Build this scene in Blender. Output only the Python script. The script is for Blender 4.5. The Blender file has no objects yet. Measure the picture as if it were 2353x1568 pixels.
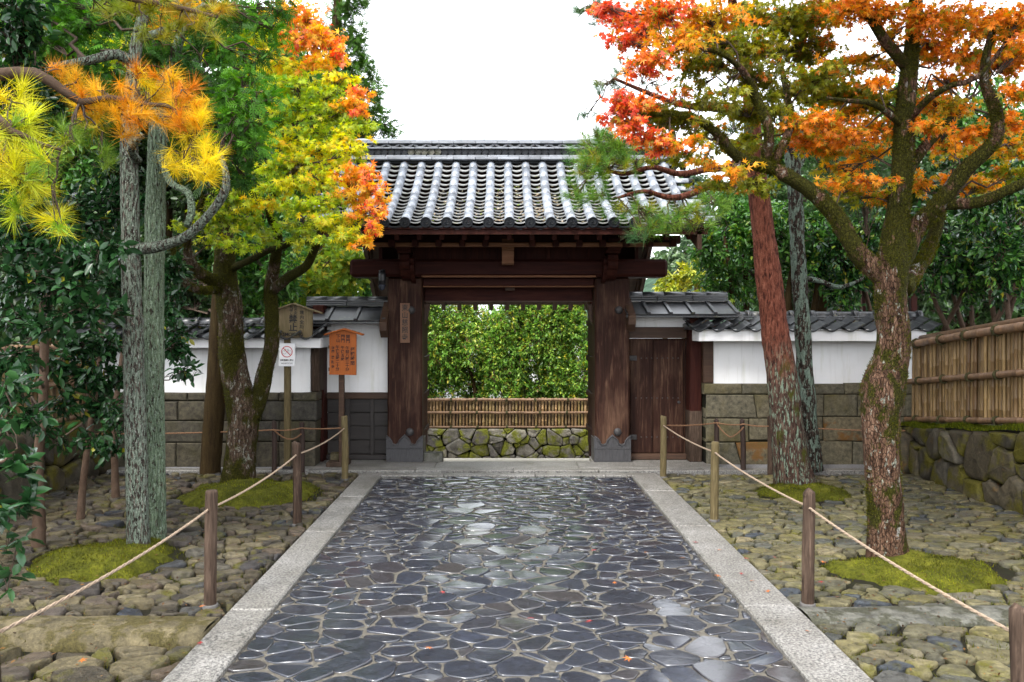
import bpy, bmesh, math, random
import numpy as np
from mathutils import Vector, Matrix, noise

scene = bpy.context.scene
COL = scene.collection
R = math.radians

# ------------------------------------------------------------------ camera
CAM_H = 1.6
FPX = 1830.0            # focal length in pixels of a 2353 px wide picture
VPX, VPY = 1154.0, 749.0
cam_data = bpy.data.cameras.new("camera")
cam = bpy.data.objects.new("camera", cam_data)
COL.objects.link(cam)
cam.location = (0, 0, CAM_H)
cam.rotation_euler = (R(90), 0, 0)
cam_data.sensor_width = 36.0
cam_data.lens = 36.0 * FPX / 2353.0
cam_data.shift_x = (1176.5 - VPX) / 2353.0
cam_data.shift_y = (VPY - 784.0) / 2353.0
cam_data.clip_start = 0.05
cam_data.clip_end = 1500
scene.camera = cam

# ------------------------------------------------------------------ light: bright overcast
SUN_EL, SUN_AZ = 52.0, 212.0     # azimuth clockwise from +Y: light comes from behind, left of the camera
world = bpy.data.worlds.new("World")
scene.world = world
world.use_nodes = True
wn, wl = world.node_tree.nodes, world.node_tree.links
wn.clear()
sky = wn.new("ShaderNodeTexSky"); sky.sky_type = 'NISHITA'; sky.sun_disc = False
sky.sun_elevation = R(SUN_EL); sky.sun_rotation = R(SUN_AZ)
sky.air_density = 1.0; sky.dust_density = 4.0; sky.ozone_density = 1.0
hs = wn.new("ShaderNodeHueSaturation"); hs.inputs["Saturation"].default_value = 0.22
mixc = wn.new("ShaderNodeMix"); mixc.data_type = 'RGBA'
mixc.inputs[0].default_value = 0.6
mixc.inputs[7].default_value = (9.6, 10.0, 10.6, 1)      # even cloud layer
bg = wn.new("ShaderNodeBackground"); bg.inputs["Strength"].default_value = 0.15
wo = wn.new("ShaderNodeOutputWorld")
wl.new(sky.outputs[0], hs.inputs["Color"]); wl.new(hs.outputs[0], mixc.inputs[6])
wl.new(mixc.outputs[2], bg.inputs["Color"]); wl.new(bg.outputs[0], wo.inputs["Surface"])
sun_data = bpy.data.lights.new("sun", 'SUN')
sun_data.energy = 1.5; sun_data.angle = R(14); sun_data.color = (1.0, 0.96, 0.9)
sun = bpy.data.objects.new("sun", sun_data); COL.objects.link(sun)
az, el = R(SUN_AZ), R(SUN_EL)
to_sun = Vector((math.sin(az) * math.cos(el), math.cos(az) * math.cos(el), math.sin(el)))
sun.rotation_euler = to_sun.to_track_quat('Z', 'Y').to_euler()
sun.location = (-6, -6, 12)
vs = scene.view_settings
vs.view_transform = 'Standard'; vs.look = 'None'; vs.gamma = 1.0; vs.use_curve_mapping = False
vs.exposure = 1.6
cy = scene.cycles
cy.max_bounces = 4; cy.diffuse_bounces = 1; cy.glossy_bounces = 2; cy.transmission_bounces = 2
cy.transparent_max_bounces = 4; cy.use_denoising = True
cy.sample_clamp_indirect = 6.0
cy.use_adaptive_sampling = True; cy.adaptive_threshold = .02

# ------------------------------------------------------------------ helpers
def P(px, py, Y):
    """where a point of the photograph stands when it is Y metres away"""
    return Vector(((px - VPX) / FPX * Y, Y, CAM_H - (py - VPY) / FPX * Y))

def XZ(px, py, Y):
    p = P(px, py, Y)
    return p.x, p.z

WL = {}
def wloc(o):
    return WL.get(o.name, Vector((0, 0, 0))) if o is not None else Vector((0, 0, 0))

def link(o, parent=None, loc=(0, 0, 0)):
    COL.objects.link(o)
    loc = Vector(loc)
    if parent is not None:
        o.parent = parent
    o.location = loc - wloc(parent)
    WL[o.name] = loc
    return o

def tag(o, label=None, cat=None, group=None, kind=None):
    if label: o["label"] = label
    if cat: o["category"] = cat
    if group: o["group"] = group
    if kind: o["kind"] = kind
    return o

def thing(name, loc, label, cat, group=None):
    o = bpy.data.objects.new(name, None)
    o.empty_display_size = 0.2
    link(o, None, loc)
    return tag(o, label, cat, group)

def structure(name, loc=(0, 0, 0)):
    o = bpy.data.objects.new(name, None)
    link(o, None, loc)
    o["kind"] = "structure"
    return o

def me_from(name, v, f, mat=None, smooth=False):
    m = bpy.data.meshes.new(name)
    m.from_pydata([tuple(p) for p in v], [], [tuple(q) for q in f])
    if mat is not None: m.materials.append(mat)
    if smooth: m.polygons.foreach_set("use_smooth", [True] * len(m.polygons))
    m.update()
    return m

def obj(name, v, f, mat, parent=None, smooth=False, loc=(0, 0, 0)):
    m = me_from(name, v, f, mat, smooth)
    o = bpy.data.objects.new(name, m)
    return link(o, parent, loc)

def inst(name, mesh, parent, loc, rot=(0, 0, 0), scale=(1, 1, 1)):
    o = bpy.data.objects.new(name, mesh)
    link(o, parent, loc)
    o.rotation_euler = rot
    o.scale = scale
    return o

class MB:
    def __init__(self): self.v = []; self.f = []
    def add(self, v, f):
        n = len(self.v)
        self.v.extend(v); self.f.extend(tuple(i + n for i in q) for q in f)
        return self
    def box(self, x0, x1, y0, y1, z0, z1, c=0.0):
        return self.add(*box_geo(x0, x1, y0, y1, z0, z1, c))
    def obj(self, name, mat, parent=None, smooth=False, loc=(0, 0, 0)):
        return obj(name, self.v, self.f, mat, parent, smooth, loc)

def box_geo(x0, x1, y0, y1, z0, z1, c=0.0):
    if x1 < x0: x0, x1 = x1, x0
    if y1 < y0: y0, y1 = y1, y0
    if z1 < z0: z0, z1 = z1, z0
    if c <= 0:
        v = [(x0, y0, z0), (x1, y0, z0), (x1, y1, z0), (x0, y1, z0), (x0, y0, z1), (x1, y0, z1), (x1, y1, z1), (x0, y1, z1)]
        return v, [(0, 3, 2, 1), (4, 5, 6, 7), (0, 1, 5, 4), (1, 2, 6, 5), (2, 3, 7, 6), (3, 0, 4, 7)]
    c = min(c, (x1 - x0) * .45, (y1 - y0) * .45, (z1 - z0) * .45)
    bm = bmesh.new()
    bmesh.ops.create_cube(bm, size=1)
    for q in bm.verts:
        q.co = ((x0 + x1) / 2 + q.co.x * (x1 - x0), (y0 + y1) / 2 + q.co.y * (y1 - y0), (z0 + z1) / 2 + q.co.z * (z1 - z0))
    bmesh.ops.bevel(bm, geom=bm.edges[:], offset=c, segments=1, affect='EDGES')
    bm.verts.index_update()
    v = [tuple(q.co) for q in bm.verts]; f = [tuple(w.index for w in q.verts) for q in bm.faces]
    bm.free()
    return v, f

def box(name, x0, x1, y0, y1, z0, z1, mat, parent=None, c=0.0):
    v, f = box_geo(x0, x1, y0, y1, z0, z1, c)
    return obj(name, v, f, mat, parent)

def oriented(v, origin, u, w, n):
    origin, u, w, n = Vector(origin), Vector(u), Vector(w), Vector(n)
    return [origin + u * p[0] + w * p[1] + n * p[2] for p in v]

def beam(name, a, b, wid, hei, mat, parent, c=0.008, up=(0, 0, 1)):
    """squared timber from a to b"""
    a, b = Vector(a), Vector(b)
    d = (b - a); L = d.length; d.normalize()
    s = d.cross(Vector(up)); s.normalize(); t = s.cross(d)
    v, f = box_geo(0, L, -wid / 2, wid / 2, -hei / 2, hei / 2, c)
    return obj(name, oriented(v, a, d, -s, t), f, mat, parent)

def catmull(pts, rad, step):
    pts = [Vector(p) for p in pts]
    out, ro = [], []
    n = len(pts)
    for i in range(n - 1):
        p0 = pts[max(i - 1, 0)]; p1 = pts[i]; p2 = pts[i + 1]; p3 = pts[min(i + 2, n - 1)]
        k = max(1, int((p2 - p1).length / step))
        for j in range(k):
            t = j / k
            q = 0.5 * ((2 * p1) + (-p0 + p2) * t + (2 * p0 - 5 * p1 + 4 * p2 - p3) * t * t + (-p0 + 3 * p1 - 3 * p2 + p3) * t ** 3)
            out.append(q); ro.append(rad[i] * (1 - t) + rad[i + 1] * t)
    out.append(pts[-1]); ro.append(rad[-1])
    return out, ro

def tube_geo(pts, rad, seg=8, step=0.1, rough=0.0, rscale=6.0, smooth_path=True, caps=True, seed=0.0):
    if smooth_path and len(pts) > 2:
        pts, rad = catmull(pts, rad, step)
    else:
        pts = [Vector(p) for p in pts]
    v, f = [], []
    d0 = (pts[1] - pts[0]).normalized()
    a = d0.cross(Vector((0.31, 0.87, 0.13)))
    if a.length < 1e-3: a = d0.cross(Vector((1, 0, 0)))
    a.normalize()
    n = len(pts)
    for i, p in enumerate(pts):
        d = (pts[min(i + 1, n - 1)] - pts[max(i - 1, 0)])
        if d.length < 1e-6: d = d0
        d = d.normalized()
        a = a - d * a.dot(d); a.normalize()
        b = d.cross(a)
        for k in range(seg):
            an = 2 * math.pi * k / seg
            e = a * math.cos(an) + b * math.sin(an)
            r = rad[i]
            if rough:
                q = p + e * r
                r *= 1 + rough * (noise.noise(Vector((q.x * rscale + seed, q.y * rscale, q.z * rscale * .55))) + .5 * noise.noise(q * (rscale * 3.1)))
            v.append(p + e * r)
    for i in range(n - 1):
        for k in range(seg):
            k2 = (k + 1) % seg
            f.append((i * seg + k, i * seg + k2, (i + 1) * seg + k2, (i + 1) * seg + k))
    if caps:
        f.append(tuple(range(seg))[::-1]); f.append(tuple((n - 1) * seg + k for k in range(seg)))
    return v, f

# ------------------------------------------------------------------ materials
class NT:
    def __init__(self, name):
        self.m = bpy.data.materials.new(name); self.m.use_nodes = True
        self.t = self.m.node_tree; self.n = self.t.nodes; self.l = self.t.links
        self.b = self.n["Principled BSDF"]; self.out = self.n["Material Output"]
    def new(self, k, **kw):
        o = self.n.new(k)
        for a, b in kw.items(): setattr(o, a, b)
        return o
    def link(self, a, b): self.l.new(a, b)
    def coords(self, stretch=(1, 1, 1), rnd=True):
        tc = self.new("ShaderNodeTexCoord")
        mp = self.new("ShaderNodeMapping"); mp.inputs["Scale"].default_value = stretch
        self.link(tc.outputs["Object"], mp.inputs["Vector"])
        if rnd:
            oi = self.new("ShaderNodeObjectInfo")
            mu = self.new("ShaderNodeMath", operation='MULTIPLY'); mu.inputs[1].default_value = 37.0
            self.link(oi.outputs["Random"], mu.inputs[0])
            cb = self.new("ShaderNodeCombineXYZ")
            for k in range(3): self.link(mu.outputs[0], cb.inputs[k])
            self.link(cb.outputs[0], mp.inputs["Location"])
        return mp.outputs[0]
    def noise(self, vec, scale, detail=4, rough=.6, dist=0):
        t = self.new("ShaderNodeTexNoise"); t.inputs["Scale"].default_value = scale
        t.inputs["Detail"].default_value = detail; t.inputs["Roughness"].default_value = rough
        t.inputs["Distortion"].default_value = dist
        self.link(vec, t.inputs["Vector"]); return t.outputs["Fac"]
    def ramp(self, fac, stops):
        r = self.new("ShaderNodeValToRGB"); e = r.color_ramp.elements
        while len(e) > 1: e.remove(e[-1])
        e[0].position = stops[0][0]; e[0].color = (*stops[0][1], 1)
        for p, c in stops[1:]:
            q = e.new(p); q.color = (*c, 1)
        self.link(fac, r.inputs[0]); return r.outputs[0]
    def mix(self, fac, a, b, mode='MIX'):
        m = self.new("ShaderNodeMix", data_type='RGBA', blend_type=mode)
        if isinstance(fac, (int, float)): m.inputs[0].default_value = fac
        else: self.link(fac, m.inputs[0])
        for s, k in ((a, 6), (b, 7)):
            if isinstance(s, tuple): m.inputs[k].default_value = (*s, 1)
            else: self.link(s, m.inputs[k])
        return m.outputs[2]
    def step(self, fac, lo, hi):
        m = self.new("ShaderNodeMapRange"); m.inputs[1].default_value = lo; m.inputs[2].default_value = hi
        self.link(fac, m.inputs[0]); return m.outputs[0]
    def math(self, op, a, b):
        m = self.new("ShaderNodeMath", operation=op)
        for s, k in ((a, 0), (b, 1)):
            if isinstance(s, (int, float)): m.inputs[k].default_value = s
            else: self.link(s, m.inputs[k])
        return m.outputs[0]
    def rand(self):
        oi = self.new("ShaderNodeObjectInfo"); ge = self.new("ShaderNodeNewGeometry")
        a = self.math('ADD', oi.outputs["Random"], ge.outputs["Random Per Island"])
        return self.math('FRACT', a, 0.0)
    def bump(self, h, strength, dist=.02):
        b = self.new("ShaderNodeBump"); b.inputs["Strength"].default_value = strength; b.inputs["Distance"].default_value = dist
        self.link(h, b.inputs["Height"]); self.link(b.outputs[0], self.b.inputs["Normal"])
    def up(self):
        ge = self.new("ShaderNodeNewGeometry"); sp = self.new("ShaderNodeSeparateXYZ")
        self.link(ge.outputs["Normal"], sp.inputs[0]); return sp.outputs[2]
    def set(self, color=None, rough=None, spec=None, metal=None):
        if color is not None:
            if isinstance(color, tuple): self.b.inputs["Base Color"].default_value = (*color, 1)
            else: self.link(color, self.b.inputs["Base Color"])
        if rough is not None:
            if isinstance(rough, (int, float)): self.b.inputs["Roughness"].default_value = rough
            else: self.link(rough, self.b.inputs["Roughness"])
        if spec is not None: self.b.inputs["Specular IOR Level"].default_value = spec
        if metal is not None: self.b.inputs["Metallic"].default_value = metal
        return self.m

def plain(name, color, rough=.6, scale=14, var=.25, stretch=(1, 1, 1), bump=.2, spec=.4, metal=0, bdist=.01):
    t = NT(name); v = t.coords(stretch)
    n = t.noise(v, scale, 5)
    lo = tuple(c * (1 - var) for c in color); hi = tuple(min(1, c * (1 + var)) for c in color)
    c = t.ramp(n, [(.3, lo), (.7, hi)])
    r = t.rand(); c = t.mix(r, c, tuple(x * .82 for x in color)) if False else c
    t.bump(n, bump, bdist)
    return t.set(c, rough, spec, metal)

def wood_mat(name, dark, mid, light, stretch=(9, 9, .7), rough=.6, wear=(.55, .8), spec=.35, scale=3.0):
    t = NT(name); v = t.coords(stretch)
    n = t.noise(v, scale, 6, .65, .6)
    v2 = t.coords((1.6, 1.6, .8)); n2 = t.noise(v2, 1.6, 4, .6)
    c = t.ramp(n, [(.25, dark), (.55, mid), (.8, light)])
    w = t.step(n2, wear[0], wear[1])
    c2 = t.ramp(n, [(.3, mid), (.7, light)])
    c = t.mix(w, c, c2)
    rr = t.rand(); c = t.mix(t.math('MULTIPLY', rr, .3), c, dark)
    t.bump(n, .35, .008)
    return t.set(c, rough, spec)

def stone_mat(name, stops, rough=(.5, .8), scale=9, moss=None, moss_rng=(.5, .62), moss_scale=2.2, spec=.25, bump=.5, patch=None, bd=.012):
    """stops: colours picked by a number of each stone's own; noise mottles on top; moss where it has grown"""
    t = NT(name); v = t.coords((1, 1, 1))
    n = t.noise(v, scale, 6, .65); fine = t.noise(v, scale * 6, 4, .7)
    c = t.ramp(t.rand(), stops)
    dk = t.ramp(n, [(.3, (.36, .36, .36)), (.5, (.95, .95, .95)), (.7, (1.5, 1.5, 1.5))])
    c = t.mix(1.0, c, dk, 'MULTIPLY')
    sp = t.ramp(fine, [(.35, (.75, .75, .75)), (.68, (1.3, 1.3, 1.28))])
    c = t.mix(.8, c, sp, 'MULTIPLY')
    if patch:
        pn = t.noise(t.coords((1, 1, 1)), patch[1], 5, .7)
        c = t.mix(t.step(pn, patch[2], patch[2] + .08), c, patch[0])
    if moss:
        mn = t.noise(t.coords((1, 1, 1), rnd=True), moss_scale, 5, .65)
        mf = t.step(mn, *moss_rng)
        mcol = t.ramp(fine, [(.3, tuple(x * .5 for x in moss)), (.7, tuple(x * 1.5 for x in moss))])
        c = t.mix(mf, c, mcol)
    h = t.math('ADD', n, t.math('MULTIPLY', fine, .4))
    t.bump(h, bump, bd)
    rg = t.step(n, .3, .7)
    rr = t.new("ShaderNodeMapRange"); rr.inputs[3].default_value = rough[0]; rr.inputs[4].default_value = rough[1]
    t.link(rg, rr.inputs[0])
    return t.set(c, rr.outputs[0], spec)

def leaf_mat(name, rough=.5, trans=.35, spec=.4, tint=1.25):
    t = NT(name)
    a = t.new("ShaderNodeAttribute", attribute_name="col")
    t.set(a.outputs["Color"], rough, spec)
    tr = t.new("ShaderNodeBsdfTranslucent")
    hsn = t.new("ShaderNodeHueSaturation"); hsn.inputs["Value"].default_value = tint; hsn.inputs["Saturation"].default_value = 1.1
    t.link(a.outputs["Color"], hsn.inputs["Color"]); t.link(hsn.outputs[0], tr.inputs["Color"])
    ms = t.new("ShaderNodeMixShader"); ms.inputs[0].default_value = trans
    t.link(t.b.outputs[0], ms.inputs[1]); t.link(tr.outputs[0], ms.inputs[2]); t.link(ms.outputs[0], t.out.inputs["Surface"])
    return t.m

def bark_mat(name, stops, moss=None, moss_rng=(.5, .6), moss_scale=1.6, lichen=None, lichen_rng=(.6, .66), stretch=(8, 8, 2), rough=.85, bump=.8, bd=.02, scale=3.0, lscale=7, lstretch=(1, 1, .6)):
    t = NT(name); v = t.coords(stretch, rnd=False)
    n = t.noise(v, scale, 7, .65, .4)
    fine = t.noise(t.coords((1, 1, 1), False), 60, 4, .7)
    c = t.ramp(n, stops)
    if lichen:
        ln = t.noise(t.coords(lstretch, False), lscale, 5, .65, .3)
        c = t.mix(t.step(ln, *lichen_rng), c, lichen)
    if moss:
        mn = t.noise(t.coords((1, 1, .7), False), moss_scale, 5, .65)
        mc = t.ramp(fine, [(.3, tuple(x * .45 for x in moss)), (.7, tuple(x * 1.5 for x in moss))])
        c = t.mix(t.step(mn, *moss_rng), c, mc)
    sp = t.ramp(fine, [(.3, (.75, .75, .75)), (.7, (1.25, 1.25, 1.25))]); c = t.mix(.8, c, sp, 'MULTIPLY')
    t.bump(t.math('ADD', n, t.math('MULTIPLY', fine, .35)), bump, bd)
    return t.set(c, rough, .12)

M = {}
M['mortar'] = plain('sand_mortar', (.085, .077, .062), .75, 40, .5, bump=.6)
M['path_stone'] = stone_mat('wet_slate', [(0, (0.0068, 0.009, 0.017)), (.2, (0.0136, 0.01755, 0.031)), (.4, (0.005525, 0.0072, 0.014)), (.55, (0.0204, 0.0243, 0.038)), (.7, (0.0102, 0.01305, 0.024)), (.82, (0.0289, 0.0243, 0.024)), (.92, (0.017, 0.0153, 0.022)), (1, (0.017, 0.0225, 0.04))], (.3, .6), 24, spec=.5, bump=.8)
_b = M['path_stone'].node_tree.nodes['Principled BSDF']      # a film of rain water
_b.inputs['Coat Weight'].default_value = 1.0; _b.inputs['Coat Roughness'].default_value = .14; _b.inputs['Coat IOR'].default_value = 1.65
M['granite'] = stone_mat('granite', [(0, (.36, .355, .34)), (1, (.42, .41, .40))], (.45, .7), 5, spec=.4, bump=.25)
def granite():
    t = NT('speckled_granite'); v = t.coords()
    f = t.noise(v, 75, 3, .85); b = t.noise(v, 3.0, 5, .6)
    c = t.ramp(f, [(.36, (.034, .034, .037)), (.47, (.155, .151, .144)), (.60, (.31, .302, .29))])
    d = t.ramp(b, [(.3, (.62, .60, .55)), (.7, (1.08, 1.07, 1.05))])
    c = t.mix(1.0, c, d, 'MULTIPLY'); t.bump(f, .3, .004)
    return t.set(c, .5, .4)
M['granite'] = granite()
M['cobble_l'] = stone_mat('brown_cobble', [(0, (.070, .055, .028)), (.18, (.028, .023, .017)), (.34, (.105, .086, .046)), (.5, (.042, .036, .030)), (.64, (.082, .060, .040)), (.78, (.020, .024, .032)), (.9, (.125, .105, .062)), (1, (.034, .028, .024))], (.3, .7), 24, moss=(.072, .066, .007), moss_scale=5, moss_rng=(.53, .68), spec=.35, bump=.9, bd=.02)
M['cobble_r'] = stone_mat('olive_cobble', [(0, (.090, .080, .034)), (.16, (.130, .112, .050)), (.3, (.045, .044, .034)), (.45, (.160, .140, .070)), (.58, (.064, .066, .056)), (.7, (.105, .092, .036)), (.82, (.034, .041, .052)), (.92, (.185, .155, .085)), (1, (.055, .050, .034))], (.3, .7), 24, moss=(.092, .085, .008), moss_scale=5, moss_rng=(.53, .70), spec=.35, bump=.9, bd=.02)
M['soil'] = stone_mat('mossy_soil', [(0, (0.0063, 0.00448, 0.0028)), (1, (0.007, 0.00504, 0.00308))], (.8, .95), 5, moss=(0.0098, 0.0105, 0.00168), moss_rng=(.42, .62), moss_scale=3, spec=.2)
M['forest_soil'] = plain('forest_soil', (.04, .035, .02), .95, 4, .4)
def moss_m():
    t = NT('moss'); v = t.coords((1, 1, 1), False)
    n = t.noise(v, 5, 6, .65); f = t.noise(v, 55, 4, .7)
    c = t.ramp(n, [(.3, (.025, .028, .003)), (.5, (.065, .07, .005)), (.7, (.125, .125, .011))])
    d = t.ramp(f, [(.3, (.45, .45, .45)), (.7, (1.4, 1.4, 1.4))]); c = t.mix(.9, c, d, 'MULTIPLY')
    t.bump(f, .9, .02); return t.set(c, .95, .15)
M['moss'] = moss_m()
M['hill_wood'] = plain('wooded_hill', (.032, .058, .036), .95, .35, .6, bump=1.0, bdist=.6, spec=.05)
M['moss_fuzz'] = leaf_mat('moss_fuzz', .9, .4, .1)
M['sand'] = plain('pale_raked_sand', (.62, .57, .48), .9, 60, .12, bump=.2)
M['gravel'] = plain('pale_gravel', (.21, .21, .22), .8, 90, .5, bump=.8)
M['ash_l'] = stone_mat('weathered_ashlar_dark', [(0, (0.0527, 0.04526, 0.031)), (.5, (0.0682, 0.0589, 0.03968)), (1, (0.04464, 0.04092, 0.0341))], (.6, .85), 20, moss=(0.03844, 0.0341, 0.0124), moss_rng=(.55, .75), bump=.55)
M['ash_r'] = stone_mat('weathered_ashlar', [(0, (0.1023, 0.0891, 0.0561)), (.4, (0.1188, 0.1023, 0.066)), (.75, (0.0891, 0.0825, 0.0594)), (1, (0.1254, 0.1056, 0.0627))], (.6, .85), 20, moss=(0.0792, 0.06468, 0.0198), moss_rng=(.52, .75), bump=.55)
M['ash_rust'] = stone_mat('rusty_ashlar', [(0, (.11, .09, .055)), (1, (.12, .10, .06))], (.6, .85), 20, moss=(.08, .065, .02), moss_rng=(.56, .7), bump=.55, patch=((.15, .066, .016), 2.2, .50))
M['bank'] = stone_mat('mossy_bank_stone', [(0, (0.0527, 0.04216, 0.02604)), (.4, (0.0744, 0.06076, 0.03844)), (.7, (0.0341, 0.02976, 0.02232)), (1, (0.093, 0.0806, 0.0589))], (.6, .9), 9, moss=(0.0713, 0.062, 0.0062), moss_rng=(.49, .58), moss_scale=2.6, bump=.8, patch=((0.1364, 0.0744, 0.0186), 3.2, .62))
M['rear_stone'] = stone_mat('pale_and_dark_fieldstone', [(0, (0.0825, 0.07125, 0.06375)), (.25, (0.21, 0.195, 0.1575)), (.5, (0.105, 0.09375, 0.0825)), (.75, (0.27, 0.2475, 0.195)), (1, (0.1275, 0.1125, 0.0975))], (.6, .9), 8, moss=(0.1425, 0.15, 0.015), moss_rng=(.47, .56), moss_scale=3.2, bump=.8)
M['slab_l'] = stone_mat('lichen_slab', [(0, (0.114, 0.093, 0.051)), (1, (0.102, 0.087, 0.051))], (.6, .85), 11, moss=(0.06, 0.0492, 0.015), moss_rng=(.48, .56), moss_scale=7, bump=.9, bd=.03)
M['slab_r'] = stone_mat('grey_slab', [(0, (.105, .102, .085)), (1, (.095, .095, .082))], (.5, .8), 12, moss=(.045, .045, .03), moss_rng=(.49, .56), moss_scale=8, bump=.7, bd=.02)
M['gate_wood'] = wood_mat('dark_gate_timber', (.014, .0034, .003), (.036, .0095, .0065), (.065, .021, .011), rough=.6, wear=(.56, .8), spec=.1)
M['gate_wood_x'] = wood_mat('dark_gate_beam', (.014, .003, .003), (.036, .009, .006), (.062, .019, .010), stretch=(.7, 9, 9), rough=.6, wear=(.6, .9), spec=.1)
M['pillar_wood'] = wood_mat('weathered_pillar_timber', (.010, .0038, .0026), (.030, .0115, .0072), (.14, .080, .050), rough=.6, wear=(.47, .76), scale=3.6, spec=.12)
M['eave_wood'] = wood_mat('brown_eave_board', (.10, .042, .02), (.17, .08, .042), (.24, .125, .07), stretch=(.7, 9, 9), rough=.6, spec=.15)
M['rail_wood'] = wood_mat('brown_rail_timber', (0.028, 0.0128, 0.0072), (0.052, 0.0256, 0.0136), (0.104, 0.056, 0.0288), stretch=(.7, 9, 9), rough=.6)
M['grey_wood'] = wood_mat('grey_boarding', (0.0168, 0.0138, 0.0126), (0.027, 0.0222, 0.0204), (0.045, 0.0378, 0.0336), stretch=(.8, 8, 8), rough=.6)
M['post_wood'] = wood_mat('weathered_post_timber', (.012, .0075, .0055), (.04, .025, .017), (.16, .11, .08), stretch=(28, 28, 2.2), rough=.8, wear=(.42, .7), spec=.15)
M['post_wood_y'] = wood_mat('mossy_post_timber', (0.0396, 0.02772, 0.00924), (0.1056, 0.0792, 0.033), (0.1782, 0.1452, 0.0759), stretch=(28, 28, 2.2), rough=.8)
M['post_dark'] = wood_mat('dark_round_post', (0.018, 0.0096, 0.0072), (0.033, 0.018, 0.0132), (0.054, 0.033, 0.024), rough=.7)
M['sign_wood'] = wood_mat('mossy_sign_board', (0.072, 0.05904, 0.02016), (0.1332, 0.1008, 0.0504), (0.2232, 0.162, 0.1044), stretch=(16, 16, 1.2), rough=.75, wear=(.4, .6))
M['orange_wood'] = wood_mat('orange_sign_board', (.26, .062, .009), (.34, .088, .012), (.40, .115, .018), stretch=(12, 12, .5), rough=.6)
M['plate_wood'] = wood_mat('pale_name_plate', (0.126, 0.0616, 0.035), (0.1645, 0.084, 0.049), (0.203, 0.119, 0.077), stretch=(14, 14, .6), rough=.7)
M['plaster'] = None
def plaster():
    t = NT('white_plaster'); v = t.coords((1, 1, 1), False)
    n = t.noise(v, 2.2, 6, .6); f = t.noise(v, 90, 3, .7); st = t.noise(t.coords((6, 1, .7), False), 1.6, 4, .6)
    c = t.ramp(n, [(.3, (.74, .735, .73)), (.7, (.84, .84, .85))])
    c = t.mix(t.math('MULTIPLY', t.step(st, .56, .78), .6), c, (.50, .50, .36))
    gr = t.noise(t.coords((9, 1, .5), False), 2.4, 5, .65); c = t.mix(t.math('MULTIPLY', t.step(gr, .55, .85), .45), c, (.40, .39, .37))
    t.bump(f, .12, .003); return t.set(c, .85, .2)
M['plaster'] = plaster()
def tile_m(name, base, spec, rough, moss):
    t = NT(name); v = t.coords()
    n = t.noise(v, 9, 5, .6); f = t.noise(v, 50, 4, .7)
    c = t.mix(t.rand(), tuple(x * .8 for x in base), tuple(x * 1.3 for x in base))
    c = t.mix(1.0, c, t.ramp(n, [(.3, (.7, .7, .7)), (.7, (1.25, 1.25, 1.25))]), 'MULTIPLY')
    if moss: c = t.mix(t.step(n, *moss[1]), c, moss[0])
    t.bump(f, .15, .004); return t.set(c, rough, spec)
M['tile'] = tile_m('silver_grey_roof_tile', (0.2103, 0.2325, 0.2712), .8, .3, ((0.2214, 0.2269, 0.1827), (.66, .74)))
M['tile_pan'] = tile_m('pan_roof_tile', (0.2533, 0.2588, 0.2588), .6, .4, ((0.2203, 0.2203, 0.1322), (.60, .72)))
M['tile_dark'] = tile_m('dark_end_tile', (.010, .012, .016), .25, .5, None)
M['tile_ridge'] = tile_m('ridge_tile', (0.21, 0.224, 0.252), .6, .35, None)
M['tile_wall'] = tile_m('wall_roof_tile', (0.035, 0.0371, 0.0406), .6, .33, ((0.119, 0.119, 0.07), (.62, .75)))
M['lead'] = plain('dull_grey_metal', (0.04744, 0.0462, 0.04868), .5, 12, .3, (6, 6, 1), .3, .4, .3)
M['iron'] = plain('dark_iron', (.03, .027, .027), .55, 30, .3, bump=.2)
M['lens'] = plain('black_plastic', (.012, .012, .014), .3, 30, .1, bump=.0)
M['dome'] = plain('grey_glossy_dome', (.03, .035, .05), .08, 30, .1, bump=.0)
def bamboo(name, cols, rough=.5):
    t = NT(name); v = t.coords((10, 10, 1.6)); n = t.noise(v, 2.2, 5, .65)
    c = t.ramp(t.rand(), cols)
    c = t.mix(1.0, c, t.ramp(n, [(.28, (.40, .36, .30)), (.5, (.95, .95, .95)), (.75, (1.25, 1.22, 1.15))]), 'MULTIPLY')
    return t.set(c, rough, .45)
M['bamboo'] = bamboo('aged_bamboo', [(0, (0.1042, 0.05729, 0.02)), (.25, (0.2344, 0.1451, 0.05625)), (.45, (0.2864, 0.1872, 0.08122)), (.6, (0.1302, 0.07028, 0.02625)), (.8, (0.3125, 0.1986, 0.08122)), (1, (0.07378, 0.04201, 0.01875))])
M['bamboo_rear'] = bamboo('golden_bamboo', [(0, (0.2592, 0.1584, 0.0648)), (.3, (0.144, 0.0864, 0.036)), (.5, (0.3168, 0.1944, 0.0864)), (.75, (0.216, 0.1512, 0.0504)), (1, (0.108, 0.0612, 0.0288))])
M['bamboo_rail'] = bamboo('bamboo_rail', [(0, (0.171, 0.09877, 0.05344)), (1, (0.1995, 0.1148, 0.06187))])
M['tie'] = plain('dark_fibre_tie', (.05, .045, .015), .9, 40, .4)
M['rope'] = plain('hemp_rope', (.30, .225, .16), .85, 90, .3, bump=.6)
M['rope_dark'] = plain('brown_rope', (.20, .105, .055), .85, 90, .3, bump=.6)
M['white_paint'] = plain('white_sign', (.78, .78, .80), .4, 20, .03, bump=0)
M['black_ink'] = plain('black_ink', (.012, .011, .012), .6, 20, .1, bump=0)
M['brown_ink'] = plain('brown_ink', (.045, .012, .006), .6, 20, .1, bump=0)
M['red_paint'] = plain('red_ring', (.5, .012, .02), .5, 20, .05, bump=0)
M['dark_void'] = plain('black_water', (.012, .013, .014), .1, 4, .1, bump=.05)
M['cement'] = plain('cement_collar', (.085, .08, .075), .8, 30, .3)
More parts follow.
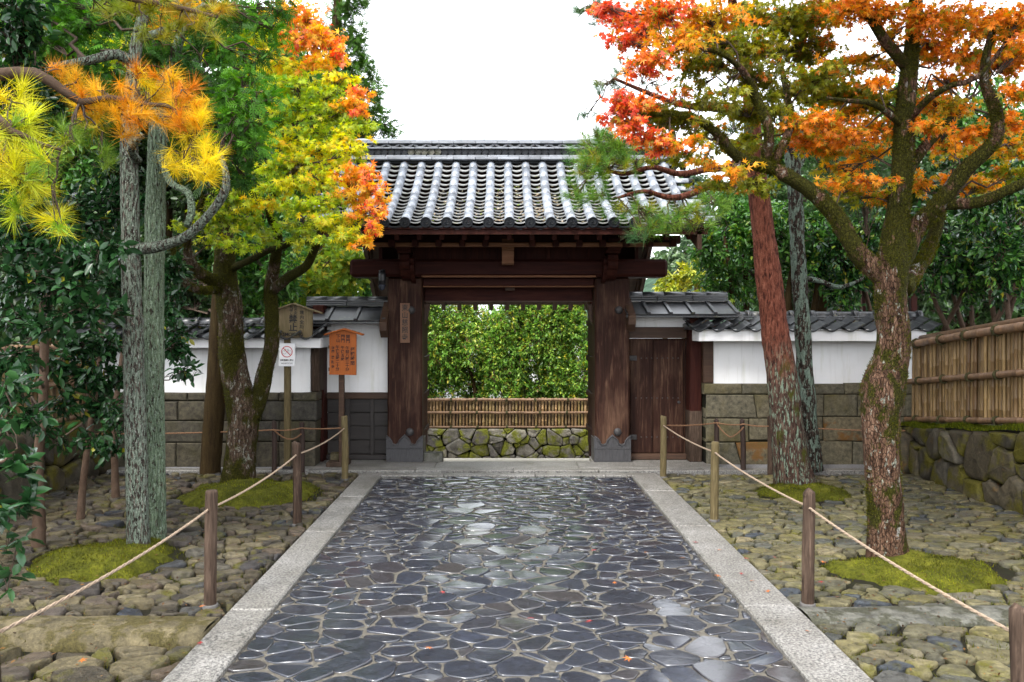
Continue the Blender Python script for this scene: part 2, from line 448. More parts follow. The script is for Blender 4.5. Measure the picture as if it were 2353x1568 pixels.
M['maple_leaf'] = leaf_mat('maple_leaf', .45, .45, .4, 1.4)
M['camellia_leaf'] = leaf_mat('camellia_leaf', .24, .15, .38)
M['shrub_leaf'] = leaf_mat('evergreen_leaf', .35, .28, .45)
M['hedge_leaf'] = leaf_mat('hedge_leaf', .3, .42, .45)
M['needle'] = leaf_mat('pine_needle', .5, .3, .3)
M['frond'] = leaf_mat('cypress_frond', .55, .3, .25)
def bark2(name, stops, cells_=(26, 26, 7), fis=.10, fdark=.35, lichen=(), moss=None, mrng=(.5, .56), mscale=3.0, mz=None, rough=.9, bd=.03, grain=(20, 20, 3)):
    """bark: grain, dark fissures between plates, lichen flecks, and moss that thickens with height when mz is given"""
    t = NT(name)
    wob = t.noise(t.coords((1, 1, .5), False), 9, 4, .6)
    tc = t.coords(cells_, False)
    add_ = t.new("ShaderNodeVectorMath", operation='ADD'); t.link(tc, add_.inputs[0])
    cmb = t.new("ShaderNodeCombineXYZ")
    for k in range(3): t.link(t.math('MULTIPLY', wob, 3.0), cmb.inputs[k])
    t.link(cmb.outputs[0], add_.inputs[1])
    vo = t.new("ShaderNodeTexVoronoi", feature='DISTANCE_TO_EDGE'); vo.inputs["Scale"].default_value = 1.0
    t.link(add_.outputs[0], vo.inputs["Vector"])
    fz = t.step(vo.outputs["Distance"], 0.0, fis)
    n = t.noise(t.coords(grain, False), 2.2, 7, .7, .5)
    fine = t.noise(t.coords((1, 1, 1), False), 110, 4, .75)
    c = t.ramp(n, stops)
    fc = t.ramp(fz, [(0, (fdark,) * 3), (1, (1.08,) * 3)]); c = t.mix(1.0, c, fc, 'MULTIPLY')
    for col, sc_, th, st in lichen:
        ln = t.noise(t.coords(st, False), sc_, 5, .68, .2)
        c = t.mix(t.math('MULTIPLY', t.step(ln, th, th + .035), .85), c, col)
    if moss:
        mn = t.noise(t.coords((1, 1, .6), False), mscale, 6, .68)
        if mz:
            tcc = t.new("ShaderNodeTexCoord"); sp = t.new("ShaderNodeSeparateXYZ"); t.link(tcc.outputs["Object"], sp.inputs[0])
            mn = t.math('ADD', mn, t.math('MULTIPLY', t.step(sp.outputs[2], mz[0], mz[1]), mz[2]))
        mc = t.ramp(fine, [(.3, tuple(x * .35 for x in moss)), (.55, moss), (.75, tuple(x * 2.2 for x in moss))])
        c = t.mix(t.step(mn, *mrng), c, mc)
    c = t.mix(.85, c, t.ramp(fine, [(.3, (.6, .6, .6)), (.7, (1.35, 1.35, 1.35))]), 'MULTIPLY')
    t.bump(t.math('ADD', t.math('ADD', fz, n), t.math('MULTIPLY', fine, .4)), 1.0, bd)
    return t.set(c, rough, .12)
M['bark_maple_r'] = bark2('mossy_maple_bark', [(.34, (.022, .011, .007)), (.5, (.085, .046, .028)), (.68, (.19, .115, .078))], (58, 58, 24), .10, .55, [((.36, .35, .32), 9, .63, (1, 1, .7)), ((.26, .27, .22), 30, .60, (1, 1, .5))], (.036, .035, .004), (.54, .58), 5.0, (.3, 1.6, .10), bd=.014)
M['bark_maple_l'] = bark2('mossy_maple_bark_dark', [(.32, (.022, .013, .008)), (.5, (.075, .048, .032)), (.7, (.19, .135, .10))], (58, 58, 24), .10, .55, [((.26, .27, .22), 8, .60, (1, 1, .8)), ((.30, .29, .25), 26, .58, (1, 1, .5))], (.036, .034, .0035), (.44, .50), 3.4, None, bd=.014)
M['bark_pale'] = bark2('lichened_straight_bark', [(.32, (.022, .017, .014)), (.5, (.085, .066, .054)), (.7, (.19, .155, .125))], (46, 46, 4), .22, .35, [((.21, .26, .20), 60, .47, (1, 1, .35)), ((.33, .36, .31), 90, .57, (1, 1, .4))], grain=(34, 34, 2.4), bd=.022)
M['bark_green'] = bark2('green_lichened_bark', [(.32, (.028, .026, .018)), (.5, (.085, .08, .056)), (.7, (.15, .145, .10))], (46, 46, 4), .22, .4, [((.17, .235, .15), 50, .42, (1, 1, .4)), ((.27, .34, .26), 90, .54, (1, 1, .4))], grain=(34, 34, 2.4), bd=.022)
M['bark_slim'] = bark2('slim_lichened_bark', [(.32, (.02, .014, .011)), (.5, (.07, .05, .04)), (.7, (.14, .11, .085))], (40, 40, 6), .22, .3, [((.22, .30, .24), 14, .50, (1, 1, .4)), ((.26, .33, .27), 50, .56, (1, 1, .4))], grain=(30, 30, 3), bd=.03)
M['bark_brown'] = bark_mat('dark_brown_bark', [(.25, (0.015, 0.0084, 0.0036)), (.5, (0.036, 0.0228, 0.0084)), (.75, (0.06, 0.0408, 0.0156))], stretch=(9, 9, 1))
M['bark_thin'] = bark_mat('smooth_brown_bark', [(.25, (0.042, 0.0252, 0.0168)), (.5, (0.078, 0.051, 0.0348)), (.75, (0.114, 0.078, 0.057))], stretch=(4, 4, 3), bump=.4)
M['bark_twig'] = bark_mat('twig_bark', [(.3, (.04, .028, .02)), (.7, (.11, .08, .06))], stretch=(4, 4, 4), bump=.2)

# ------------------------------------------------------------------ pine bark changes from grey plates low down to red up high
def pine_bark():
    t = NT('red_pine_bark_trunk')
    v = t.coords((11, 11, 2.6), False); n = t.noise(v, 4, 7, .65, .5); f = t.noise(t.coords((1, 1, 1), False), 50, 4, .7)
    low = t.ramp(n, [(.36, (.010, .007, .006)), (.5, (.065, .036, .027)), (.7, (.14, .09, .065))])
    ln = t.noise(t.coords((1.4, 1.4, .30), False), 38, 5, .65, .3)
    low = t.mix(t.step(ln, .53, .60), low, (.19, .25, .185))
    mn = t.noise(t.coords((1, 1, .5), False), 6, 5, .65)
    low = t.mix(t.step(mn, .56, .64), low, (.05, .052, .008))
    high = t.ramp(n, [(.36, (.030, .009, .006)), (.5, (.115, .036, .022)), (.7, (.20, .078, .05))])
    tc = t.new("ShaderNodeTexCoord"); sp = t.new("ShaderNodeSeparateXYZ"); t.link(tc.outputs["Object"], sp.inputs[0])
    h = t.math('ADD', sp.outputs[2], t.math('MULTIPLY', n, .5))
    c = t.mix(t.step(h, 1.25, 1.75), low, high)
    c = t.mix(.7, c, t.ramp(f, [(.3, (.7, .7, .7)), (.7, (1.3, 1.3, 1.3))]), 'MULTIPLY')
    t.bump(t.math('ADD', n, t.math('MULTIPLY', f, .3)), 1.0, .035)
    return t.set(c, .85, .12)
M['bark_pine'] = pine_bark()

# ------------------------------------------------------------------ stones cut from a power diagram
def clip(poly, nx, ny, c):
    out = []
    m = len(poly)
    for i in range(m):
        a = poly[i]; b = poly[(i + 1) % m]
        da = nx * a[0] + ny * a[1] - c; db = nx * b[0] + ny * b[1] - c
        if da <= 0: out.append(a)
        if (da < 0 < db) or (db < 0 < da):
            t = da / (da - db); out.append((a[0] + (b[0] - a[0]) * t, a[1] + (b[1] - a[1]) * t))
    return out

def cells(x0, x1, y0, y1, size, gap, rng, jitter=.42, wvar=.35, stretch=1.0, edge_gap=None, merge=0.0):
    """stone outlines that tile a rectangle with joints between them"""
    X1 = (x1 - x0) / stretch; Y1 = (y1 - y0)
    pts = []
    rows = max(1, int(round(Y1 / (size * .9)))); dy = Y1 / rows
    for r in range(rows):
        cols = max(1, int(round(X1 / size))); dx = X1 / cols
        for c in range(cols + 1):
            x = (c + (.5 if r % 2 else 0)) * dx + rng.uniform(-jitter, jitter) * dx
            y = (r + .5) * dy + rng.uniform(-jitter, jitter) * dy
            if merge and rng.random() < merge: continue
            pts.append((x, y))
    pts = np.array(pts); w = np.array([rng.uniform(-1, 1) * wvar * size * size for _ in pts])
    out = []
    D = ((pts[:, None, :] - pts[None, :, :]) ** 2).sum(-1)
    order = np.argsort(D, axis=1)[:, 1:26]
    for i, p in enumerate(pts):
        poly = [(0, 0), (X1, 0), (X1, Y1), (0, Y1)]
        for j in order[i]:
            q = pts[j]; dxx, dyy = q[0] - p[0], q[1] - p[1]
            L = math.hypot(dxx, dyy)
            if L < 1e-5: continue
            c = (q[0] ** 2 + q[1] ** 2 - p[0] ** 2 - p[1] ** 2 - w[j] + w[i]) / 2 - gap * .5 * L * rng.uniform(.6, 1.4)
            poly = clip(poly, dxx, dyy, c)
            if len(poly) < 3: break
        if len(poly) < 3: continue
        A = sum(poly[k][0] * poly[(k + 1) % len(poly)][1] - poly[(k + 1) % len(poly)][0] * poly[k][1] for k in range(len(poly))) / 2
        if A < size * size * .08: continue
        out.append([(x0 + a * stretch, y0 + b) for a, b in poly])
    return out

def soften(poly, rng, warp=.0, cut=.22):
    # drop very short edges, then cut the corners
    p = []
    for q in poly:
        if not p or math.dist(p[-1], q) > .02: p.append(q)
    if len(p) > 3 and math.dist(p[0], p[-1]) < .02: p.pop()
    o = []
    m = len(p)
    for i in range(m):
        a, b = p[i], p[(i + 1) % m]
        t = cut * rng.uniform(.5, 1.2)
        o.append((a[0] + (b[0] - a[0]) * t, a[1] + (b[1] - a[1]) * t))
        t = cut * rng.uniform(.5, 1.2)
        o.append((b[0] + (a[0] - b[0]) * t, b[1] + (a[1] - b[1]) * t))
    if warp: o = [(x + rng.uniform(-warp, warp), y + rng.uniform(-warp, warp)) for x, y in o]
    return o

def stone_geo(poly, h, bev, dome, rng, sink=.03, tilt=.0, rough=0.0):
    """outline (2-D) -> a stone proud by h with rounded rim; centred on its own middle"""
    n = len(poly)
    cx = sum(p[0] for p in poly) / n; cy = sum(p[1] for p in poly) / n
    loc = [(x - cx, y - cy) for x, y in poly]
    mr = sum(math.hypot(*q) for q in loc) / n
    k1 = max(.45, 1 - bev * .35 / mr); k2 = max(.3, 1 - bev * 1.3 / mr)
    tx, ty = rng.uniform(-tilt, tilt), rng.uniform(-tilt, tilt)
    v = [(x, y, -sink) for x, y in loc]
    v += [(x, y, h * .45 + x * tx + y * ty) for x, y in loc]
    v += [(x * k1, y * k1, h * .85 + x * tx + y * ty + rng.uniform(-rough, rough)) for x, y in loc]
    v += [(x * k2, y * k2, h + dome * .6 + x * tx + y * ty + rng.uniform(-rough, rough)) for x, y in loc]
    v.append((0, 0, h + dome + rng.uniform(-rough, rough)))
    f = []
    for r in range(3):
        for i in range(n):
            j = (i + 1) % n
            f.append((r * n + i, r * n + j, (r + 1) * n + j, (r + 1) * n + i))
    f += [(3 * n + i, 3 * n + (i + 1) % n, 4 * n) for i in range(n)]
    return (cx, cy), v, f

def in_view(p, margin=60):
    if p[1] < .5: return False
    px = VPX + p[0] / p[1] * FPX; py = VPY + (CAM_H - p[2]) / p[1] * FPX
    return -margin < px < 2353 + margin and -margin < py < 1568 + margin

def lay_stones(polys, parent, mat, frame, rng, h, bev, dome, tilt, rough=0.0, name='stone', warp=.004, limit=300, cut=.22, skip=None, rest='small_stones', hvar=.3, smooth=True):
    """frame(a, b) -> world point on the surface; also the axes u, w, n"""
    fr, u, w, n = frame
    items = []
    for poly in polys:
        poly = soften(poly, rng, warp, cut)
        if len(poly) < 4: continue
        hh = h * rng.uniform(1 - hvar, 1 + hvar)
        c, v, f = stone_geo(poly, hh, bev, dome * rng.uniform(.5, 1.4), rng, tilt=tilt, rough=rough)
        wpt = fr(*c)
        if skip and skip(wpt): continue
        r = max(math.hypot(p[0], p[1]) for p in v)
        depth = max(wpt.y, .5)
        score = (r / depth ** 2) if in_view(wpt) else r / depth ** 2 * 1e-4
        items.append((score, wpt, v, f))
    items.sort(key=lambda t: -t[0])
    mb = MB()
    def shade(m, n):       # rounded rim, flat worn top
        fl = [True] * len(m.polygons)
        for q in range(len(fl) - n, len(fl)): fl[q] = False
        m.polygons.foreach_set("use_smooth", fl); m.update()
    for k, (s, wpt, v, f) in enumerate(items):
        vv = oriented(v, (0, 0, 0), u, w, n)
        if k < limit:
            o = obj(name, vv, f, mat, parent, smooth, wpt)
            shade(o.data, (len(v) - 1) // 4)
        else:
            mb.add([p + wpt for p in vv], f)
    if mb.v:
        o = mb.obj(rest, mat, parent, smooth); o["kind"] = "stuff"

rng = random.Random(7)
UX, UY, UZ = Vector((1, 0, 0)), Vector((0, 1, 0)), Vector((0, 0, 1))

# ------------------------------------------------------------------ ground sheet, reaching the horizon
def ground_z(y):
    if y < 9.2: return -.075
    if y < 13.2: return -.075 - (y - 9.2) * .15
    return -.675
ys = [-300, -60, -10, 0, 3, 5, 7, 9, 9.2, 10.6, 11.4, 12.3, 13.2, 16, 22, 40, 90, 200, 600]
xs = [-600, -120, -30, -10, -5, -2, 0, 2, 5, 10, 30, 120, 600]
v = [(x, y, ground_z(y)) for y in ys for x in xs]
f = [(j * len(xs) + i, j * len(xs) + i + 1, (j + 1) * len(xs) + i + 1, (j + 1) * len(xs) + i) for j in range(len(ys) - 1) for i in range(len(xs) - 1)]
g = obj('ground', v, f, M['forest_soil']); g["kind"] = "structure"

# ------------------------------------------------------------------ the paved path
KL0, KL1, KR0, KR1 = -1.515, -1.278, 1.367, 1.652       # kerb edges
PATH_END = 8.42
path = structure('path')
obj('mortar_bed', *box_geo(KL1, KR0, 1.2, PATH_END, -.07, .0), M['mortar'], path)
polys = cells(KL1 + .008, KR0 - .008, 2.2, PATH_END - .005, .102, .0105, rng, stretch=1.25, wvar=.9, merge=.12)
lay_stones(polys, path, M['path_stone'], (lambda a, b: Vector((a, b, 0)), UX, UY, UZ), rng, .007, .0045, .0008, .055, .0003, warp=.005, cut=.22)

kerb = structure('kerb')
for (x0, x1), joints in (((KL0, KL1), (1.0, 2.55, 4.42, 6.1, 7.35, PATH_END)), ((KR0, KR1), (1.0, 2.7, 4.48, 6.27, 7.6, PATH_END))):
    for a, b in zip(joints, joints[1:]):
        box('kerb_slab', x0, x1, a + .005, b - .005, -.08, .026, M['granite'], kerb, .008)
# granite strip, gutter and threshold paving across the gate
sill = structure('threshold_paving')
xj = [KL0, -.62, .35, 1.1, KR1]
for a, b in zip(xj, xj[1:]):
    box('paving_slab', a + .002, b - .002, PATH_END + .004, 8.545, -.08, .02, M['granite'], sill, .005)
box('gutter_water', -4.4, 4.5, 8.545, 8.66, -.09, -.06, M['dark_void'], sill)
gx = [-4.4, -3.1, -2.1, -.95, .12, 1.05, 2.2, 3.3, 4.5]
for a, b in zip(gx, gx[1:]):
    box('paving_slab', a + .002, b - .002, 8.66, 8.80, -.08, .028, M['granite'], sill, .008)
gx = [-2.3, -.75, .85, 2.45]
for a, b in zip(gx, gx[1:]):
    box('paving_slab', a + .002, b - .002, 8.804, 9.22, -.16, .03, M['granite'], sill, .005)
for a, b in ((-2.3, -.9), (1.05, 2.45)):
    box('paving_slab', a, b, 9.224, 9.6, -.2, .028, M['granite'], sill, .005)
box('gravel_bed', -4.6, -2.304, 8.804, 9.5, -.08, .022, M['gravel'], sill)
box('gravel_bed', 2.454, 4.7, 8.804, 9.5, -.08, .022, M['gravel'], sill)
# pale sand court beyond the gate
v = []
for y in (9.225, 10.2, 11.2, 12.2, 13.3, 14.2):
    for x in (-7, -2, 0, 2, 7): v.append((x, y, .004 - (y - 9.22) * .150))
f = [(j * 5 + i, j * 5 + i + 1, (j + 1) * 5 + i + 1, (j + 1) * 5 + i) for j in range(5) for i in range(4)]
o = obj('sand_court', v, f, M['sand']); o["kind"] = "structure"

# ------------------------------------------------------------------ cobbled beds each side
MOUNDS = [  # x, y, rx, ry, height
    (-2.68, 5.42, .52, .50, .12), (-2.40, 7.55, .72, .62, .13), (2.72, 5.20, .62, .42, .10), (2.86, 7.62, .46, .42, .10)]
def skip_side(pt):
    for x, y, a, b, h in MOUNDS:
        if ((pt.x - x) / a) ** 2 + ((pt.y - y) / b) ** 2 < .92: return True
    return False
bedl = structure('cobbled_bed_left')
box('soil_bed', -4.6, KL0 - .004, 4.16, 8.541, -.09, -.012, M['soil'], bedl)
box('soil_bed', -4.6, KL0 - .004, 1.2, 4.156, -.09, -.062, M['soil'], bedl)
polys = cells(-4.45, KL0 - .02, 4.36, 8.52, .086, .013, rng, stretch=1.55, wvar=.5, merge=.05)
polys += cells(-4.45, KL0 - .02, 2.3, 4.0, .115, .02, rng, stretch=1.5, wvar=.5, merge=.05)
lay_stones(polys, bedl, M['cobble_l'], (lambda a, b: Vector((a, b, -.012 if b > 4.16 else -.058)), UX, UY, UZ), rng, .032, .008, .003, .12, .003, warp=.010, skip=skip_side, hvar=.5, cut=.2)
bedr = structure('cobbled_bed_right')
box('soil_bed', KR1 + .004, 4.7, 1.2, 8.541, -.09, -.014, M['soil'], bedr)
polys = cells(KR1 + .02, 4.5, 4.55, 8.52, .084, .011, rng, stretch=1.6, wvar=.5, merge=.04)
polys += cells(KR1 + .02, 4.5, 2.3, 4.24, .108, .015, rng, stretch=1.45, wvar=.5, merge=.04)
lay_stones(polys, bedr, M['cobble_r'], (lambda a, b: Vector((a, b, -.014)), UX, UY, UZ), rng, .022, .007, .002, .08, .0025, warp=.008, skip=skip_side, hvar=.45, cut=.2)

def rough_slab(name, x0, x1, y0, y1, z0, z1, mat, parent, seed):
    r = random.Random(seed); nx, ny = 26, 5
    v = []; 
    for j in range(ny):
        for i in range(nx):
            x = x0 + (x1 - x0) * i / (nx - 1); y = y0 + (y1 - y0) * j / (ny - 1)
            e = .012 * noise.noise(Vector((x * 3, y * 3, seed)))
            v.append((x, y + (.02 * noise.noise(Vector((x * 2.2, j, seed))) if j in (0, ny - 1) else 0), z1 + e - (.012 if j in (0, ny - 1) else 0)))
    f = [(j * nx + i, j * nx + i + 1, (j + 1) * nx + i + 1, (j + 1) * nx + i) for j in range(ny - 1) for i in range(nx - 1)]
    n0 = len(v)
    for i in range(nx): v.append((v[i][0], v[i][1] - .004 - .01 * r.random(), z0))
    f += [(n0 + i, n0 + i + 1, i + 1, i) for i in range(nx - 1)]
    n1 = len(v)
    for j in (0, ny - 1): v.append((x1, y0 if j == 0 else y1, z0))
    f.append((n1, n1 + 1, nx * ny - 1, nx - 1))
    n2 = len(v); v += [(x0, y0, z0), (x0, y1, z0)]; f.append((n2 + 1, n2, 0, nx * (ny - 1)))
    return obj(name, v, f, mat, parent, True)
rough_slab('edging_slab', -2.75, KL0 - .012, 4.06, 4.32, -.09, .038, M['slab_l'], bedl, 3)
rough_slab('edging_slab', -4.3, -2.765, 4.05, 4.33, -.09, .03, M['slab_l'], bedl, 5)
rough_slab('edging_slab', KR1 + .014, 3.0, 4.27, 4.52, -.09, .022, M['slab_r'], bedr, 8)
rough_slab('edging_slab', 3.01, 4.5, 4.28, 4.53, -.09, .02, M['slab_r'], bedr, 9)

# ------------------------------------------------------------------ generic leaf scatter
SH = {}
def shape_maple():
    tips = [(0, 1.0), (45, .92), (-45, .92), (98, .66), (-98, .66)]
    tips = sorted(tips)
    v = [(0, 0, .04)]; ang = []
    for i, (a, r) in enumerate(tips):
        if i > 0:
            b, q = tips[i - 1]; m = (a + b) / 2
            ang.append((m, .32))
        ang.append((a, r))
    for a, r in ang:
        t = R(a); v.append((math.sin(t) * r * .85, math.cos(t) * r * .85 + .08, -.14 * r * r))
    v = [(x, y, z) for x, y, z in v]
    f = [(0, i + 1, i) for i in range(1, len(v) - 1)]
    return np.array(v), f
SH['maple'] = shape_maple()
SH['lens'] = (np.array([(0, 0, 0), (-.20, .32, .05), (-.17, .68, .03), (0, 1, -.09), (.17, .68, .03), (.20, .32, .05)]), [(0, 2, 1), (0, 3, 2), (0, 4, 3), (0, 5, 4)])
SH['ellip'] = (np.array([(0, 0, 0), (0, .5, -.03), (0, 1, -.10), (-.21, .34, .05), (-.19, .68, .03), (.21, .34, .05), (.19, .68, .03)]), [(0, 1, 3), (3, 1, 4), (4, 1, 2), (0, 5, 1), (5, 6, 1), (6, 2, 1)])
SH['diamond'] = (np.array([(0, 0, 0), (-.24, .48, .05), (0, 1, -.06), (.24, .48, .05)]), [(0, 2, 1), (0, 3, 2)])
def shape_frond():
    v = []; f = []
    def dia(x, y, a, L, w):
        n = len(v); c, s = math.sin(a), math.cos(a)
        v.extend([(x, y, 0), (x + c * L * .5 - s * w, y + s * L * .5 + c * w, .02), (x + c * L, y + s * L, -.06), (x + c * L * .5 + s * w, y + s * L * .5 - c * w, .02)])
        f.extend([(n, n + 2, n + 1), (n, n + 3, n + 2)])
    dia(0, 0, 0, 1.0, .045)
    for k, y in enumerate((.16, .36, .56, .74)):
        for s in (-1, 1): dia(0, y, s * R(42), .46 * (1 - .45 * y), .055)
    return np.array(v), f
SH['frond'] = shape_frond()
SH['needle'] = (np.array([(-.012, 0, 0), (.012, 0, 0), (0, 1, 0)]), [(0, 1, 2)])
SH['blade'] = (np.array([(-.10, 0, 0), (.10, 0, 0), (0, 1, 0)]), [(0, 1, 2)])

def scatter(name, shape, pos, tip, nor, size, cols, mat, parent):
    sv, sf = SH[shape]; N = len(pos)
    if N == 0: return None
    tip = tip / np.maximum(np.linalg.norm(tip, axis=1, keepdims=True), 1e-6)
    nor = nor - tip * (nor * tip).sum(1, keepdims=True)
    ln = np.linalg.norm(nor, axis=1, keepdims=True)
    nor = np.where(ln < 1e-4, np.array([[.3, .5, .8]]), nor / np.maximum(ln, 1e-6))
    b = np.cross(tip, nor)
    k = len(sv)
    vv = pos[:, None, :] + size[:, None, None] * (sv[None, :, 0:1] * b[:, None, :] + sv[None, :, 1:2] * tip[:, None, :] + sv[None, :, 2:3] * nor[:, None, :])
    vv = vv.reshape(-1, 3).astype(np.float32)
    ff = np.array(sf, dtype=np.int32)
    F = (ff[None] + (np.arange(N, dtype=np.int32) * k)[:, None, None]).reshape(-1, 3)
    m = bpy.data.meshes.new(name)
    m.vertices.add(len(vv)); m.vertices.foreach_set("co", vv.ravel())
    m.loops.add(F.size); m.loops.foreach_set("vertex_index", F.ravel())
    m.polygons.add(len(F)); m.polygons.foreach_set("loop_start", np.arange(0, F.size, 3, dtype=np.int32))
    try: m.polygons.foreach_set("loop_total", np.full(len(F), 3, dtype=np.int32))
    except Exception: pass
    at = m.color_attributes.new("col", 'FLOAT_COLOR', 'POINT')
    c4 = np.ones((N, k, 4), dtype=np.float32); c4[:, :, :3] = np.clip(cols, 0, 1)[:, None, :]
    at.data.foreach_set("color", c4.ravel())
    m.materials.append(mat); m.update(calc_edges=True); m.validate()
    o = bpy.data.objects.new(name, m)
    return link(o, parent)

NR = np.random.default_rng(11)
def mix_cols(pal, n, jit=.22, groups=None):
    """pal: [(weight, rgb)]; each leaf takes one colour, a little off"""
    w = np.array([p[0] for p in pal], float); w /= w.sum()
    idx = NR.choice(len(pal), n, p=w)
    c = np.array([p[1] for p in pal])[idx]
    return c * (1 + NR.uniform(-jit, jit, (n, 1))) * (1 + NR.uniform(-.06, .06, (n, 3)))

# moss cushions round the tree feet
for i, (x, y, a, b, h) in enumerate(MOUNDS):
    n = 34; v = []; f = []
    def mz(px, py):
        d = math.hypot((px - x) / a, (py - y) / b)
        th = math.atan2(py - y, px - x)
        lim = .92 + .30 * noise.noise(Vector((math.cos(th) * 1.6, math.sin(th) * 1.6, i * 3.1))) + .10 * noise.noise(Vector((math.cos(th) * 6, math.sin(th) * 6, i * 1.7)))
        d /= lim
        return -.02 + h * max(0, 1 - d ** 2.2) ** .8 + .018 * noise.noise(Vector((px * 9, py * 9, i))) * (d < 1) + .03 * noise.noise(Vector((px * 3.5, py * 3.5, i + 9))) * (d < .9), d
    for j in range(n + 1):
        for k in range(n + 1):
            px = x + a * 1.2 * (2 * k / n - 1); py = y + b * 1.2 * (2 * j / n - 1)
            z, d = mz(px, py); v.append((px, py, z if d < 1 else -.03))
    f = [(j * (n + 1) + k, j * (n + 1) + k + 1, (j + 1) * (n + 1) + k + 1, (j + 1) * (n + 1) + k) for j in range(n) for k in range(n)]
    where = ['round the twin pale trunks', 'round the yellow maple trunk', 'round the mossy maple trunk', 'round the red pine trunk'][i]
    o = obj('moss_patch', v, f, M['moss'], None, True, (0, 0, 0))
    tag(o, 'low cushion of yellow-green moss ' + where, 'moss', 'moss cushions under the trees', 'stuff')
    q = 9000
    pos = np.empty((q, 3)); pos[:, 0] = x + a * 1.1 * NR.uniform(-1, 1, q); pos[:, 1] = y + b * 1.1 * NR.uniform(-1, 1, q)
    keep = []
    for t in range(q):
        z, d = mz(pos[t, 0], pos[t, 1]); pos[t, 2] = z - .004
        if d < .99 and noise.noise(Vector((pos[t, 0] * 5, pos[t, 1] * 5, 4.4))) > -.38 + .5 * max(0, d - .7): keep.append(t)
    pos = pos[keep]; q = len(pos)
    tip = NR.normal(0, .45, (q, 3)); tip[:, 2] = 1
    big = np.array([noise.noise(Vector((p[0] * 3, p[1] * 3, i * 2.0))) for p in pos])[:, None]
    cc = mix_cols([(3, (.098, .112, .006)), (2, (.04, .047, .004)), (2, (.17, .175, .011)), (1.4, (.065, .048, .012))], q) * (1 + 1.2 * big)
    scatter('moss_tufts', 'blade', pos, tip, NR.normal(0, 1, (q, 3)), NR.uniform(.014, .026, q), cc, M['moss_fuzz'], o)

# moss creeping through the joints, and dry litter caught on the cobbles
for bed, (x0, x1), z0, zl in ((bedl, (-4.3, KL0 - .03), -.012, .036), (bedr, (KR1 + .03, 4.35), -.014, .024)):
    q = 26000
    pos = np.empty((q, 3)); pos[:, 0] = NR.uniform(x0, x1, q); pos[:, 1] = 2.9 + (8.4 - 2.9) * NR.random(q) ** 1.3; pos[:, 2] = z0
    if bed is bedl: pos[pos[:, 1] < 4.06, 2] = -.06
    keep = np.array([noise.noise(Vector((p[0] * 1.5, p[1] * 1.5, x0))) + .5 * noise.noise(Vector((p[0] * 5, p[1] * 5, x0))) > .02 for p in pos]); pos = pos[keep]; q = len(pos)
    tip = NR.normal(0, .5, (q, 3)); tip[:, 2] = 1
    o = scatter('joint_moss', 'blade', pos, tip, NR.normal(0, 1, (q, 3)), NR.uniform(.020, .038, q), mix_cols([(3, (.075, .082, .006)), (2, (.04, .046, .004)), (2, (.13, .13, .012))], q, .3), M['moss_fuzz'], bed); o["kind"] = "stuff"
    q = 1500
    pos = np.empty((q, 3)); pos[:, 0] = NR.uniform(x0, x1, q); pos[:, 1] = 2.9 + (8.4 - 2.9) * NR.random(q) ** 1.2; pos[:, 2] = zl + NR.uniform(-.01, .008, q)
    if bed is bedl: pos[pos[:, 1] < 4.06, 2] -= .048
    tip = NR.normal(0, 1, (q, 3)); tip[:, 2] *= .15
    nn = NR.normal(0, .25, (q, 3)); nn[:, 2] += 1
    o = scatter('leaf_litter', 'diamond', pos, tip, nn, NR.uniform(.010, .030, q), mix_cols([(3, (.10, .05, .02)), (2, (.05, .028, .014)), (1, (.20, .10, .03))], q, .3), M['maple_leaf'], bed); o["kind"] = "stuff"

# ------------------------------------------------------------------ squared block walls with white plaster above
def block(poly, Yf, mat, parent, name='stone_block', depth=.25, bev=.012, rough=.0):
    """a dressed block whose face outline (x, z) lies in the plane y = Yf"""
    r = random.Random(hash((round(poly[0][0], 3), round(poly[0][1], 3))) & 0xffff)
    n = len(poly); cx = sum(p[0] for p in poly) / n; cz = sum(p[1] for p in poly) / n
    pts = []
    for i in range(n):
        a, b = poly[i], poly[(i + 1) % n]
        pts.append(a)
        for t in (.33, .66): pts.append((a[0] + (b[0] - a[0]) * t, a[1] + (b[1] - a[1]) * t))
    pts = [(x + r.uniform(-.003, .003), z + r.uniform(-.003, .003)) for x, z in pts]
    n = len(pts)
    v = [(x, Yf + depth, z) for x, z in pts] + [(x, Yf + bev, z) for x, z in pts]
    v += [(x + (cx - x) / max(abs(cx - x), .01) * min(bev, abs(cx - x) * .5), Yf, z + (cz - z) / max(abs(cz - z), .01) * min(bev, abs(cz - z) * .5)) for x, z in pts]
    v.append((cx, Yf - .004 - .008 * r.random(), cz))
    f = []
    for k in range(2):
        for i in range(n):
            j = (i + 1) % n; f.append((k * n + i, (k + 1) * n + i, (k + 1) * n + j, k * n + j)[::-1])
    f += [(2 * n + i, 3 * n, 2 * n + (i + 1) % n)[::-1] for i in range(n)]
    f = [q[::-1] for q in f]
    return obj(name, v, f, mat, parent)

def px_blocks(rects, Yf, mats, parent, g=.004):
    """rects in photo pixels: four corners clockwise from top left"""
    for q, m in rects:
        pts = [XZ(x, y, Yf) for x, y in q]
        cx = sum(p[0] for p in pts) / 4; cz = sum(p[1] for p in pts) / 4
        pts = [(x + (g if x < cx else -g), max(z, 0) + (g if z < cz else -g)) for x, z in pts]
        block(pts, Yf, mats[m], parent)

def r4(x0, y0, x1, y1): return [(x0, y0), (x1, y0), (x1, y1), (x0, y1)]

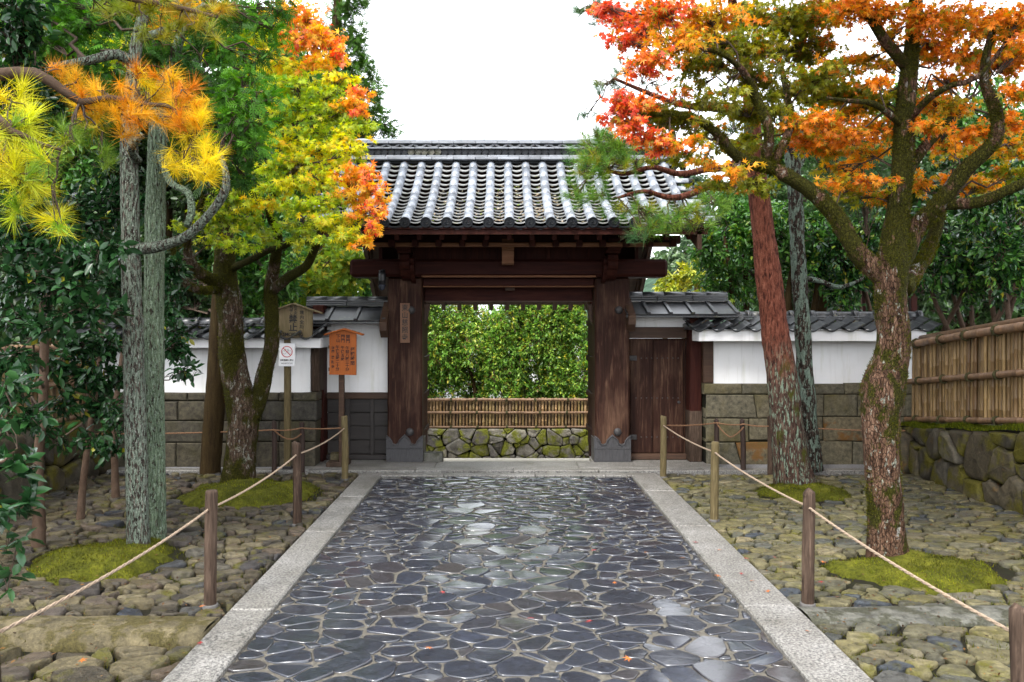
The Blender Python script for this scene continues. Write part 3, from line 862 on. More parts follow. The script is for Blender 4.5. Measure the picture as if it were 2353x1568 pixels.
def wavy_tile_mesh(name, w, L, mat):
    """one S-shaped roof tile, sloping down towards -y"""
    n = 10; v = []; th = .016
    for side in (0, 1):
        for j in range(2):
            for i in range(n + 1):
                t = i / n
                z = -.034 * math.sin(t * 2 * math.pi * .80 + .2) * 1.0 + (.014 if t > .85 else 0)
                v.append(((t - .5) * w * 1.06, -L / 2 + L * j, z - side * th))
    k = n + 1; f = []
    for i in range(n):
        f.append((i, i + 1, k + i + 1, k + i)); f.append((2 * k + i, 3 * k + i, 3 * k + i + 1, 2 * k + i + 1))
        f.append((2 * k + i, 2 * k + i + 1, i + 1, i)); f.append((k + i, k + i + 1, 3 * k + i + 1, 3 * k + i))
    return me_from(name, v, f, mat, False)
WAVY = wavy_tile_mesh('roof_tile', .207, .20, M['tile_wall'])

def half_round_mesh(name, r, L, mat, seg=10, flare=1.0, axis='x', full=False):
    """barrel tile lying along x (or y)"""
    v = []; f = []
    a0, a1 = (0, 2 * math.pi) if full else (-.12, math.pi + .12)
    for j, (t, k) in enumerate(((-.5, 1.0), (-.46, flare), (.46, flare), (.5, 1.0))) if False else enumerate(((-.5, flare), (.5, 1.0))):
        for i in range(seg + 1):
            a = a0 + (a1 - a0) * i / seg
            c, s = math.cos(a) * r * k, math.sin(a) * r * k
            v.append((t * L, c, s) if axis == 'x' else (c, t * L, s))
    k = seg + 1
    for i in range(seg): f.append((i, i + 1, k + i + 1, k + i))
    f.append(tuple(range(k))[::-1]); f.append(tuple(range(k, 2 * k)))
    m = me_from(name, v, f, mat, False)
    for p in m.polygons: p.use_smooth = len(p.vertices) == 4
    return m

def wall_roof(parent, x0, x1, yc, ze, zr, half):
    """tiled coping: two rows of wavy tiles, a ridge of flat strips and a rounded cap"""
    n = int((x1 - x0) / .207)
    sl = math.atan2(zr - ze, half)
    for row in range(2):
        t = (row + .5) / 2
        for i in range(n):
            x = x0 + (i + .5) * (x1 - x0) / n
            inst('roof_tile', WAVY, parent, (x, yc - half * (1 - t * .92), ze + (zr - ze) * t * .92 + .012 + .012 * row), (sl, 0, 0), ((x1 - x0) / n / .207, 1, 1))
    MBk = MB()
    MBk.add([(x0, yc, zr - .03), (x1, yc, zr - .03), (x1, yc + half, ze), (x0, yc + half, ze), (x0, yc - half + .05, ze - .012), (x1, yc - half + .05, ze - .012)], [(0, 1, 2, 3), (4, 5, 1, 0), (5, 4, 3, 2), (0, 3, 4), (1, 5, 2)])
    MBk.obj('roof_core', M['tile_wall'], parent)
    for k in range(2):
        y0 = yc - .085 + .015 * k
        m = int((x1 - x0) / .42)
        for i in range(m):
            a = x0 + (x1 - x0) * i / m; b = x0 + (x1 - x0) * (i + 1) / m
            box('ridge_strip', a + .002, b - .002, y0, yc + .085 - .015 * k, zr + .006 + .024 * k, zr + .026 + .024 * k, M['tile_wall'], parent, .004)
    m = int((x1 - x0) / .235)
    for i in range(m):
        a = x0 + (x1 - x0) * i / m; b = x0 + (x1 - x0) * (i + 1) / m
        inst('ridge_cap_tile', CAPT, parent, ((a + b) / 2, yc, zr + .052), (0, 0, 0), ((b - a) / .235 * .995, 1, 1))
        inst('cap_collar', COLLAR, parent, (b, yc, zr + .054))
CAPT = half_round_mesh('ridge_cap_tile', .055, .235, M['tile_wall'], flare=1.0)
COLLAR = half_round_mesh('cap_collar', .066, .05, M['tile_wall'], 8)

# ---- right plaster wall
rw = thing('plaster_wall', (3.4, 9.2, 0), 'white plastered wall on squared blocks with rusty stains, beside the small side door', 'wall', 'plastered boundary walls')
Yf = 9.06
px_blocks([(r4(1618, 882, 1706, 907), 'a'), (r4(1706, 882, 1941, 907), 'a'), (r4(1941, 880, 2120, 907), 'a'),
           ([(1622, 907), (1733, 907), (1741, 962), (1622, 962)], 'a'), ([(1733, 907), (1862, 907), (1862, 960), (1741, 962)], 'a'), (r4(1862, 907, 1894, 958), 'a'), (r4(1894, 907, 1971, 958), 'a'), (r4(1971, 907, 2120, 958), 'a'),
           (r4(1622, 962, 1722, 1017), 'a'), (r4(1722, 962, 1824, 1012), 'a'), (r4(1824, 958, 1892, 1012), 'a'), (r4(1892, 958, 2010, 1015), 'r'), (r4(2010, 958, 2120, 1015), 'a'),
           ([(1622, 1017), (1690, 1017), (1705, 1077), (1622, 1077)], 'a'), ([(1690, 1017), (1800, 1014), (1806, 1077), (1705, 1077)], 'r'), ([(1800, 1012), (1868, 1012), (1884, 1077), (1806, 1077)], 'a'), ([(1868, 1012), (1960, 1015), (1960, 1077), (1884, 1077)], 'a'), (r4(1960, 1015, 2120, 1077), 'a')],
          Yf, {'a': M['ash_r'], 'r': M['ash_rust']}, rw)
box('joint_core', 2.32, 4.72, 9.08, 9.5, -.08, .93, M['soil'], rw)
box('plaster_panel', 2.42, 4.7, 9.12, 9.45, .93, 1.45, M['plaster'], rw)
box('plaster_cornice', 2.19, 4.72, 8.86, 9.72, 1.428, 1.56, M['plaster'], rw, .004)
box('end_post', 2.30, 2.415, 9.10, 9.3, .945, 1.428, M['rail_wood'], rw, .006)
wall_roof(rw, 2.12, 4.85, 9.28, 1.562, 1.66, .5)
# ---- left plaster wall
lw = thing('plaster_wall', (-3.3, 9.05, 0), 'white plastered wall on dark squared blocks, behind the yellow maple and notice boards', 'wall', 'plastered boundary walls')
Yf = 8.90
px_blocks([(r4(230, 902, 430, 922), 'a'), (r4(430, 902, 640, 922), 'a'), (r4(640, 902, 672, 922), 'a'), (r4(672, 902, 728, 922), 'a'),
           (r4(230, 922, 408, 968), 'a'), (r4(408, 922, 520, 968), 'a'), (r4(520, 922, 600, 968), 'a'), (r4(600, 922, 728, 968), 'a'),
           (r4(230, 968, 330, 1018), 'a'), (r4(330, 968, 470, 1018), 'a'), (r4(470, 968, 565, 1016), 'a'), (r4(565, 968, 642, 1016), 'a'), (r4(642, 968, 726, 1016), 'a'),
           (r4(230, 1018, 404, 1082), 'a'), (r4(404, 1018, 545, 1082), 'a'), (r4(545, 1016, 640, 1082), 'a'), (r4(640, 1016, 724, 1082), 'a')],
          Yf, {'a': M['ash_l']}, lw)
box('joint_core', -4.6, -2.1, 8.92, 9.35, -.08, .84, M['soil'], lw)
box('plaster_panel', -4.6, -2.16, 8.96, 9.3, .84, 1.37, M['plaster'], lw)
box('plaster_cornice', -4.6, -2.0, 8.76, 9.55, 1.356, 1.476, M['plaster'], lw, .004)
box('end_post', -2.155, -2.06, 8.97, 9.2, .86, 1.356, M['post_wood'], lw, .006)
wall_roof(lw, -4.75, -1.98, 9.15, 1.478, 1.585, .52)

# ------------------------------------------------------------------ bamboo fences on fieldstone walls
def culm_mesh(name, r, L, mat, seed, seg=7, nodes=5):
    rg = random.Random(seed); zs = [0]
    z = rg.uniform(.05, .2)
    prof = [(0, r)]
    while z < L - .03:
        prof += [(z - .006, r), (z, r * 1.13), (z + .006, r)]
        z += rg.uniform(.16, .26)
    prof.append((L, r))
    v = []; f = []
    for zz, rr in prof:
        for k in range(seg):
            a = 2 * math.pi * k / seg; v.append((math.cos(a) * rr, math.sin(a) * rr, zz))
    for j in range(len(prof) - 1):
        for k in range(seg):
            q = (k + 1) % seg; f.append((j * seg + k, j * seg + q, (j + 1) * seg + q, (j + 1) * seg + k))
    f.append(tuple((len(prof) - 1) * seg + k for k in range(seg)))
    return me_from(name, v, f, mat, True)

def fence(root, a, b, za, zb, h, spacing, mat, rails, rr=.03, ties=.45, face=(-1, 0), seed=1, rail_mat=None, rail_name='bamboo_rail'):
    """upright canes from a to b (x, y), foot heights za..zb, with horizontal rails on the seen face"""
    a, b = Vector((*a, 0)), Vector((*b, 0)); L = (b - a).length; d = (b - a) / L
    n = int(L / spacing); rg = random.Random(seed)
    meshes = [culm_mesh('bamboo_cane', spacing * .5, h, mat, seed * 10 + k) for k in range(6)]
    nrm = Vector((face[0], face[1], 0))
    for i in range(n):
        t = (i + .5) / n; p = a.lerp(b, t); p.z = za + (zb - za) * t + rg.uniform(-.012, .012)
        p += nrm * rg.uniform(-.006, .006)
        inst('bamboo_cane', meshes[rg.randrange(6)], root, p, (rg.uniform(-.012, .012), rg.uniform(-.012, .012), rg.uniform(0, 6.28)), (rg.uniform(.58, .86), rg.uniform(.58, .86), 1))
    mb = MB()   # dark split canes behind
    s = 0
    p0 = a - nrm * .03; p1 = b - nrm * .03
    mb.add([(p0.x, p0.y, za), (p1.x, p1.y, zb), (p1.x, p1.y, zb + h * .98), (p0.x, p0.y, za + h * .98)], [(0, 1, 2, 3)])
    q0 = a - nrm * .05; q1 = b - nrm * .05
    mb.add([(q0.x, q0.y, za), (q1.x, q1.y, zb), (q1.x, q1.y, zb + h * .98), (q0.x, q0.y, za + h * .98)], [(3, 2, 1, 0)])
    mb.obj('backing_layer', M['post_dark'], root)
    for hz, rad in rails:
        pts = []; rd = []
        m = int(L / .28)
        off = nrm * (spacing * .5 + rad)
        for i in range(m + 1):
            t = i / m; c = a.lerp(b, t) + off; c.z = za + (zb - za) * t + hz + rg.uniform(-.004, .004)
            for dt, k in ((-.008, .98), (0, 1.1), (.008, .98)):
                pts.append(c + d * dt); rd.append(rad * k * (1 - .12 * t))
        v, f = tube_geo(pts, rd, 9, .3, smooth_path=False)
        o = obj(rail_name, v, f, rail_mat or M['bamboo_rail'], root, True)
        m = max(2, int(L / ties))
        for i in range(m):
            t = (i + .5 + rg.uniform(-.1, .1)) / m; c = a.lerp(b, t) + off; c.z = za + (zb - za) * t + hz
            vv = []; ff = []
            for k in range(3):
                cc = c + d * (k - 1) * .012
                ring = [cc + (nrm * math.cos(x) + UZ * math.sin(x)) * (rad * 1.14) for x in [j * math.pi / 4 for j in range(9)]]
                g, h2 = tube_geo(ring, [.007] * 9, 4, .1, smooth_path=False, caps=False)
                n0 = len(vv); vv += g; ff += [tuple(q + n0 for q in w) for w in h2]
            obj('tie', vv, ff, M['tie'], root)

# right: mossy fieldstone wall, canes above, dropping towards the gate
XR = 4.42
bank = thing('fieldstone_wall', (XR, 6.8, 0), 'mossy fieldstone wall below the sloping bamboo fence, beyond the mossy maple', 'wall', 'fieldstone walls')
rg = random.Random(21)
def right_top(y): return .47 + (8.95 - y) * .107
polys = cells(2.6, 9.02, -.02, 1.02, .27, .008, rg, stretch=1.0, wvar=.5)
polys = [clip(p, .107, 1.0, .47 + 8.95 * .107 - .01) for p in polys]
polys = [p for p in polys if len(p) > 2 and max(q[1] for q in p) - min(q[1] for q in p) > .05]
lay_stones(polys, bank, M['bank'], (lambda a, b: Vector((XR + .07 * b, a, b)), -UY * -1, UZ, -UX), rg, .06, .03, .015, .08, .006, warp=.016, hvar=.5, cut=.16)
mb = MB(); mb.add([(XR + .05, 2.4, -.09), (XR + .05, 9.04, -.09), (XR + .06, 9.04, right_top(9.04)), (XR + .06, 2.4, right_top(2.4)), (XR + 3.5, 2.4, right_top(2.4) + .2), (XR + 3.5, 9.04, right_top(9.04) + .2)], [(0, 1, 2, 3)[::-1], (3, 2, 5, 4)[::-1]])
mb.obj('earth_fill', M['soil'], bank)
q = 12000   # moss mat along the top of the wall
pos = np.empty((q, 3)); pos[:, 1] = NR.uniform(4.5, 8.95, q); pos[:, 0] = XR - .02 + NR.random(q) ** 1.3 * .36
pos[:, 2] = .47 + (8.95 - pos[:, 1]) * .107 + .012 + .03 * np.sin(pos[:, 1] * 7) * np.cos(pos[:, 0] * 9) - .25 * np.maximum(0, XR + .04 - pos[:, 0])
tip = NR.normal(0, .5, (q, 3)); tip[:, 2] = 1
o = scatter('moss_mat', 'blade', pos, tip, NR.normal(0, 1, (q, 3)), NR.uniform(.02, .045, q), mix_cols([(3, (.09, .115, .008)), (2, (.055, .075, .006)), (2, (.15, .155, .012))], q), M['moss_fuzz'], bank)
o["kind"] = "stuff"
rf = thing('bamboo_fence', (4.62, 6.9, .6), 'tall cane fence with three stout rails, sloping above the mossy wall', 'fence', 'bamboo fences')
za, zb = .52 + (8.98 - 4.2) * .107, .52
fence(rf, (4.62, 4.2), (4.62, 8.98), za, zb, .90, .056, M['bamboo'], [(.86, .045), (.45, .036), (.03, .034)], face=(-1, 0), seed=3)
vq, fq = tube_geo([(4.66, 4.2, za + .93), (4.66, 8.98, zb + .93)], [.035, .032], 8, smooth_path=False)
obj('top_cane', vq, fq, M['bamboo_rail'], rf, True)

# left: the same behind the camellias
XL = -4.35
bankl = thing('fieldstone_wall', (XL, 6.5, 0), 'low wall of big rounded stones behind the camellia stems', 'wall', 'fieldstone walls')
polys = cells(3.2, 8.9, -.02, .62, .36, .014, rg, wvar=.5)
lay_stones(polys, bankl, M['bank'], (lambda a, b: Vector((XL - .07 * b, a, b)), UY, UZ, UX), rg, .07, .03, .015, .08, .006, warp=.018, hvar=.5, cut=.16)
mb = MB(); mb.add([(XL - .06, 3, -.09), (XL - .06, 8.95, -.09), (XL - .06, 8.95, .62), (XL - .06, 3, .62), (XL - 4, 3, .7), (XL - 4, 8.95, .7)], [(0, 1, 2, 3), (3, 2, 5, 4)])
mb.obj('earth_fill', M['soil'], bankl)
lf = thing('bamboo_fence', (-4.55, 6.5, .6), 'shaded cane fence behind the dark glossy camellias', 'fence', 'bamboo fences')
fence(lf, (-4.55, 3.6), (-4.55, 8.9), .66, .6, .8, .056, M['bamboo'], [(.76, .04), (.4, .034), (.03, .034)], face=(1, 0), seed=5)

# beyond the gate: pale and mossy stones, golden canes
YB = 13.2
def rear_top(x): return P(1165, 988, YB).z
bankr = thing('fieldstone_wall', (0, YB, -.6), 'rough wall of pale and mossy stones seen through the gateway', 'wall', 'fieldstone walls')
zt = P(0, 986, YB).z; zb0 = P(0, 1062, YB).z - .12
polys = cells(-3.0, 3.2, zb0, zt, .13, .008, rg, stretch=1.3, wvar=.9, merge=.15)
lay_stones(polys, bankr, M['rear_stone'], (lambda a, b: Vector((a, YB + .05 * b, b)), UX, UZ, -UY), rg, .06, .02, .01, .14, .012, warp=.010, hvar=.6, cut=.12, smooth=False)
mb = MB(); mb.add([(-3.2, YB + .06, zb0 - .2), (3.4, YB + .06, zb0 - .2), (3.4, YB + .06, zt), (-3.2, YB + .06, zt), (-3.2, YB + 3, zt), (3.4, YB + 3, zt)], [(0, 1, 2, 3), (3, 2, 5, 4)])
mb.obj('earth_fill', M['soil'], bankr)
bf = thing('bamboo_fence', (0, YB + .12, zt), 'golden cane fence on the stone wall seen through the gateway', 'fence', 'bamboo fences')
hh = P(0, 914, YB + .12).z - zt
fence(bf, (-2.6, YB + .12), (2.8, YB + .12), zt - .01, zt - .01, hh, .055, M['bamboo_rear'], [(hh - .02, .026), (P(0, 948, YB).z - zt, .022), (P(0, 983, YB).z - zt + .01, .022)], face=(0, -1), seed=7)

# ------------------------------------------------------------------ the temple gate
GX = .073; HS = 1.197
gate = thing('temple_gate', (GX, 9.4, 0), 'large dark timber temple gate with a grey tiled roof over the path', 'gate')
W, WX = M['gate_wood'], M['gate_wood_x']
YP = 9.18
def extrude_yz(poly, x0, x1):
    n = len(poly); v = [(x0, y, z) for y, z in poly] + [(x1, y, z) for y, z in poly]
    f = [tuple(range(n)), tuple(range(n, 2 * n))[::-1]] + [(i, n + i, n + (i + 1) % n, (i + 1) % n) for i in range(n)]
    return v, f
def extrude_xz(poly, y0, y1):
    n = len(poly); v = [(x, y0, z) for x, z in poly] + [(x, y1, z) for x, z in poly]
    f = [tuple(range(n)), tuple(range(n, 2 * n))[::-1]] + [(i, n + i, n + (i + 1) % n, (i + 1) % n) for i in range(n)]
    return v, f
half = [(-.205, .338), (-.170, .318), (-.148, .288), (-.138, .252), (-.104, .236), (-.072, .252), (-.062, .288), (-.036, .318), (0, .348)]
shoe_curve = half + [(-x, z) for x, z in half[-2::-1]]
def dome_mesh(name, r, mat, d=.6, seg=12):
    v = []; f = []
    for j in range(5):
        a = j / 5 * math.pi / 2
        for k in range(seg):
            t = 2 * math.pi * k / seg; v.append((math.cos(t) * r * math.cos(a), -math.sin(a) * r * d, math.sin(t) * r * math.cos(a)))
    v.append((0, -r * d, 0))
    for j in range(4):
        for k in range(seg): f.append((j * seg + k, j * seg + (k + 1) % seg, (j + 1) * seg + (k + 1) % seg, (j + 1) * seg + k))
    f += [(4 * seg + k, 4 * seg + (k + 1) % seg, 5 * seg) for k in range(seg)]
    return me_from(name, v, f, mat, True)
KNOB = dome_mesh('nail_cover', .048, M['iron'])
STUD = dome_mesh('stud', .009, M['iron'], seg=6)
for s in (-1, 1):
    cx = GX + s * HS
    pil = box('pillar', cx - .2, cx + .2, YP, YP + .30, .03, 2.158, M['pillar_wood'], gate, .018)
    # lead-grey shoe
    poly = [(cx - .212, .034), (cx + .212, .034)] + [(cx + x * 1.03, z) for x, z in shoe_curve[::-1]]
    v, f = extrude_xz(poly, YP - .014, YP + .004)
    sh = obj('metal_shoe', v, f, M['lead'], gate)
    mb = MB()
    mb.add(*tube_geo([(cx + x * 1.0, YP - .016, z - .014) for x, z in shoe_curve], [.009] * len(shoe_curve), 6, .03))
    pts = []
    for i in range(25):
        x = -.205 + .41 * i / 24; pts.append((cx + x, YP - .015, .185 + (.006 if i % 2 else -.004)))
    mb.add(*tube_geo(pts, [.005] * len(pts), 4, .1, smooth_path=False))
    mb.obj('raised_edge', M['lead'], sh, True)
    for x, z in ((-.17, .27), (0, .27), (.17, .27), (-.17, .07), (.17, .07)):
        inst('stud', STUD, sh, (cx + x, YP - .015, z))
    box('shoe_side_plate', cx - s * .2 - (.012 if s > 0 else -.012), cx - s * .2, YP + .006, YP + .296, .036, .30, M['lead'], gate, .003)
    for z, dx in ((1.78, .075), (.375, .06)):
        inst('nail_cover', KNOB, gate, (cx + dx, YP - .002, z))
    # door leaf folded back behind the pillar, and the rear post
    ix = cx - s * .115
    leaf = box('door_leaf', ix - .03, ix + .03, YP + .36, YP + 1.28, .07, 1.86, W, gate, .006)
    for k in range(4):
        box('door_batten', ix - s * .03, ix - s * .055, YP + .365, YP + 1.27, .25 + .45 * k, .32 + .45 * k, W, leaf, .004)
    box('rear_post', cx - .11 + s * .06, cx + .11 + s * .06, 11.05, 11.27, -.25, 2.35, W, gate, .012)
    beam('tie_beam', (cx + s * .06, YP + .2, 2.30), (cx + s * .06, 11.5, 2.30), .13, .17, W, gate)
    beam('tie_rail', (cx + s * .06, YP + .3, 1.42), (cx + s * .06, 11.05, 1.42), .09, .13, W, gate)
    # carved bracket arm
    bx = GX + s * 1.165
    top = [(9.10, 2.56), (8.74, 2.56), (8.74, 2.50), (8.76, 2.462), (8.80, 2.44), (8.85, 2.43), (8.86, 2.41), (9.10, 2.41)]
    obj('bracket_arm', *extrude_yz(top, bx - .075, bx + .075), W, gate)
    nose = [(9.10, 2.41), (8.90, 2.41), (8.875, 2.39), (8.87, 2.355), (8.885, 2.335), (8.87, 2.315), (8.88, 2.275), (8.915, 2.24), (8.955, 2.225), (8.975, 2.20), (9.0, 2.17), (9.06, 2.14), (9.178, 2.12), (9.178, 2.41)]
    obj('carved_nose', *extrude_yz(nose, bx - .055, bx + .055), W, gate)
    obj('carved_nose', *extrude_yz([(y + .04, z - .04) for y, z in nose], bx + .058 * -s, bx + .10 * -s), W, gate)
    # knee brace inside the opening
    kn = [(cx - s * .2, 1.86), (cx - s * .2, 1.62), (cx - s * .235, 1.70), (cx - s * .262, 1.86)]
    obj('knee_brace', *extrude_xz(kn, YP + .30, YP + .40), M['rail_wood'], gate)
# beams
x0, x1 = XZ(803, 0, 9.08)[0], XZ(1535, 0, 9.08)[0]
v, f = box_geo(x0, x1, 9.08, 9.46, 2.16, 2.362, 0)
obj('main_beam', *box_geo(x0, x1, 9.08, 9.46, 2.160, 2.362, .03), WX, gate)
box('lit_edge_strip', GX - .995, GX + .995, 9.075, 9.10, 2.152, 2.176, M['eave_wood'], gate, .006)  # paler strips: bounced light on the beams' lower chamfers put into colour
box('lit_edge_strip', GX - .995, GX + .995, 9.205, 9.225, 2.046, 2.062, M['eave_wood'], gate, .005)
box('second_beam', GX - .997, GX + .997, 9.215, 9.42, 2.056, 2.158, WX, gate, .014)
box('door_lintel', GX - .997, GX + .997, 9.44, 9.62, 1.886, 2.07, WX, gate, .01)
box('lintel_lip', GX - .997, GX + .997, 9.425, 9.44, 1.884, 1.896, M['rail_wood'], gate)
box('hanging_block', *[XZ(p, 0, 9.3)[0] for p in (1161, 1183)], 9.30, 9.40, 2.012, 2.05, M['rail_wood'], gate, .004)
xc = XZ(1167, 0, 8.86)[0]
cb = [(9.10, 2.56), (8.78, 2.56), (8.78, 2.47), (8.80, 2.455), (8.80, 2.44), (8.785, 2.43), (8.805, 2.30), (8.83, 2.285), (9.10, 2.29)]
obj('centre_bracket', *extrude_yz(cb, xc - .066, xc + .066), M['eave_wood'], gate)
# eave purlin with rafter feet
EV = 8.12
box('eave_purlin', GX - 1.83, GX + 1.83, 8.70, 8.80, 2.468, 2.512, M['eave_wood'], gate, .008)
box('wall_plate', GX - 1.9, GX + 1.9, 8.80, 8.92, 2.512, 2.60, W, gate, .006)
sp = .255
FOOT = me_from('rafter_foot', *box_geo(-.033, .033, -.05, .05, -.038, .038, .006), W)
for k in range(-7, 8):
    if k == 0: continue
    inst('rafter_foot', FOOT, gate, (GX + k * sp, 8.66, 2.498))
# panels between beam and purlin
n = 10
for k in range(n):
    a = GX - 1.15 + 2.3 * k / n
    box('frieze_panel', a + .01, a + 2.3 / n - .01, 9.16, 9.18, 2.364, 2.60, W, gate)
    box('frieze_strut', a - .02, a + .02, 9.13, 9.165, 2.364, 2.60, W, gate, .003)
# ------------------------------------------------------------------ roof
RY, RZ = 9.88, 3.60          # head of the tile courses
EY, EZ = 8.13, 2.62
def roof_pt(t):
    """t 0 at the head, 1 at the eave; the slope sags a little"""
    y = RY + (EY - RY) * t; z = RZ + (EZ - RZ) * t - .10 * math.sin(math.pi * t) * (1 - .25 * t)
    return y, z
def roof_tan(t):
    a, b = roof_pt(t - .01), roof_pt(t + .01)
    return math.atan2(a[1] - b[1], a[0] - b[0])
RH = 2.02
SPX = .2125
roof = obj('roof', *(lambda prof: extrude_yz(prof, GX - RH, GX + RH))(
    [(roof_pt(t / 10)[0], roof_pt(t / 10)[1] - .03) for t in range(11)] + [(roof_pt(t / 10)[0], roof_pt(t / 10)[1] - .085) for t in range(10, -1, -1)]), W, gate)
tag(roof)
# rear slope (hidden from the path)
ry1, rz1 = 11.8, 1.98
rear = [(RY, RZ), (10.5, 3.02), (11.15, 2.47), (ry1, rz1), (ry1, rz1 - .07), (11.15, 2.39), (10.5, 2.94), (RY, RZ - .09)]
obj('rear_roof_slope', *extrude_yz(rear, GX - RH + .05, GX + RH - .05), M['rail_wood'], roof)
mb = MB()
for k in range(-9, 10):
    mb.add(*tube_geo([(GX + k * SPX, y, z + .02) for y, z in rear[:4]], [.05] * 4, 8, .3))
o = mb.obj('rear_barrel_tiles', M['tile'], roof, True); o["kind"] = "stuff"
for k in range(-8, 9):
    p0 = Vector((GX + k * .235, 11.84, rz1 - .12)); p1 = Vector((GX + k * .235, 10.3, 3.05))
    beam('rear_rafter', p0, p1, .06, .08, M['rail_wood'], roof, .004)
# rafters under the front slope
for k in range(-8, 9):
    yA, zA = roof_pt(.955); yB, zB = roof_pt(.30)
    beam('rafter', (GX + k * .2325, yA, zA - .135), (GX + k * .2325, yB, zB - .135), .05, .07, W, roof, .004)
box('eave_fascia', GX - RH - .01, GX + RH + .01, EY + .005, EY + .05, 2.536, 2.582, M['eave_wood'], roof, .005)
box('eave_batten', GX - RH - .02, GX + RH + .02, EY - .02, EY + .06, 2.583, 2.605, M['gate_wood_x'], roof, .004)
for s in (-1, 1):   # barge boards
    pr = [(roof_pt(t / 8)[0], roof_pt(t / 8)[1] - .04) for t in range(9)]
    lo = [(y, z - .20) for y, z in pr[::-1]]
    obj('barge_board', *extrude_yz(pr + lo, GX + s * (RH - .10), GX + s * (RH - .055)), M['rail_wood'], roof)
    pr = [(RY, RZ - .05), (10.5, 2.95), (11.15, 2.40), (ry1 + .02, rz1 - .06)]
    lo = [(y, z - .20) for y, z in pr[::-1]]
    obj('barge_board', *extrude_yz(pr + lo, GX + s * (RH - .14), GX + s * (RH - .095)), M['rail_wood'], roof)
# gable infill so that the roof space reads dark
box('gable_panel', GX - 1.5, GX - 1.46, 9.2, 10.6, 2.37, 3.0, W, roof)
box('gable_panel', GX + 1.46, GX + 1.5, 9.2, 10.6, 2.37, 3.0, W, roof)
box('roof_ceiling', GX - 1.5, GX + 1.5, 9.2, 10.8, 2.60, 2.62, W, roof)
# pan tiles: 18 channels x 16 courses
NC = 16
def pan_mesh():
    w, L, n = SPX - .055, .155, 8; v = []; f = []; th = .013
    for side in (0, 1):
        for j in range(2):
            for i in range(n + 1):
                a = (i / n - .5) * 2
                v.append((a * w / 2, -L / 2 + L * j, .028 * a * a - side * th))
    k = n + 1
    for i in range(n):
        f.append((i, i + 1, k + i + 1, k + i)); f.append((2 * k + i, 2 * k + i + 1, i + 1, i)); f.append((2 * k + i, 3 * k + i, 3 * k + i + 1, 2 * k + i + 1))
    m = me_from('pan_tile', v, f, M['tile_pan']); m.materials.append(M['tile_dark'])
    for i, p in enumerate(m.polygons): p.use_smooth = (i % 3 == 0); p.material_index = 1 if i % 3 == 2 else 0  # undersides coloured dark to paint shade into the gaps between courses
    return m
PAN = pan_mesh()
for c in range(18):
    x = GX + (c - 8.5) * SPX
    for r in range(NC):
        t = (r + .42) / NC; y, z = roof_pt(min(t, .965)); a = roof_tan(min(max(t, .02), .98))
        rr = random.Random(c * 50 + r)
        inst('pan_tile', PAN, roof, (x + rr.uniform(-.003, .003), y, z + .010 + rr.uniform(-.002, .002)), (a - .36, 0, rr.uniform(-.015, .015)))
# barrel tiles and round end discs
NB = 8
BAR = half_round_mesh('barrel_tile', .049, .262, M['tile'], 12, 1.04, 'y')
def disc_mesh(name, r, mat, swirl=True):
    v = []; f = []; seg = 20
    prof = [(r, .05), (r, -.006), (r * .96, -.012), (r * .84, -.012), (r * .80, -.002), (r * .80, -.0015)]
    for q, d in prof:
        for k in range(seg):
            a = 2 * math.pi * k / seg; v.append((math.cos(a) * q, d, math.sin(a) * q))
    for j in range(len(prof) - 1):
        for k in range(seg): f.append((j * seg + k, j * seg + (k + 1) % seg, (j + 1) * seg + (k + 1) % seg, (j + 1) * seg + k))
    f.append(tuple((len(prof) - 1) * seg + k for k in range(seg)))
    if swirl:
        for s in range(3):      # three raised commas
            a0 = s * 2 * math.pi / 3; pts = []; rd = []
            for i in range(7):
                a = a0 + i * .38; q = r * (.20 + .055 * i); pts.append((math.cos(a) * q, -.005, math.sin(a) * q)); rd.append(r * (.15 - .018 * i))
            g, h = tube_geo(pts, rd, 5, .1, smooth_path=False); n0 = len(v)
            v += [tuple(p) for p in g]; f += [tuple(i + n0 for i in w) for w in h]
        for k in range(14):
            a = 2 * math.pi * k / 14; g, h = box_geo(math.cos(a) * r * .7 - .003, math.cos(a) * r * .7 + .003, -.006, 0, math.sin(a) * r * .7 - .003, math.sin(a) * r * .7 + .003)
            n0 = len(v); v += g; f += [tuple(i + n0 for i in w) for w in h]
    return me_from(name, v, f, mat)
DISC = disc_mesh('end_disc', .055, M['tile_dark'])
for k in range(-9, 10):
    x = GX + k * SPX
    for r in range(NB):
        t = (r + .5) / NB; y, z = roof_pt(t); a = roof_tan(min(max(t, .02), .98))
        rr = random.Random(k * 77 + r)
        inst('barrel_tile', BAR, roof, (x + rr.uniform(-.003, .003), y, z + .040), (a, 0, rr.uniform(-.01, .01)))
    y, z = roof_pt(1.0)
    inst('end_disc', DISC, roof, (x, y - .040, z + .032), (.10, 0, random.Random(k).uniform(0, .0)))
# eave course: shallow upturned pan ends
LIP = me_from('eave_lip', *(lambda: (lambda n, w: ([((i / n - .5) * w, 0, .026 * ((i / n - .5) * 2) ** 2 + .012) for i in range(n + 1)] + [((i / n - .5) * w, .0, .026 * ((i / n - .5) * 2) ** 2 - .018) for i in range(n + 1)] + [((i / n - .5) * w, .05, .026 * ((i / n - .5) * 2) ** 2 - .0) for i in range(n + 1)],
     [(i, n + 1 + i, n + 2 + i, i + 1) for i in range(n)] + [(2 * n + 2 + i, i, i + 1, 2 * n + 3 + i) for i in range(n)]))(8, SPX - .06))(), M['tile_dark'])
for c in range(18):
    y, z = roof_pt(1.0); inst('eave_lip', LIP, roof, (GX + (c - 8.5) * SPX, y - .02, z - .020))
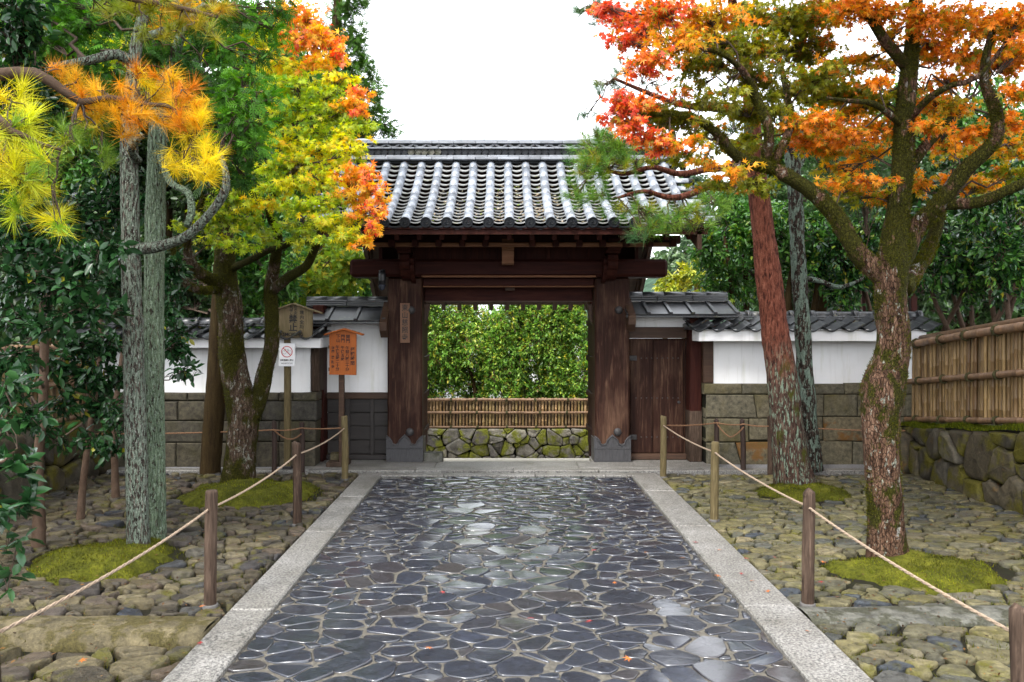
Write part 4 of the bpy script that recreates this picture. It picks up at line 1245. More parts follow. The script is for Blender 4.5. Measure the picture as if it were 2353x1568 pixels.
# barrel tiles laid across the gable edge
SIDE = half_round_mesh('gable_tile', .052, .22, M['tile'], 8, 1.0, 'x')
SDISC = disc_mesh('gable_disc', .054, M['tile_dark'], False)
for s in (-1, 1):
    for r in range(9):
        t = (r + .3) / 9; y, z = roof_pt(t)
        inst('gable_tile', SIDE, roof, (GX + s * (RH + .045), y, z + .012))
        inst('gable_disc', SDISC, roof, (GX + s * (RH + .155), y, z + .012), (0, 0, s * R(90)))
# ---- ridge: strips, round-tile row, strip, wave row, strips, cap
RW = 2.0
ridge = structure_parent = roof
zz = 3.62
def strips(z0, z1, y0, n, name='ridge_strip', off=0):
    for i in range(n):
        a = GX - RW + 2 * RW * (i + off) / n; b = min(GX + RW, a + 2 * RW / n)
        rr = random.Random(i * 13 + int(z0 * 1000))
        box(name, a + .002, b - .002, y0 + rr.uniform(-.003, .003), 10.02, z0, z1 + rr.uniform(-.001, .001), M['tile_ridge'], roof, .004)
strips(3.632, 3.662, 9.72, 15)
strips(3.664, 3.690, 9.745, 16)
box('ridge_core', GX - RW, GX + RW, 9.80, 10.0, 3.60, 3.87, M['tile_dark'], roof)
RD = disc_mesh('ridge_disc', .040, M['tile_dark'], False)
RDP = disc_mesh('ridge_disc', .040, M['slab_r'], False)
nd = 48
for i in range(nd):
    x = GX - RW + .03 + (2 * RW - .06) * (i + .5) / nd
    inst('ridge_disc', RDP if 9 <= i <= 13 else RD, roof, (x, 9.775, 3.730))
strips(3.770, 3.788, 9.755, 14)
nw = 24
WAVE = me_from('wave_tile', *(lambda: (lambda g: g)(tube_geo([(-.085, 0, .018), (-.06, 0, -.004), (-.03, 0, -.016), (0, 0, -.018), (.03, 0, -.016), (.06, 0, -.004), (.085, 0, .018)], [.008, .009, .009, .009, .009, .009, .008], 6, .03)))(), M['tile_ridge'], True)
for i in range(nw):
    x = GX - RW + 2 * RW * (i + .5) / nw
    inst('wave_tile', WAVE, roof, (x, 9.785, 3.815))
    if i < nw - 1:
        inst('wave_tile', WAVE, roof, (x + RW / nw, 9.790, 3.812), (0, R(180), 0), (.8, 1, .9))
strips(3.836, 3.856, 9.752, 15)
strips(3.858, 3.880, 9.77, 14)
CAPM = half_round_mesh('ridge_cap_tile', .085, 4.0 / 14, M['tile'], 10, 1.0)
for i in range(14):
    inst('ridge_cap_tile', CAPM, roof, (GX - RW + 4.0 * (i + .5) / 14, 9.9, 3.862), (0, 0, 0), (.99, 1, .72))
for s in (-1, 1):       # ornamental ridge end
    prof = [(-.20, 3.52), (-.22, 3.60), (-.15, 3.66), (-.17, 3.78), (-.10, 3.92), (0, 4.02), (.10, 3.92), (.17, 3.78), (.15, 3.66), (.22, 3.60), (.20, 3.52)]
    obj('ridge_end_ornament', *extrude_yz([(9.9 + y, z) for y, z in prof], GX + s * (RW + .002), GX + s * (RW + .07)), M['tile_dark'], roof)
# dry leaves and moss caught on the tiles
q = 420
tt = NR.uniform(.3, .99, q); ch = NR.choice([5, 6, 7, 8, 8, 9, 9, 10, 10, 11, 12, 13], q)
pos = np.array([[GX + (c - 8.5) * SPX + NR.uniform(-.05, .05), roof_pt(t)[0], roof_pt(t)[1] + .035] for c, t in zip(ch, tt)])
tipv = NR.normal(0, 1, (q, 3)); tipv[:, 2] *= .3
o = scatter('dry_leaves', 'diamond', pos, tipv, np.tile([[0, -.5, 1.0]], (q, 1)) + NR.normal(0, .3, (q, 3)), NR.uniform(.02, .05, q), mix_cols([(3, (.35, .27, .17)), (1, (.16, .22, .02)), (2, (.45, .38, .28))], q), M['maple_leaf'], roof)
o["kind"] = "stuff"

# ------------------------------------------------------------------ things fixed to the gate
def lettering(text, x, y, z, size, mat, parent, width=None, space_line=1.0, align='CENTER', bold=0.0):
    c = bpy.data.curves.new('lettering', 'FONT'); c.body = text; c.size = size
    c.align_x = align; c.align_y = 'CENTER'; c.extrude = .0006; c.space_line = space_line; c.offset = bold
    c.resolution_u = 3
    c.materials.append(mat)
    t_ = bpy.data.objects.new('lettering_source', c)
    m_ = bpy.data.meshes.new_from_object(t_)
    bpy.data.objects.remove(t_); bpy.data.curves.remove(c)
    if not m_.materials: m_.materials.append(mat)
    o = bpy.data.objects.new('lettering', m_)
    link(o, parent, (x, y, z)); o.rotation_euler = (R(90), 0, 0)
    if width: o.scale = (width, 1, 1)
    return o
def column(text, x, y, ztop, zbot, size, mat, parent, width=None, bold=0.0):
    n = len(text)
    for i, ch in enumerate(text):
        if ch == ' ': continue
        lettering(ch, x, y, ztop - (ztop - zbot) * (i + .5) / n, size, mat, parent, width, bold=bold)
npx = XZ(931, 0, YP)[0]; zt_, zb_ = XZ(0, 697, YP)[1], XZ(0, 788, YP)[1]
plate = box('name_plate', npx - .055, npx + .055, YP - .024, YP - .003, zb_, zt_, M['plate_wood'], None, .003)
tag(plate, 'narrow pale wooden name plate with black brush characters on the gate pillar', 'name plate')
column('東山慈照寺', npx, YP - .0255, zt_ - .015, zb_ + .015, .082, M['black_ink'], plate, .9, .0008)
cp = P(878, 632, 8.95)
sc = thing('security_camera', cp, 'dark rounded security camera hanging under the end of the gate beam', 'camera')
v, f = [], []
mb = MB(); mb.add(*tube_geo([cp + Vector((0, 0, .05)), cp, cp + Vector((0, 0, -.11))], [.036, .042, .042], 16, .05)); mb.obj('housing', M['lens'], sc, True)
mb = MB(); mb.add(*tube_geo([cp + Vector((0, 0, -.11)), cp + Vector((0, 0, -.14)), cp + Vector((0, 0, -.165)), cp + Vector((0, 0, -.178))], [.040, .037, .026, .006], 16, .01)); mb.obj('dome', M['dome'], sc, True)
mb = MB(); mb.add(*tube_geo([cp + Vector((0, 0, .05)), cp + Vector((0, .14, .06)), cp + Vector((0, .30, .09))], [.014] * 3, 8, .05)); mb.obj('bracket', M['iron'], sc, True)

# ------------------------------------------------------------------ side wings
wl_ = thing('gate_wing', (-1.7, 9.4, 0), 'white plaster panel with grey board lattice and small plank roof, behind the orange notice', 'wall', 'wings of the gate')
x0, x1 = -2.06, GX - HS - .205
box('plaster_panel', x0, x1, 9.37, 9.45, .80, 1.70, M['plaster'], wl_)
box('rail', x0, x1, 9.33, 9.46, .742, .818, M['rail_wood'], wl_, .006)
zz = [.09, .255, .42, .58, .742]
for k in range(4):
    for a, b in ((x0, x0 + .245), (x0 + .245, x1 - .2), (x1 - .2, x1)):
        box('lattice_board', a + .002, b - .002, 9.385 - .004 * k, 9.41, zz[k] + .004, zz[k + 1] - .004, M['grey_wood'], wl_, .004)
for a in (x0 + .245, x1 - .2): box('lattice_upright', a - .024, a + .024, 9.35, 9.375, .09, .742, M['grey_wood'], wl_, .004)
box('bottom_rail', x0, x1, 9.32, 9.46, .03, .09, M['grey_wood'], wl_, .006)
box('backing_board', x0, x1, 9.415, 9.45, .05, .79, M['grey_wood'], wl_)
box('corner_post', -2.19, x0 - .002, 9.20, 9.42, .03, 1.84, W, wl_, .008)
def wing_roof(root, x0, x1, ye, ze, yr, zr, tile_w, cap_end):
    n = max(2, int(round((x1 - x0) / tile_w)))
    for i in range(n):
        a = x0 + (x1 - x0) * i / n; b = x0 + (x1 - x0) * (i + 1) / n
        v, f = box_geo(a + .003, b - .003, 0, math.hypot(yr - ye, zr - ze), -.014, .0, .003)
        an = math.atan2(zr - ze, yr - ye)
        obj('roof_slab', oriented(v, (0, ye, ze), UX, Vector((0, math.cos(an), math.sin(an))), Vector((0, -math.sin(an), math.cos(an)))), f, M['tile_wall'], root)
        v, f = box_geo(b - .02, b + .02, -.006, math.hypot(yr - ye, zr - ze) * .98, .0, .022, .004)
        obj('roof_batten', oriented(v, (0, ye, ze), UX, Vector((0, math.cos(an), math.sin(an))), Vector((0, -math.sin(an), math.cos(an)))), f, M['tile_wall'], root)
    box('eave_edge', x0, x1, ye + .012, ye + .07, ze - .042, ze - .016, M['tile_wall'], root, .004)
    box('rear_slope', x0, x1, yr, yr + .35, ze - .05, ze - .02, M['tile_wall'], root)
    for k in range(3):
        m = max(2, int((x1 - x0) / .33))
        for i in range(m):
            a = x0 + (x1 - x0) * i / m; b = x0 + (x1 - x0) * (i + 1) / m
            box('ridge_strip', a + .002, b - .002, yr - .07 + .012 * k, yr + .10, zr + .002 + .024 * k, zr + .023 + .024 * k, M['tile_wall'], root, .004)
    m = max(2, int((x1 - x0) / .235))
    for i in range(m):
        a = x0 + (x1 - x0) * i / m; b = x0 + (x1 - x0) * (i + 1) / m
        inst('ridge_cap_tile', CAPT, root, ((a + b) / 2, yr + .015, zr + .074), (0, 0, 0), ((b - a) / .235 * .99, 1, .8))
    ce = cap_end
    obj('end_board', *extrude_yz([(ye - .05, ze - .12), (ye - .06, ze - .02), (yr - .1, zr + .05), (yr - .02, zr + .05), (yr, zr - .1), (ye + .05, ze - .2)], ce - .04, ce + .04), M['rail_wood'], root)
wing_roof(wl_, XZ(690, 0, 9.1)[0], XZ(884, 0, 9.1)[0], 9.02, 1.665, 9.42, 1.83, .30, XZ(888, 0, 9.1)[0] - .02)
box('eave_shade_board', -2.25, -1.36, 9.12, 9.40, 1.63, 1.648, W, wl_)

wr = thing('gate_wing', (1.85, 9.4, 0), 'small studded side door under white plaster and tiled roof, right of the gateway', 'door', 'wings of the gate')
x0, x1 = GX + HS + .205, 2.16
box('plaster_panel', x0, x1, 9.36, 9.45, 1.57, 1.76, M['plaster'], wr)
box('door_head', x0, x1 - .002, 9.30, 9.46, 1.455, 1.585, M['rail_wood'], wr, .008)
dp = [x0 + .03, x0 + .30, x0 + .66, x1 - .002]
door = box('door', x0 + .01, x1 - .004, 9.405, 9.44, .10, 1.45, W, wr)
for a, b in zip(dp, dp[1:]): box('door_plank', a + .0025, b - .0025, 9.375, 9.404, .105, 1.445, M['pillar_wood'], door, .004)
for z in (.29, .75, 1.22):
    for i in range(9):
        inst('stud', STUD, door, (x0 + .10 + .062 * i, 9.374, z))
for z in (.29, 1.22): box('hinge', x0 + .01, x0 + .11, 9.366, 9.375, z - .03, z + .03, M['iron'], door, .01)
inst('door_knob', dome_mesh('door_knob', .018, M['iron']), door, (x1 - .08, 9.372, .70))
box('door_sill', x0, x1, 9.32, 9.46, .03, .10, M['rail_wood'], wr, .008)
box('corner_post', 2.162, 2.30, 9.18, 9.44, .03, 1.80, W, wr, .01)
box('post_foot', 2.158, 2.304, 9.176, 9.446, .03, .62, M['post_wood'], wr, .006)
wing_roof(wr, XZ(1437, 0, 9.1)[0], XZ(1690, 0, 9.1)[0], 9.0, 1.735, 9.44, 1.885, .275, XZ(1448, 0, 9.1)[0])
box('eave_shade_board', 1.46, 2.55, 9.12, 9.40, 1.70, 1.718, W, wr)
# stone blocks at the pillar feet
b1 = obj('stone_block', *extrude_yz([(9.24, -.1), (9.24, .12), (9.36, .125), (9.5, .08), (9.5, -.1)], -.915, -.70), M['slab_r'])
tag(b1, 'pale worn stone block at the inner foot of the pillar, left of the gateway', 'stone')

# ------------------------------------------------------------------ notice boards
def gable_board(root, cx, Y, w, z0, zs, za, th, mat, lean=0):
    """five-sided board"""
    return obj('board', *extrude_xz([(cx - w / 2, z0), (cx + w / 2 - .004, z0 - .004), (cx + w / 2, zs), (cx, za), (cx - w / 2, zs)], Y - th, Y), mat, root)
Y1 = 8.72
pz = lambda py, Y=Y1: XZ(0, py, Y)[1]
pxx = lambda p, Y=Y1: XZ(p, 0, Y)[0]
cx = pxx(676)
ns = thing('notice_board', (cx, Y1, 0), 'weathered grey-brown NO SMOKING board with a little gable roof on a post', 'sign', 'notice boards by the gate')
box('post', pxx(652), pxx(666), Y1 + .002, Y1 + .066, -.06, pz(760), M['post_wood_y'], ns, .006)
box('post_foot', pxx(649), pxx(669), Y1 - .006, Y1 + .074, -.06, .06, M['iron'], ns, .004)
gable_board(ns, cx, Y1, .415, pz(776), pz(713), pz(700), .026, M['sign_wood'])
for s in (-1, 1):
    beam('roof_board', (cx - s * .004, Y1 - .012, pz(698)), (cx + s * .315, Y1 - .012, pz(698) - .108), .10, .016, M['sign_wood'], ns, .003)
yt = Y1 - .0275
for t, a, b, c, s in (('境内全域', 695, 714, 757, .058), ('たき火', 680.5, 702, 724, .048), ('たばこ', 671, 702, 724, .048)):
    column(t, pxx(a), yt, pz(b), pz(c), s * .78, M['black_ink'], ns, 1.05, .0008)
column('禁止', pxx(675), yt, pz(725), pz(763.5), .094, M['black_ink'], ns, 1.0, .0022)
lettering('NO SMOKING', pxx(665), yt, pz(769), .050, M['black_ink'], ns, 1.0, bold=.0016)

bx = pxx(660)
bs = box('bicycle_sign', pxx(641.5), pxx(678.5), Y1 - .012, Y1 - .002, pz(842), pz(789), M['white_paint'], None, .001)
tag(bs, 'small white NO BYCICLES plate with a crossed-out bicycle in a red ring', 'sign', 'notice boards by the gate')
def flat_ring(cx, cz, r0, r1, y, seg=32):
    v = [];
    for r in (r0, r1):
        for k in range(seg):
            a = 2 * math.pi * k / seg; v.append((cx + math.cos(a) * r, y, cz + math.sin(a) * r))
    return v, [(k, (k + 1) % seg, seg + (k + 1) % seg, seg + k) for k in range(seg)]
def flat_bar(a, b, w, y):
    dx, dz = b[0] - a[0], b[1] - a[1]; L = math.hypot(dx, dz); nx, nz = -dz / L * w / 2, dx / L * w / 2
    return [(a[0] + nx, y, a[1] + nz), (b[0] + nx, y, b[1] + nz), (b[0] - nx, y, b[1] - nz), (a[0] - nx, y, a[1] - nz)], [(0, 1, 2, 3)]
ys_ = Y1 - .0132; cz = pz(808.5); rr_ = .062
mb = MB()
for s in (-1, 1): mb.add(*flat_ring(bx + s * .0265, cz - .004, .0195, .0215, ys_, 24))
A, B, C, D_, E = (bx - .0265, cz - .004), (bx + .0265, cz - .004), (bx + .005, cz - .006), (bx + .012, cz + .021), (bx - .017, cz + .021)
for p, q in ((A, E), (E, D_), (E, C), (D_, C), (C, B), (D_, B), ((bx + .014, cz + .027), D_), ((bx - .019, cz + .030), E), ((bx - .019, cz + .030), (bx - .010, cz + .031)), ((bx + .007, cz + .028), (bx + .020, cz + .028))):
    mb.add(*flat_bar(p, q, .0022, ys_))
mb.obj('bicycle_symbol', M['black_ink'], bs)
mb = MB(); mb.add(*flat_ring(bx, cz, rr_ - .008, rr_, ys_ - .0008)); mb.add(*flat_bar((bx - .042, cz + .042), (bx + .042, cz - .042), .008, ys_ - .0008))
mb.obj('red_ring', M['red_paint'], bs)
lettering('自転車乗入禁止', bx, ys_, pz(828), .0225, M['black_ink'], bs, .95, bold=.0004)
lettering('NO BYCICLES', bx, ys_, pz(835.5), .0225, M['black_ink'], bs, .9)

Y2 = 8.86
cx = pxx(789, Y2)
og = thing('notice_board', (cx, Y2, 0), 'orange wooden opening-hours board with dark characters and a small gable roof', 'sign', 'notice boards by the gate')
box('post', pxx(778, Y2), pxx(790, Y2), Y2 + .002, Y2 + .06, -.02, pz(800, Y2), M['rail_wood'], og, .005)
gable_board(og, cx, Y2, .300, pz(861, Y2), pz(766, Y2), pz(757, Y2), .03, M['orange_wood'])
for s in (-1, 1):
    beam('roof_board', (cx + .012 - s * .004, Y2 - .014, pz(756, Y2)), (cx + .012 + s * .215, Y2 - .014, pz(756, Y2) - .066), .11, .02, M['orange_wood'], og, .004)
box('back_batten', cx - .165, cx - .14, Y2 - .005, Y2 + .02, pz(801, Y2), pz(794, Y2), M['iron'], og)
box('back_batten', cx - .165, cx - .14, Y2 - .005, Y2 + .02, pz(853, Y2), pz(845, Y2), M['iron'], og)
yt = Y2 - .0318
K = lambda x: cx + (x - 535) / 1140 * 160 * .5745 / FPX * Y2       # from the close crop of the board
Kz = lambda y: XZ(0, (1300 + y / 1568 * 220) * .5745, Y2)[1]
for t, x, a, b, s in (('拝観時間', 812, 640, 1160, .062), ('開門', 682, 285, 530, .058), ('午前八時三十分', 662, 615, 1320, .052), ('閉門', 540, 285, 510, .058), ('午後五時', 530, 600, 1040, .052), ('下山', 404, 275, 510, .058), ('午後五時二十分', 385, 590, 1310, .052), ('銀閣', 255, 615, 810, .042), ('慈照寺', 253, 860, 1260, .044)):
    column(t, K(x), yt, Kz(a), Kz(b), s * .82, M['brown_ink'], og, 1.0, .0011)
st = box('timber_block', cx - .19, cx + .04, Y2 - .02, Y2 + .24, .03, .085, M['post_wood'], None, .006)
tag(st, 'low grey timber block on the paving at the orange board\'s post', 'block')
sb = obj('stone_block', *extrude_yz([(8.98, .085), (8.98, .15), (9.02, .165), (9.1, .16), (9.1, .085)], cx - .17, cx - .06), M['slab_l'])
tag(sb, 'small rough stone lying on the timber block by the orange board', 'stone')

# ------------------------------------------------------------------ rope barrier
def post(x, y, h, r, mat, label, group, seed, collar=True, holes=True):
    p = thing('rope_post', (x, y, 0), label, 'post', group)
    rg = random.Random(seed)
    v, f = tube_geo([(x, y, -.06), (x + .004, y, h * .5), (x + rg.uniform(-.01, .01), y, h - .012), (x + rg.uniform(-.01, .01), y, h)], [r * 1.02, r, r * .97, r * .86], 14, .04, .05, 9, seed=seed)
    obj('shaft', v, f, mat, p, True)
    if collar:
        v, f = tube_geo([(x, y, -.04), (x, y, .022), (x, y, .026)], [r * 1.35, r * 1.3, r * 1.2], 14, .1, .08, 12, smooth_path=False, seed=seed)
        obj('collar', v, f, M['cement'], p, True)
    return p
LX, RX = -1.642, 1.73
hr = .585
gl = 'rope barrier posts'
posts_l = [(-1.69, 2.62), (-1.655, 4.51), (-1.636, 6.35), (-1.625, 8.22)]
txt = ['cut off by the picture edge beside the camellia', 'nearest whole one left of the path, by the bright moss', 'second one left of the path, beyond the bright moss', 'at the path end in front of the orange board']
for i, ((x, y), m) in enumerate(zip(posts_l, (M['post_wood'], M['post_wood'], M['post_wood'], M['post_wood_y']))):
    post(x, y, .668, .035, m, 'weathered round rope post ' + txt[i], gl, i + 1)
posts_r = [(1.735, 2.66), (1.737, 4.53), (1.727, 6.49), (1.685, 8.34)]
txt = ['cut off by the right picture edge', 'in front of the mossy maple', 'right of the path between two rope spans', 'at the path end before the studded side door']
for i, ((x, y), m) in enumerate(zip(posts_r, (M['post_wood'], M['post_wood'], M['post_wood_y'], M['post_wood_y']))):
    post(x, y, .655, .034, m, 'weathered round rope post ' + txt[i], gl, i + 21)
far = [(629, 1090, -2.46, 8.59, .57, 'dark slim rope post left of the notice board post'), (690, 1090, -2.16, 8.59, .56, 'dark slim rope post right of the notice board post'),
       (1645, 1080, 2.37, 8.82, .56, 'dark slim rope post closest to the side door'), (1707, 1085, 2.63, 8.70, .575, 'dark slim rope post between door and pine before the rusty block'), (1770, 1090, 2.89, 8.58, .62, 'brown rope post touching the red pine trunk')]
for i, (_, _, x, y, h, lb) in enumerate(far):
    post(x, y, h, .028 if i < 4 else .034, M['post_dark'] if i < 4 else M['post_wood'], lb, gl, i + 40, False)

def rope(name, pts, r, mat, label, sag, seg_n=10):
    """twisted rope hung through the points"""
    path_ = []
    for a, b in zip(pts, pts[1:]):
        a, b = Vector(a), Vector(b)
        for i in range(seg_n):
            t = i / seg_n; p = a.lerp(b, t); p.z -= 4 * sag * t * (1 - t); path_.append(p)
    path_.append(Vector(pts[-1]))
    fine, _ = catmull(path_, [r] * len(path_), .012)
    mb = MB()
    for s in range(3):
        c = []
        for i, p in enumerate(fine):
            d = (fine[min(i + 1, len(fine) - 1)] - fine[max(i - 1, 0)]).normalized()
            e = d.cross(UZ).normalized(); g = e.cross(d)
            a = i * .55 + s * 2 * math.pi / 3
            c.append(p + (e * math.cos(a) + g * math.sin(a)) * r * .52)
        mb.add(*tube_geo(c, [r * .6] * len(c), 5, .1, smooth_path=False))
    o = mb.obj(name, mat, None, True)
    return tag(o, label, 'rope', 'ropes of the barrier')
rope('barrier_rope', [(x, y, z) for (x, y), z in zip(posts_l, (.575, .565, .575, .545))], .0066, M['rope'], 'pale twisted rope threaded through the posts left of the path', .03)
rope('barrier_rope', [(x, y, z) for (x, y), z in zip(posts_r, (.56, .57, .57, .56))], .0066, M['rope'], 'tan twisted rope threaded through the posts right of the path', .022)
rope('barrier_rope', [(-1.625, 8.22, .55), (-2.16, 8.56, .50), (-2.46, 8.56, .48), (-4.3, 8.4, .46)], .0075, M['rope_dark'], 'brown rope running level in front of the dark block wall', .012)
rope('barrier_rope', [(1.685, 8.34, .56), (2.37, 8.79, .53), (2.63, 8.66, .53), (2.93, 8.54, .53), (4.3, 8.5, .48)], .0075, M['rope_dark'], 'brown rope running level before the side door and rusty blocks', .015)
rope('loose_rope', [(-2.46, 8.56, .49), (-2.30, 8.58, .38), (-2.16, 8.56, .44)], .008, M['rope_dark'], 'short drooping brown rope between the two slim posts at the notice board', .02, 6)
rope('loose_rope', [(2.37, 8.79, .52), (2.50, 8.73, .38), (2.63, 8.67, .50)], .008, M['rope_dark'], 'short drooping brown rope between the slim posts by the side door', .02, 6)

# ------------------------------------------------------------------ trees
COVL, COVN, SPREAD = 3.4, 4.0, 1.3
def sticks(name, A, B, ra, rb, mat, parent):
    """many thin three-sided twigs in one mesh"""
    A, B = np.asarray(A, float), np.asarray(B, float); N = len(A)
    if N == 0: return None
    d = B - A; d /= np.maximum(np.linalg.norm(d, axis=1, keepdims=True), 1e-6)
    s = np.cross(d, np.tile([[.31, .52, .79]], (N, 1))); s /= np.maximum(np.linalg.norm(s, axis=1, keepdims=True), 1e-6)
    t = np.cross(d, s)
    vs_ = []
    for P_, r in ((A, ra), (B, rb)):
        r = np.broadcast_to(np.asarray(r, float), (N,))[:, None]
        for k in range(3):
            a = 2 * math.pi * k / 3; vs_.append(P_ + (s * math.cos(a) + t * math.sin(a)) * r)
    vv = np.stack(vs_, 1).reshape(-1, 3).astype(np.float32)
    q = np.array([(0, 1, 4, 3), (1, 2, 5, 4), (2, 0, 3, 5)], np.int32)
    F = (q[None] + (np.arange(N, dtype=np.int32) * 6)[:, None, None]).reshape(-1, 4)
    m = bpy.data.meshes.new(name)
    m.vertices.add(len(vv)); m.vertices.foreach_set("co", vv.ravel())
    m.loops.add(F.size); m.loops.foreach_set("vertex_index", F.ravel())
    m.polygons.add(len(F)); m.polygons.foreach_set("loop_start", np.arange(0, F.size, 4, dtype=np.int32))
    m.materials.append(mat); m.update(calc_edges=True)
    return link(bpy.data.objects.new(name, m), parent)

def clump(px, py, Y, rx, ry, pal, cov=1.6, rd=None):
    k = Y / FPX; rx *= SPREAD; ry *= SPREAD
    return (np.array(P(px, py, Y)), np.array([rx * k, (rd if rd is not None else rx * k * .8), ry * k]), pal, cov, math.pi * rx * ry, Y)

def tree(name, label, cat, group, base, limbs, bark, clumps, shape, size, lmat, twig_mat=None, nrand=.7, droop=.3, trunk_seg=18, trunk_rough=.12, needles=0, twig_r=.004, conn_r=.012, per=9, crown_name='crown', tuft_up=.6, fuzz=None, fine_twigs=True, upper=None):
    base = Vector(base)
    root = thing(name, base, label, cat, group)
    skel = []
    for i, (pts, rad) in enumerate(limbs):
        seg = trunk_seg if i == 0 else 12
        v, f = tube_geo(pts, rad, seg, (.03 if trunk_seg > 20 else .05) if i == 0 else .06, trunk_rough, 5.0 / max(.3, rad[0] * 6), seed=i * 3.3)
        part = obj('trunk' if i == 0 else 'branch', v, f, bark, root, True)
        if fuzz and i < fuzz[1]:
            va = np.array([tuple(p) for p in v]); quads = np.array([q for q in f if len(q) == 4])
            n_ = int(fuzz[0] * (1 if i == 0 else .35)); pick = quads[NR.integers(0, len(quads), n_)]
            w_ = NR.dirichlet([1, 1, 1, 1], n_)[:, :, None]
            pos = (va[pick] * w_).sum(1)
            nn_ = np.cross(va[pick[:, 2]] - va[pick[:, 0]], va[pick[:, 3]] - va[pick[:, 1]]); nn_ /= np.maximum(np.linalg.norm(nn_, axis=1, keepdims=True), 1e-9)
            keep = np.array([noise.noise(Vector((p[0] * 5.5, p[1] * 5.5, p[2] * 3.6 + 7))) + .45 * noise.noise(Vector(p) * 17) > fuzz[2] - .38 * min(1, max(0, (p[2] - .3) / 1.3)) for p in pos])
            pos, nn_ = pos[keep], nn_[keep]; n_ = len(pos)
            if n_:
                tip_ = nn_ * 1.0 + NR.normal(0, .45, (n_, 3)); tip_[:, 2] += .35
                o = scatter('bark_moss', 'blade', pos - nn_ * .003, tip_, NR.normal(0, 1, (n_, 3)), NR.uniform(.010, .022, n_), mix_cols([(3, (.070, .068, .006)), (2, (.040, .040, .004)), (2, (.12, .115, .010)), (.6, (.06, .09, .01))], n_, .3), M['moss_fuzz'], part)
                o["kind"] = "stuff"
        cp_, rr = catmull(pts, rad, .12)
        skel += [(np.array(p), r) for p, r in zip(cp_, rr)]
    if not clumps: return root
    tw = twig_mat or M['bark_twig']
    SP = np.array([s[0] for s in skel]); SR = np.array([s[1] for s in skel])
    A, B, RA, RB = [], [], [], []
    LP, LT, LN, LC, LS = [], [], [], [], []
    for c, rad, pal, cov, apx, Y in clumps:
        d = np.linalg.norm(SP - c, axis=1) + .25 * np.maximum(0, SP[:, 2] - c[2] + .1)
        j = int(np.argmin(d)); s0 = SP[j]
        L = np.linalg.norm(c - s0)
        r0 = min(SR[j] * .6, conn_r + .012 * L)
        # wandering connector to the clump
        nseg = 5; prev = s0; pr = r0
        mids = [s0]
        for q in range(1, nseg + 1):
            t = q / nseg
            p = s0 * (1 - t) + c * t + (NR.normal(0, .06, 3) * L * (1 - abs(2 * t - 1)) if q < nseg else 0)
            p[2] += .10 * L * math.sin(math.pi * t) * (1 if NR.random() < .5 else -.6)
            r1 = r0 * (1 - .72 * t)
            A.append(prev); B.append(p); RA.append(pr); RB.append(r1); prev, pr = p, r1; mids.append(p)
        if needles:
            tuft_px = size * FPX / Y
            K = max(2, int(COVN * cov * apx / (1.3 * tuft_px ** 2))) if apx > 2 else 2
        else:
            spx = size * FPX / Y
            n = max(6, int(COVL * cov * apx / (.36 * spx * spx)))
            K = max(3, n // per)
        u = NR.normal(0, 1, (K, 3)); u /= np.linalg.norm(u, axis=1, keepdims=True)
        u *= (NR.random((K, 1)) ** .45)
        E = c + u * rad
        S = c + u * rad * NR.uniform(.0, .5, (K, 1)) + NR.normal(0, .02, (K, 3))
        mid = S + (E - S) * .55 + NR.normal(0, .12, (K, 3)) * np.linalg.norm(E - S, axis=1, keepdims=True)
        base_pick = np.array(mids[-3:])[NR.integers(0, 3, K)]
        if fine_twigs:
            A += list(base_pick); B += list(S); RA += [twig_r * 1.6] * K; RB += [twig_r * 1.2] * K
        A += list(S); B += list(mid); RA += [twig_r * 1.2] * K; RB += [twig_r * .9] * K
        if fine_twigs:
            A += list(mid); B += list(E); RA += [twig_r * .9] * K; RB += [twig_r * .4] * K
        if needles:
            dirs = (E - S); dirs /= np.maximum(np.linalg.norm(dirs, axis=1, keepdims=True), 1e-5)
            dirs = dirs * .7 + NR.normal(0, .35, (K, 3)); dirs[:, 2] += tuft_up
            dirs /= np.linalg.norm(dirs, axis=1, keepdims=True)
            N = K * needles
            D = np.repeat(dirs, needles, 0); E2 = np.repeat(E, needles, 0)
            LP.append(E2 - D * NR.uniform(-.02, .05, (N, 1)) * (size / .1))
            LT.append(D * .75 + NR.normal(0, .5, (N, 3))); LN.append(NR.normal(0, 1, (N, 3)))
            LS.append(size * NR.uniform(.75, 1.1, N))
            cc = np.repeat(mix_cols(pal, K, .15), needles, 0) * (1 + NR.uniform(-.2, .2, (N, 1)))
            LC.append(cc)
        else:
            N = K * per
            t = NR.uniform(.15, 1.05, (N, 1))
            S2, M2, E2 = np.repeat(S, per, 0), np.repeat(mid, per, 0), np.repeat(E, per, 0)
            pos = np.where(t < .55, S2 + (M2 - S2) * (t / .55), M2 + (E2 - M2) * ((t - .55) / .45)) + NR.normal(0, .25, (N, 3)) * size
            ax = E2 - S2; ax /= np.maximum(np.linalg.norm(ax, axis=1, keepdims=True), 1e-5)
            tp = ax * .5 + NR.normal(0, .6, (N, 3)); tp[:, 2] -= droop
            nn = NR.normal(0, nrand, (N, 3)); nn[:, 2] += 1
            LP.append(pos); LT.append(tp); LN.append(nn); LS.append(size * NR.uniform(.6, 1.15, N))
            twc = np.repeat(mix_cols(pal, K, .12), per, 0)
            own = mix_cols(pal, N, .2)
            LC.append(np.where(NR.random((N, 1)) < .6, twc * (1 + NR.uniform(-.15, .15, (N, 1))), own))
    o = sticks('twigs', A, B, RA, RB, tw, root); o["kind"] = "stuff"
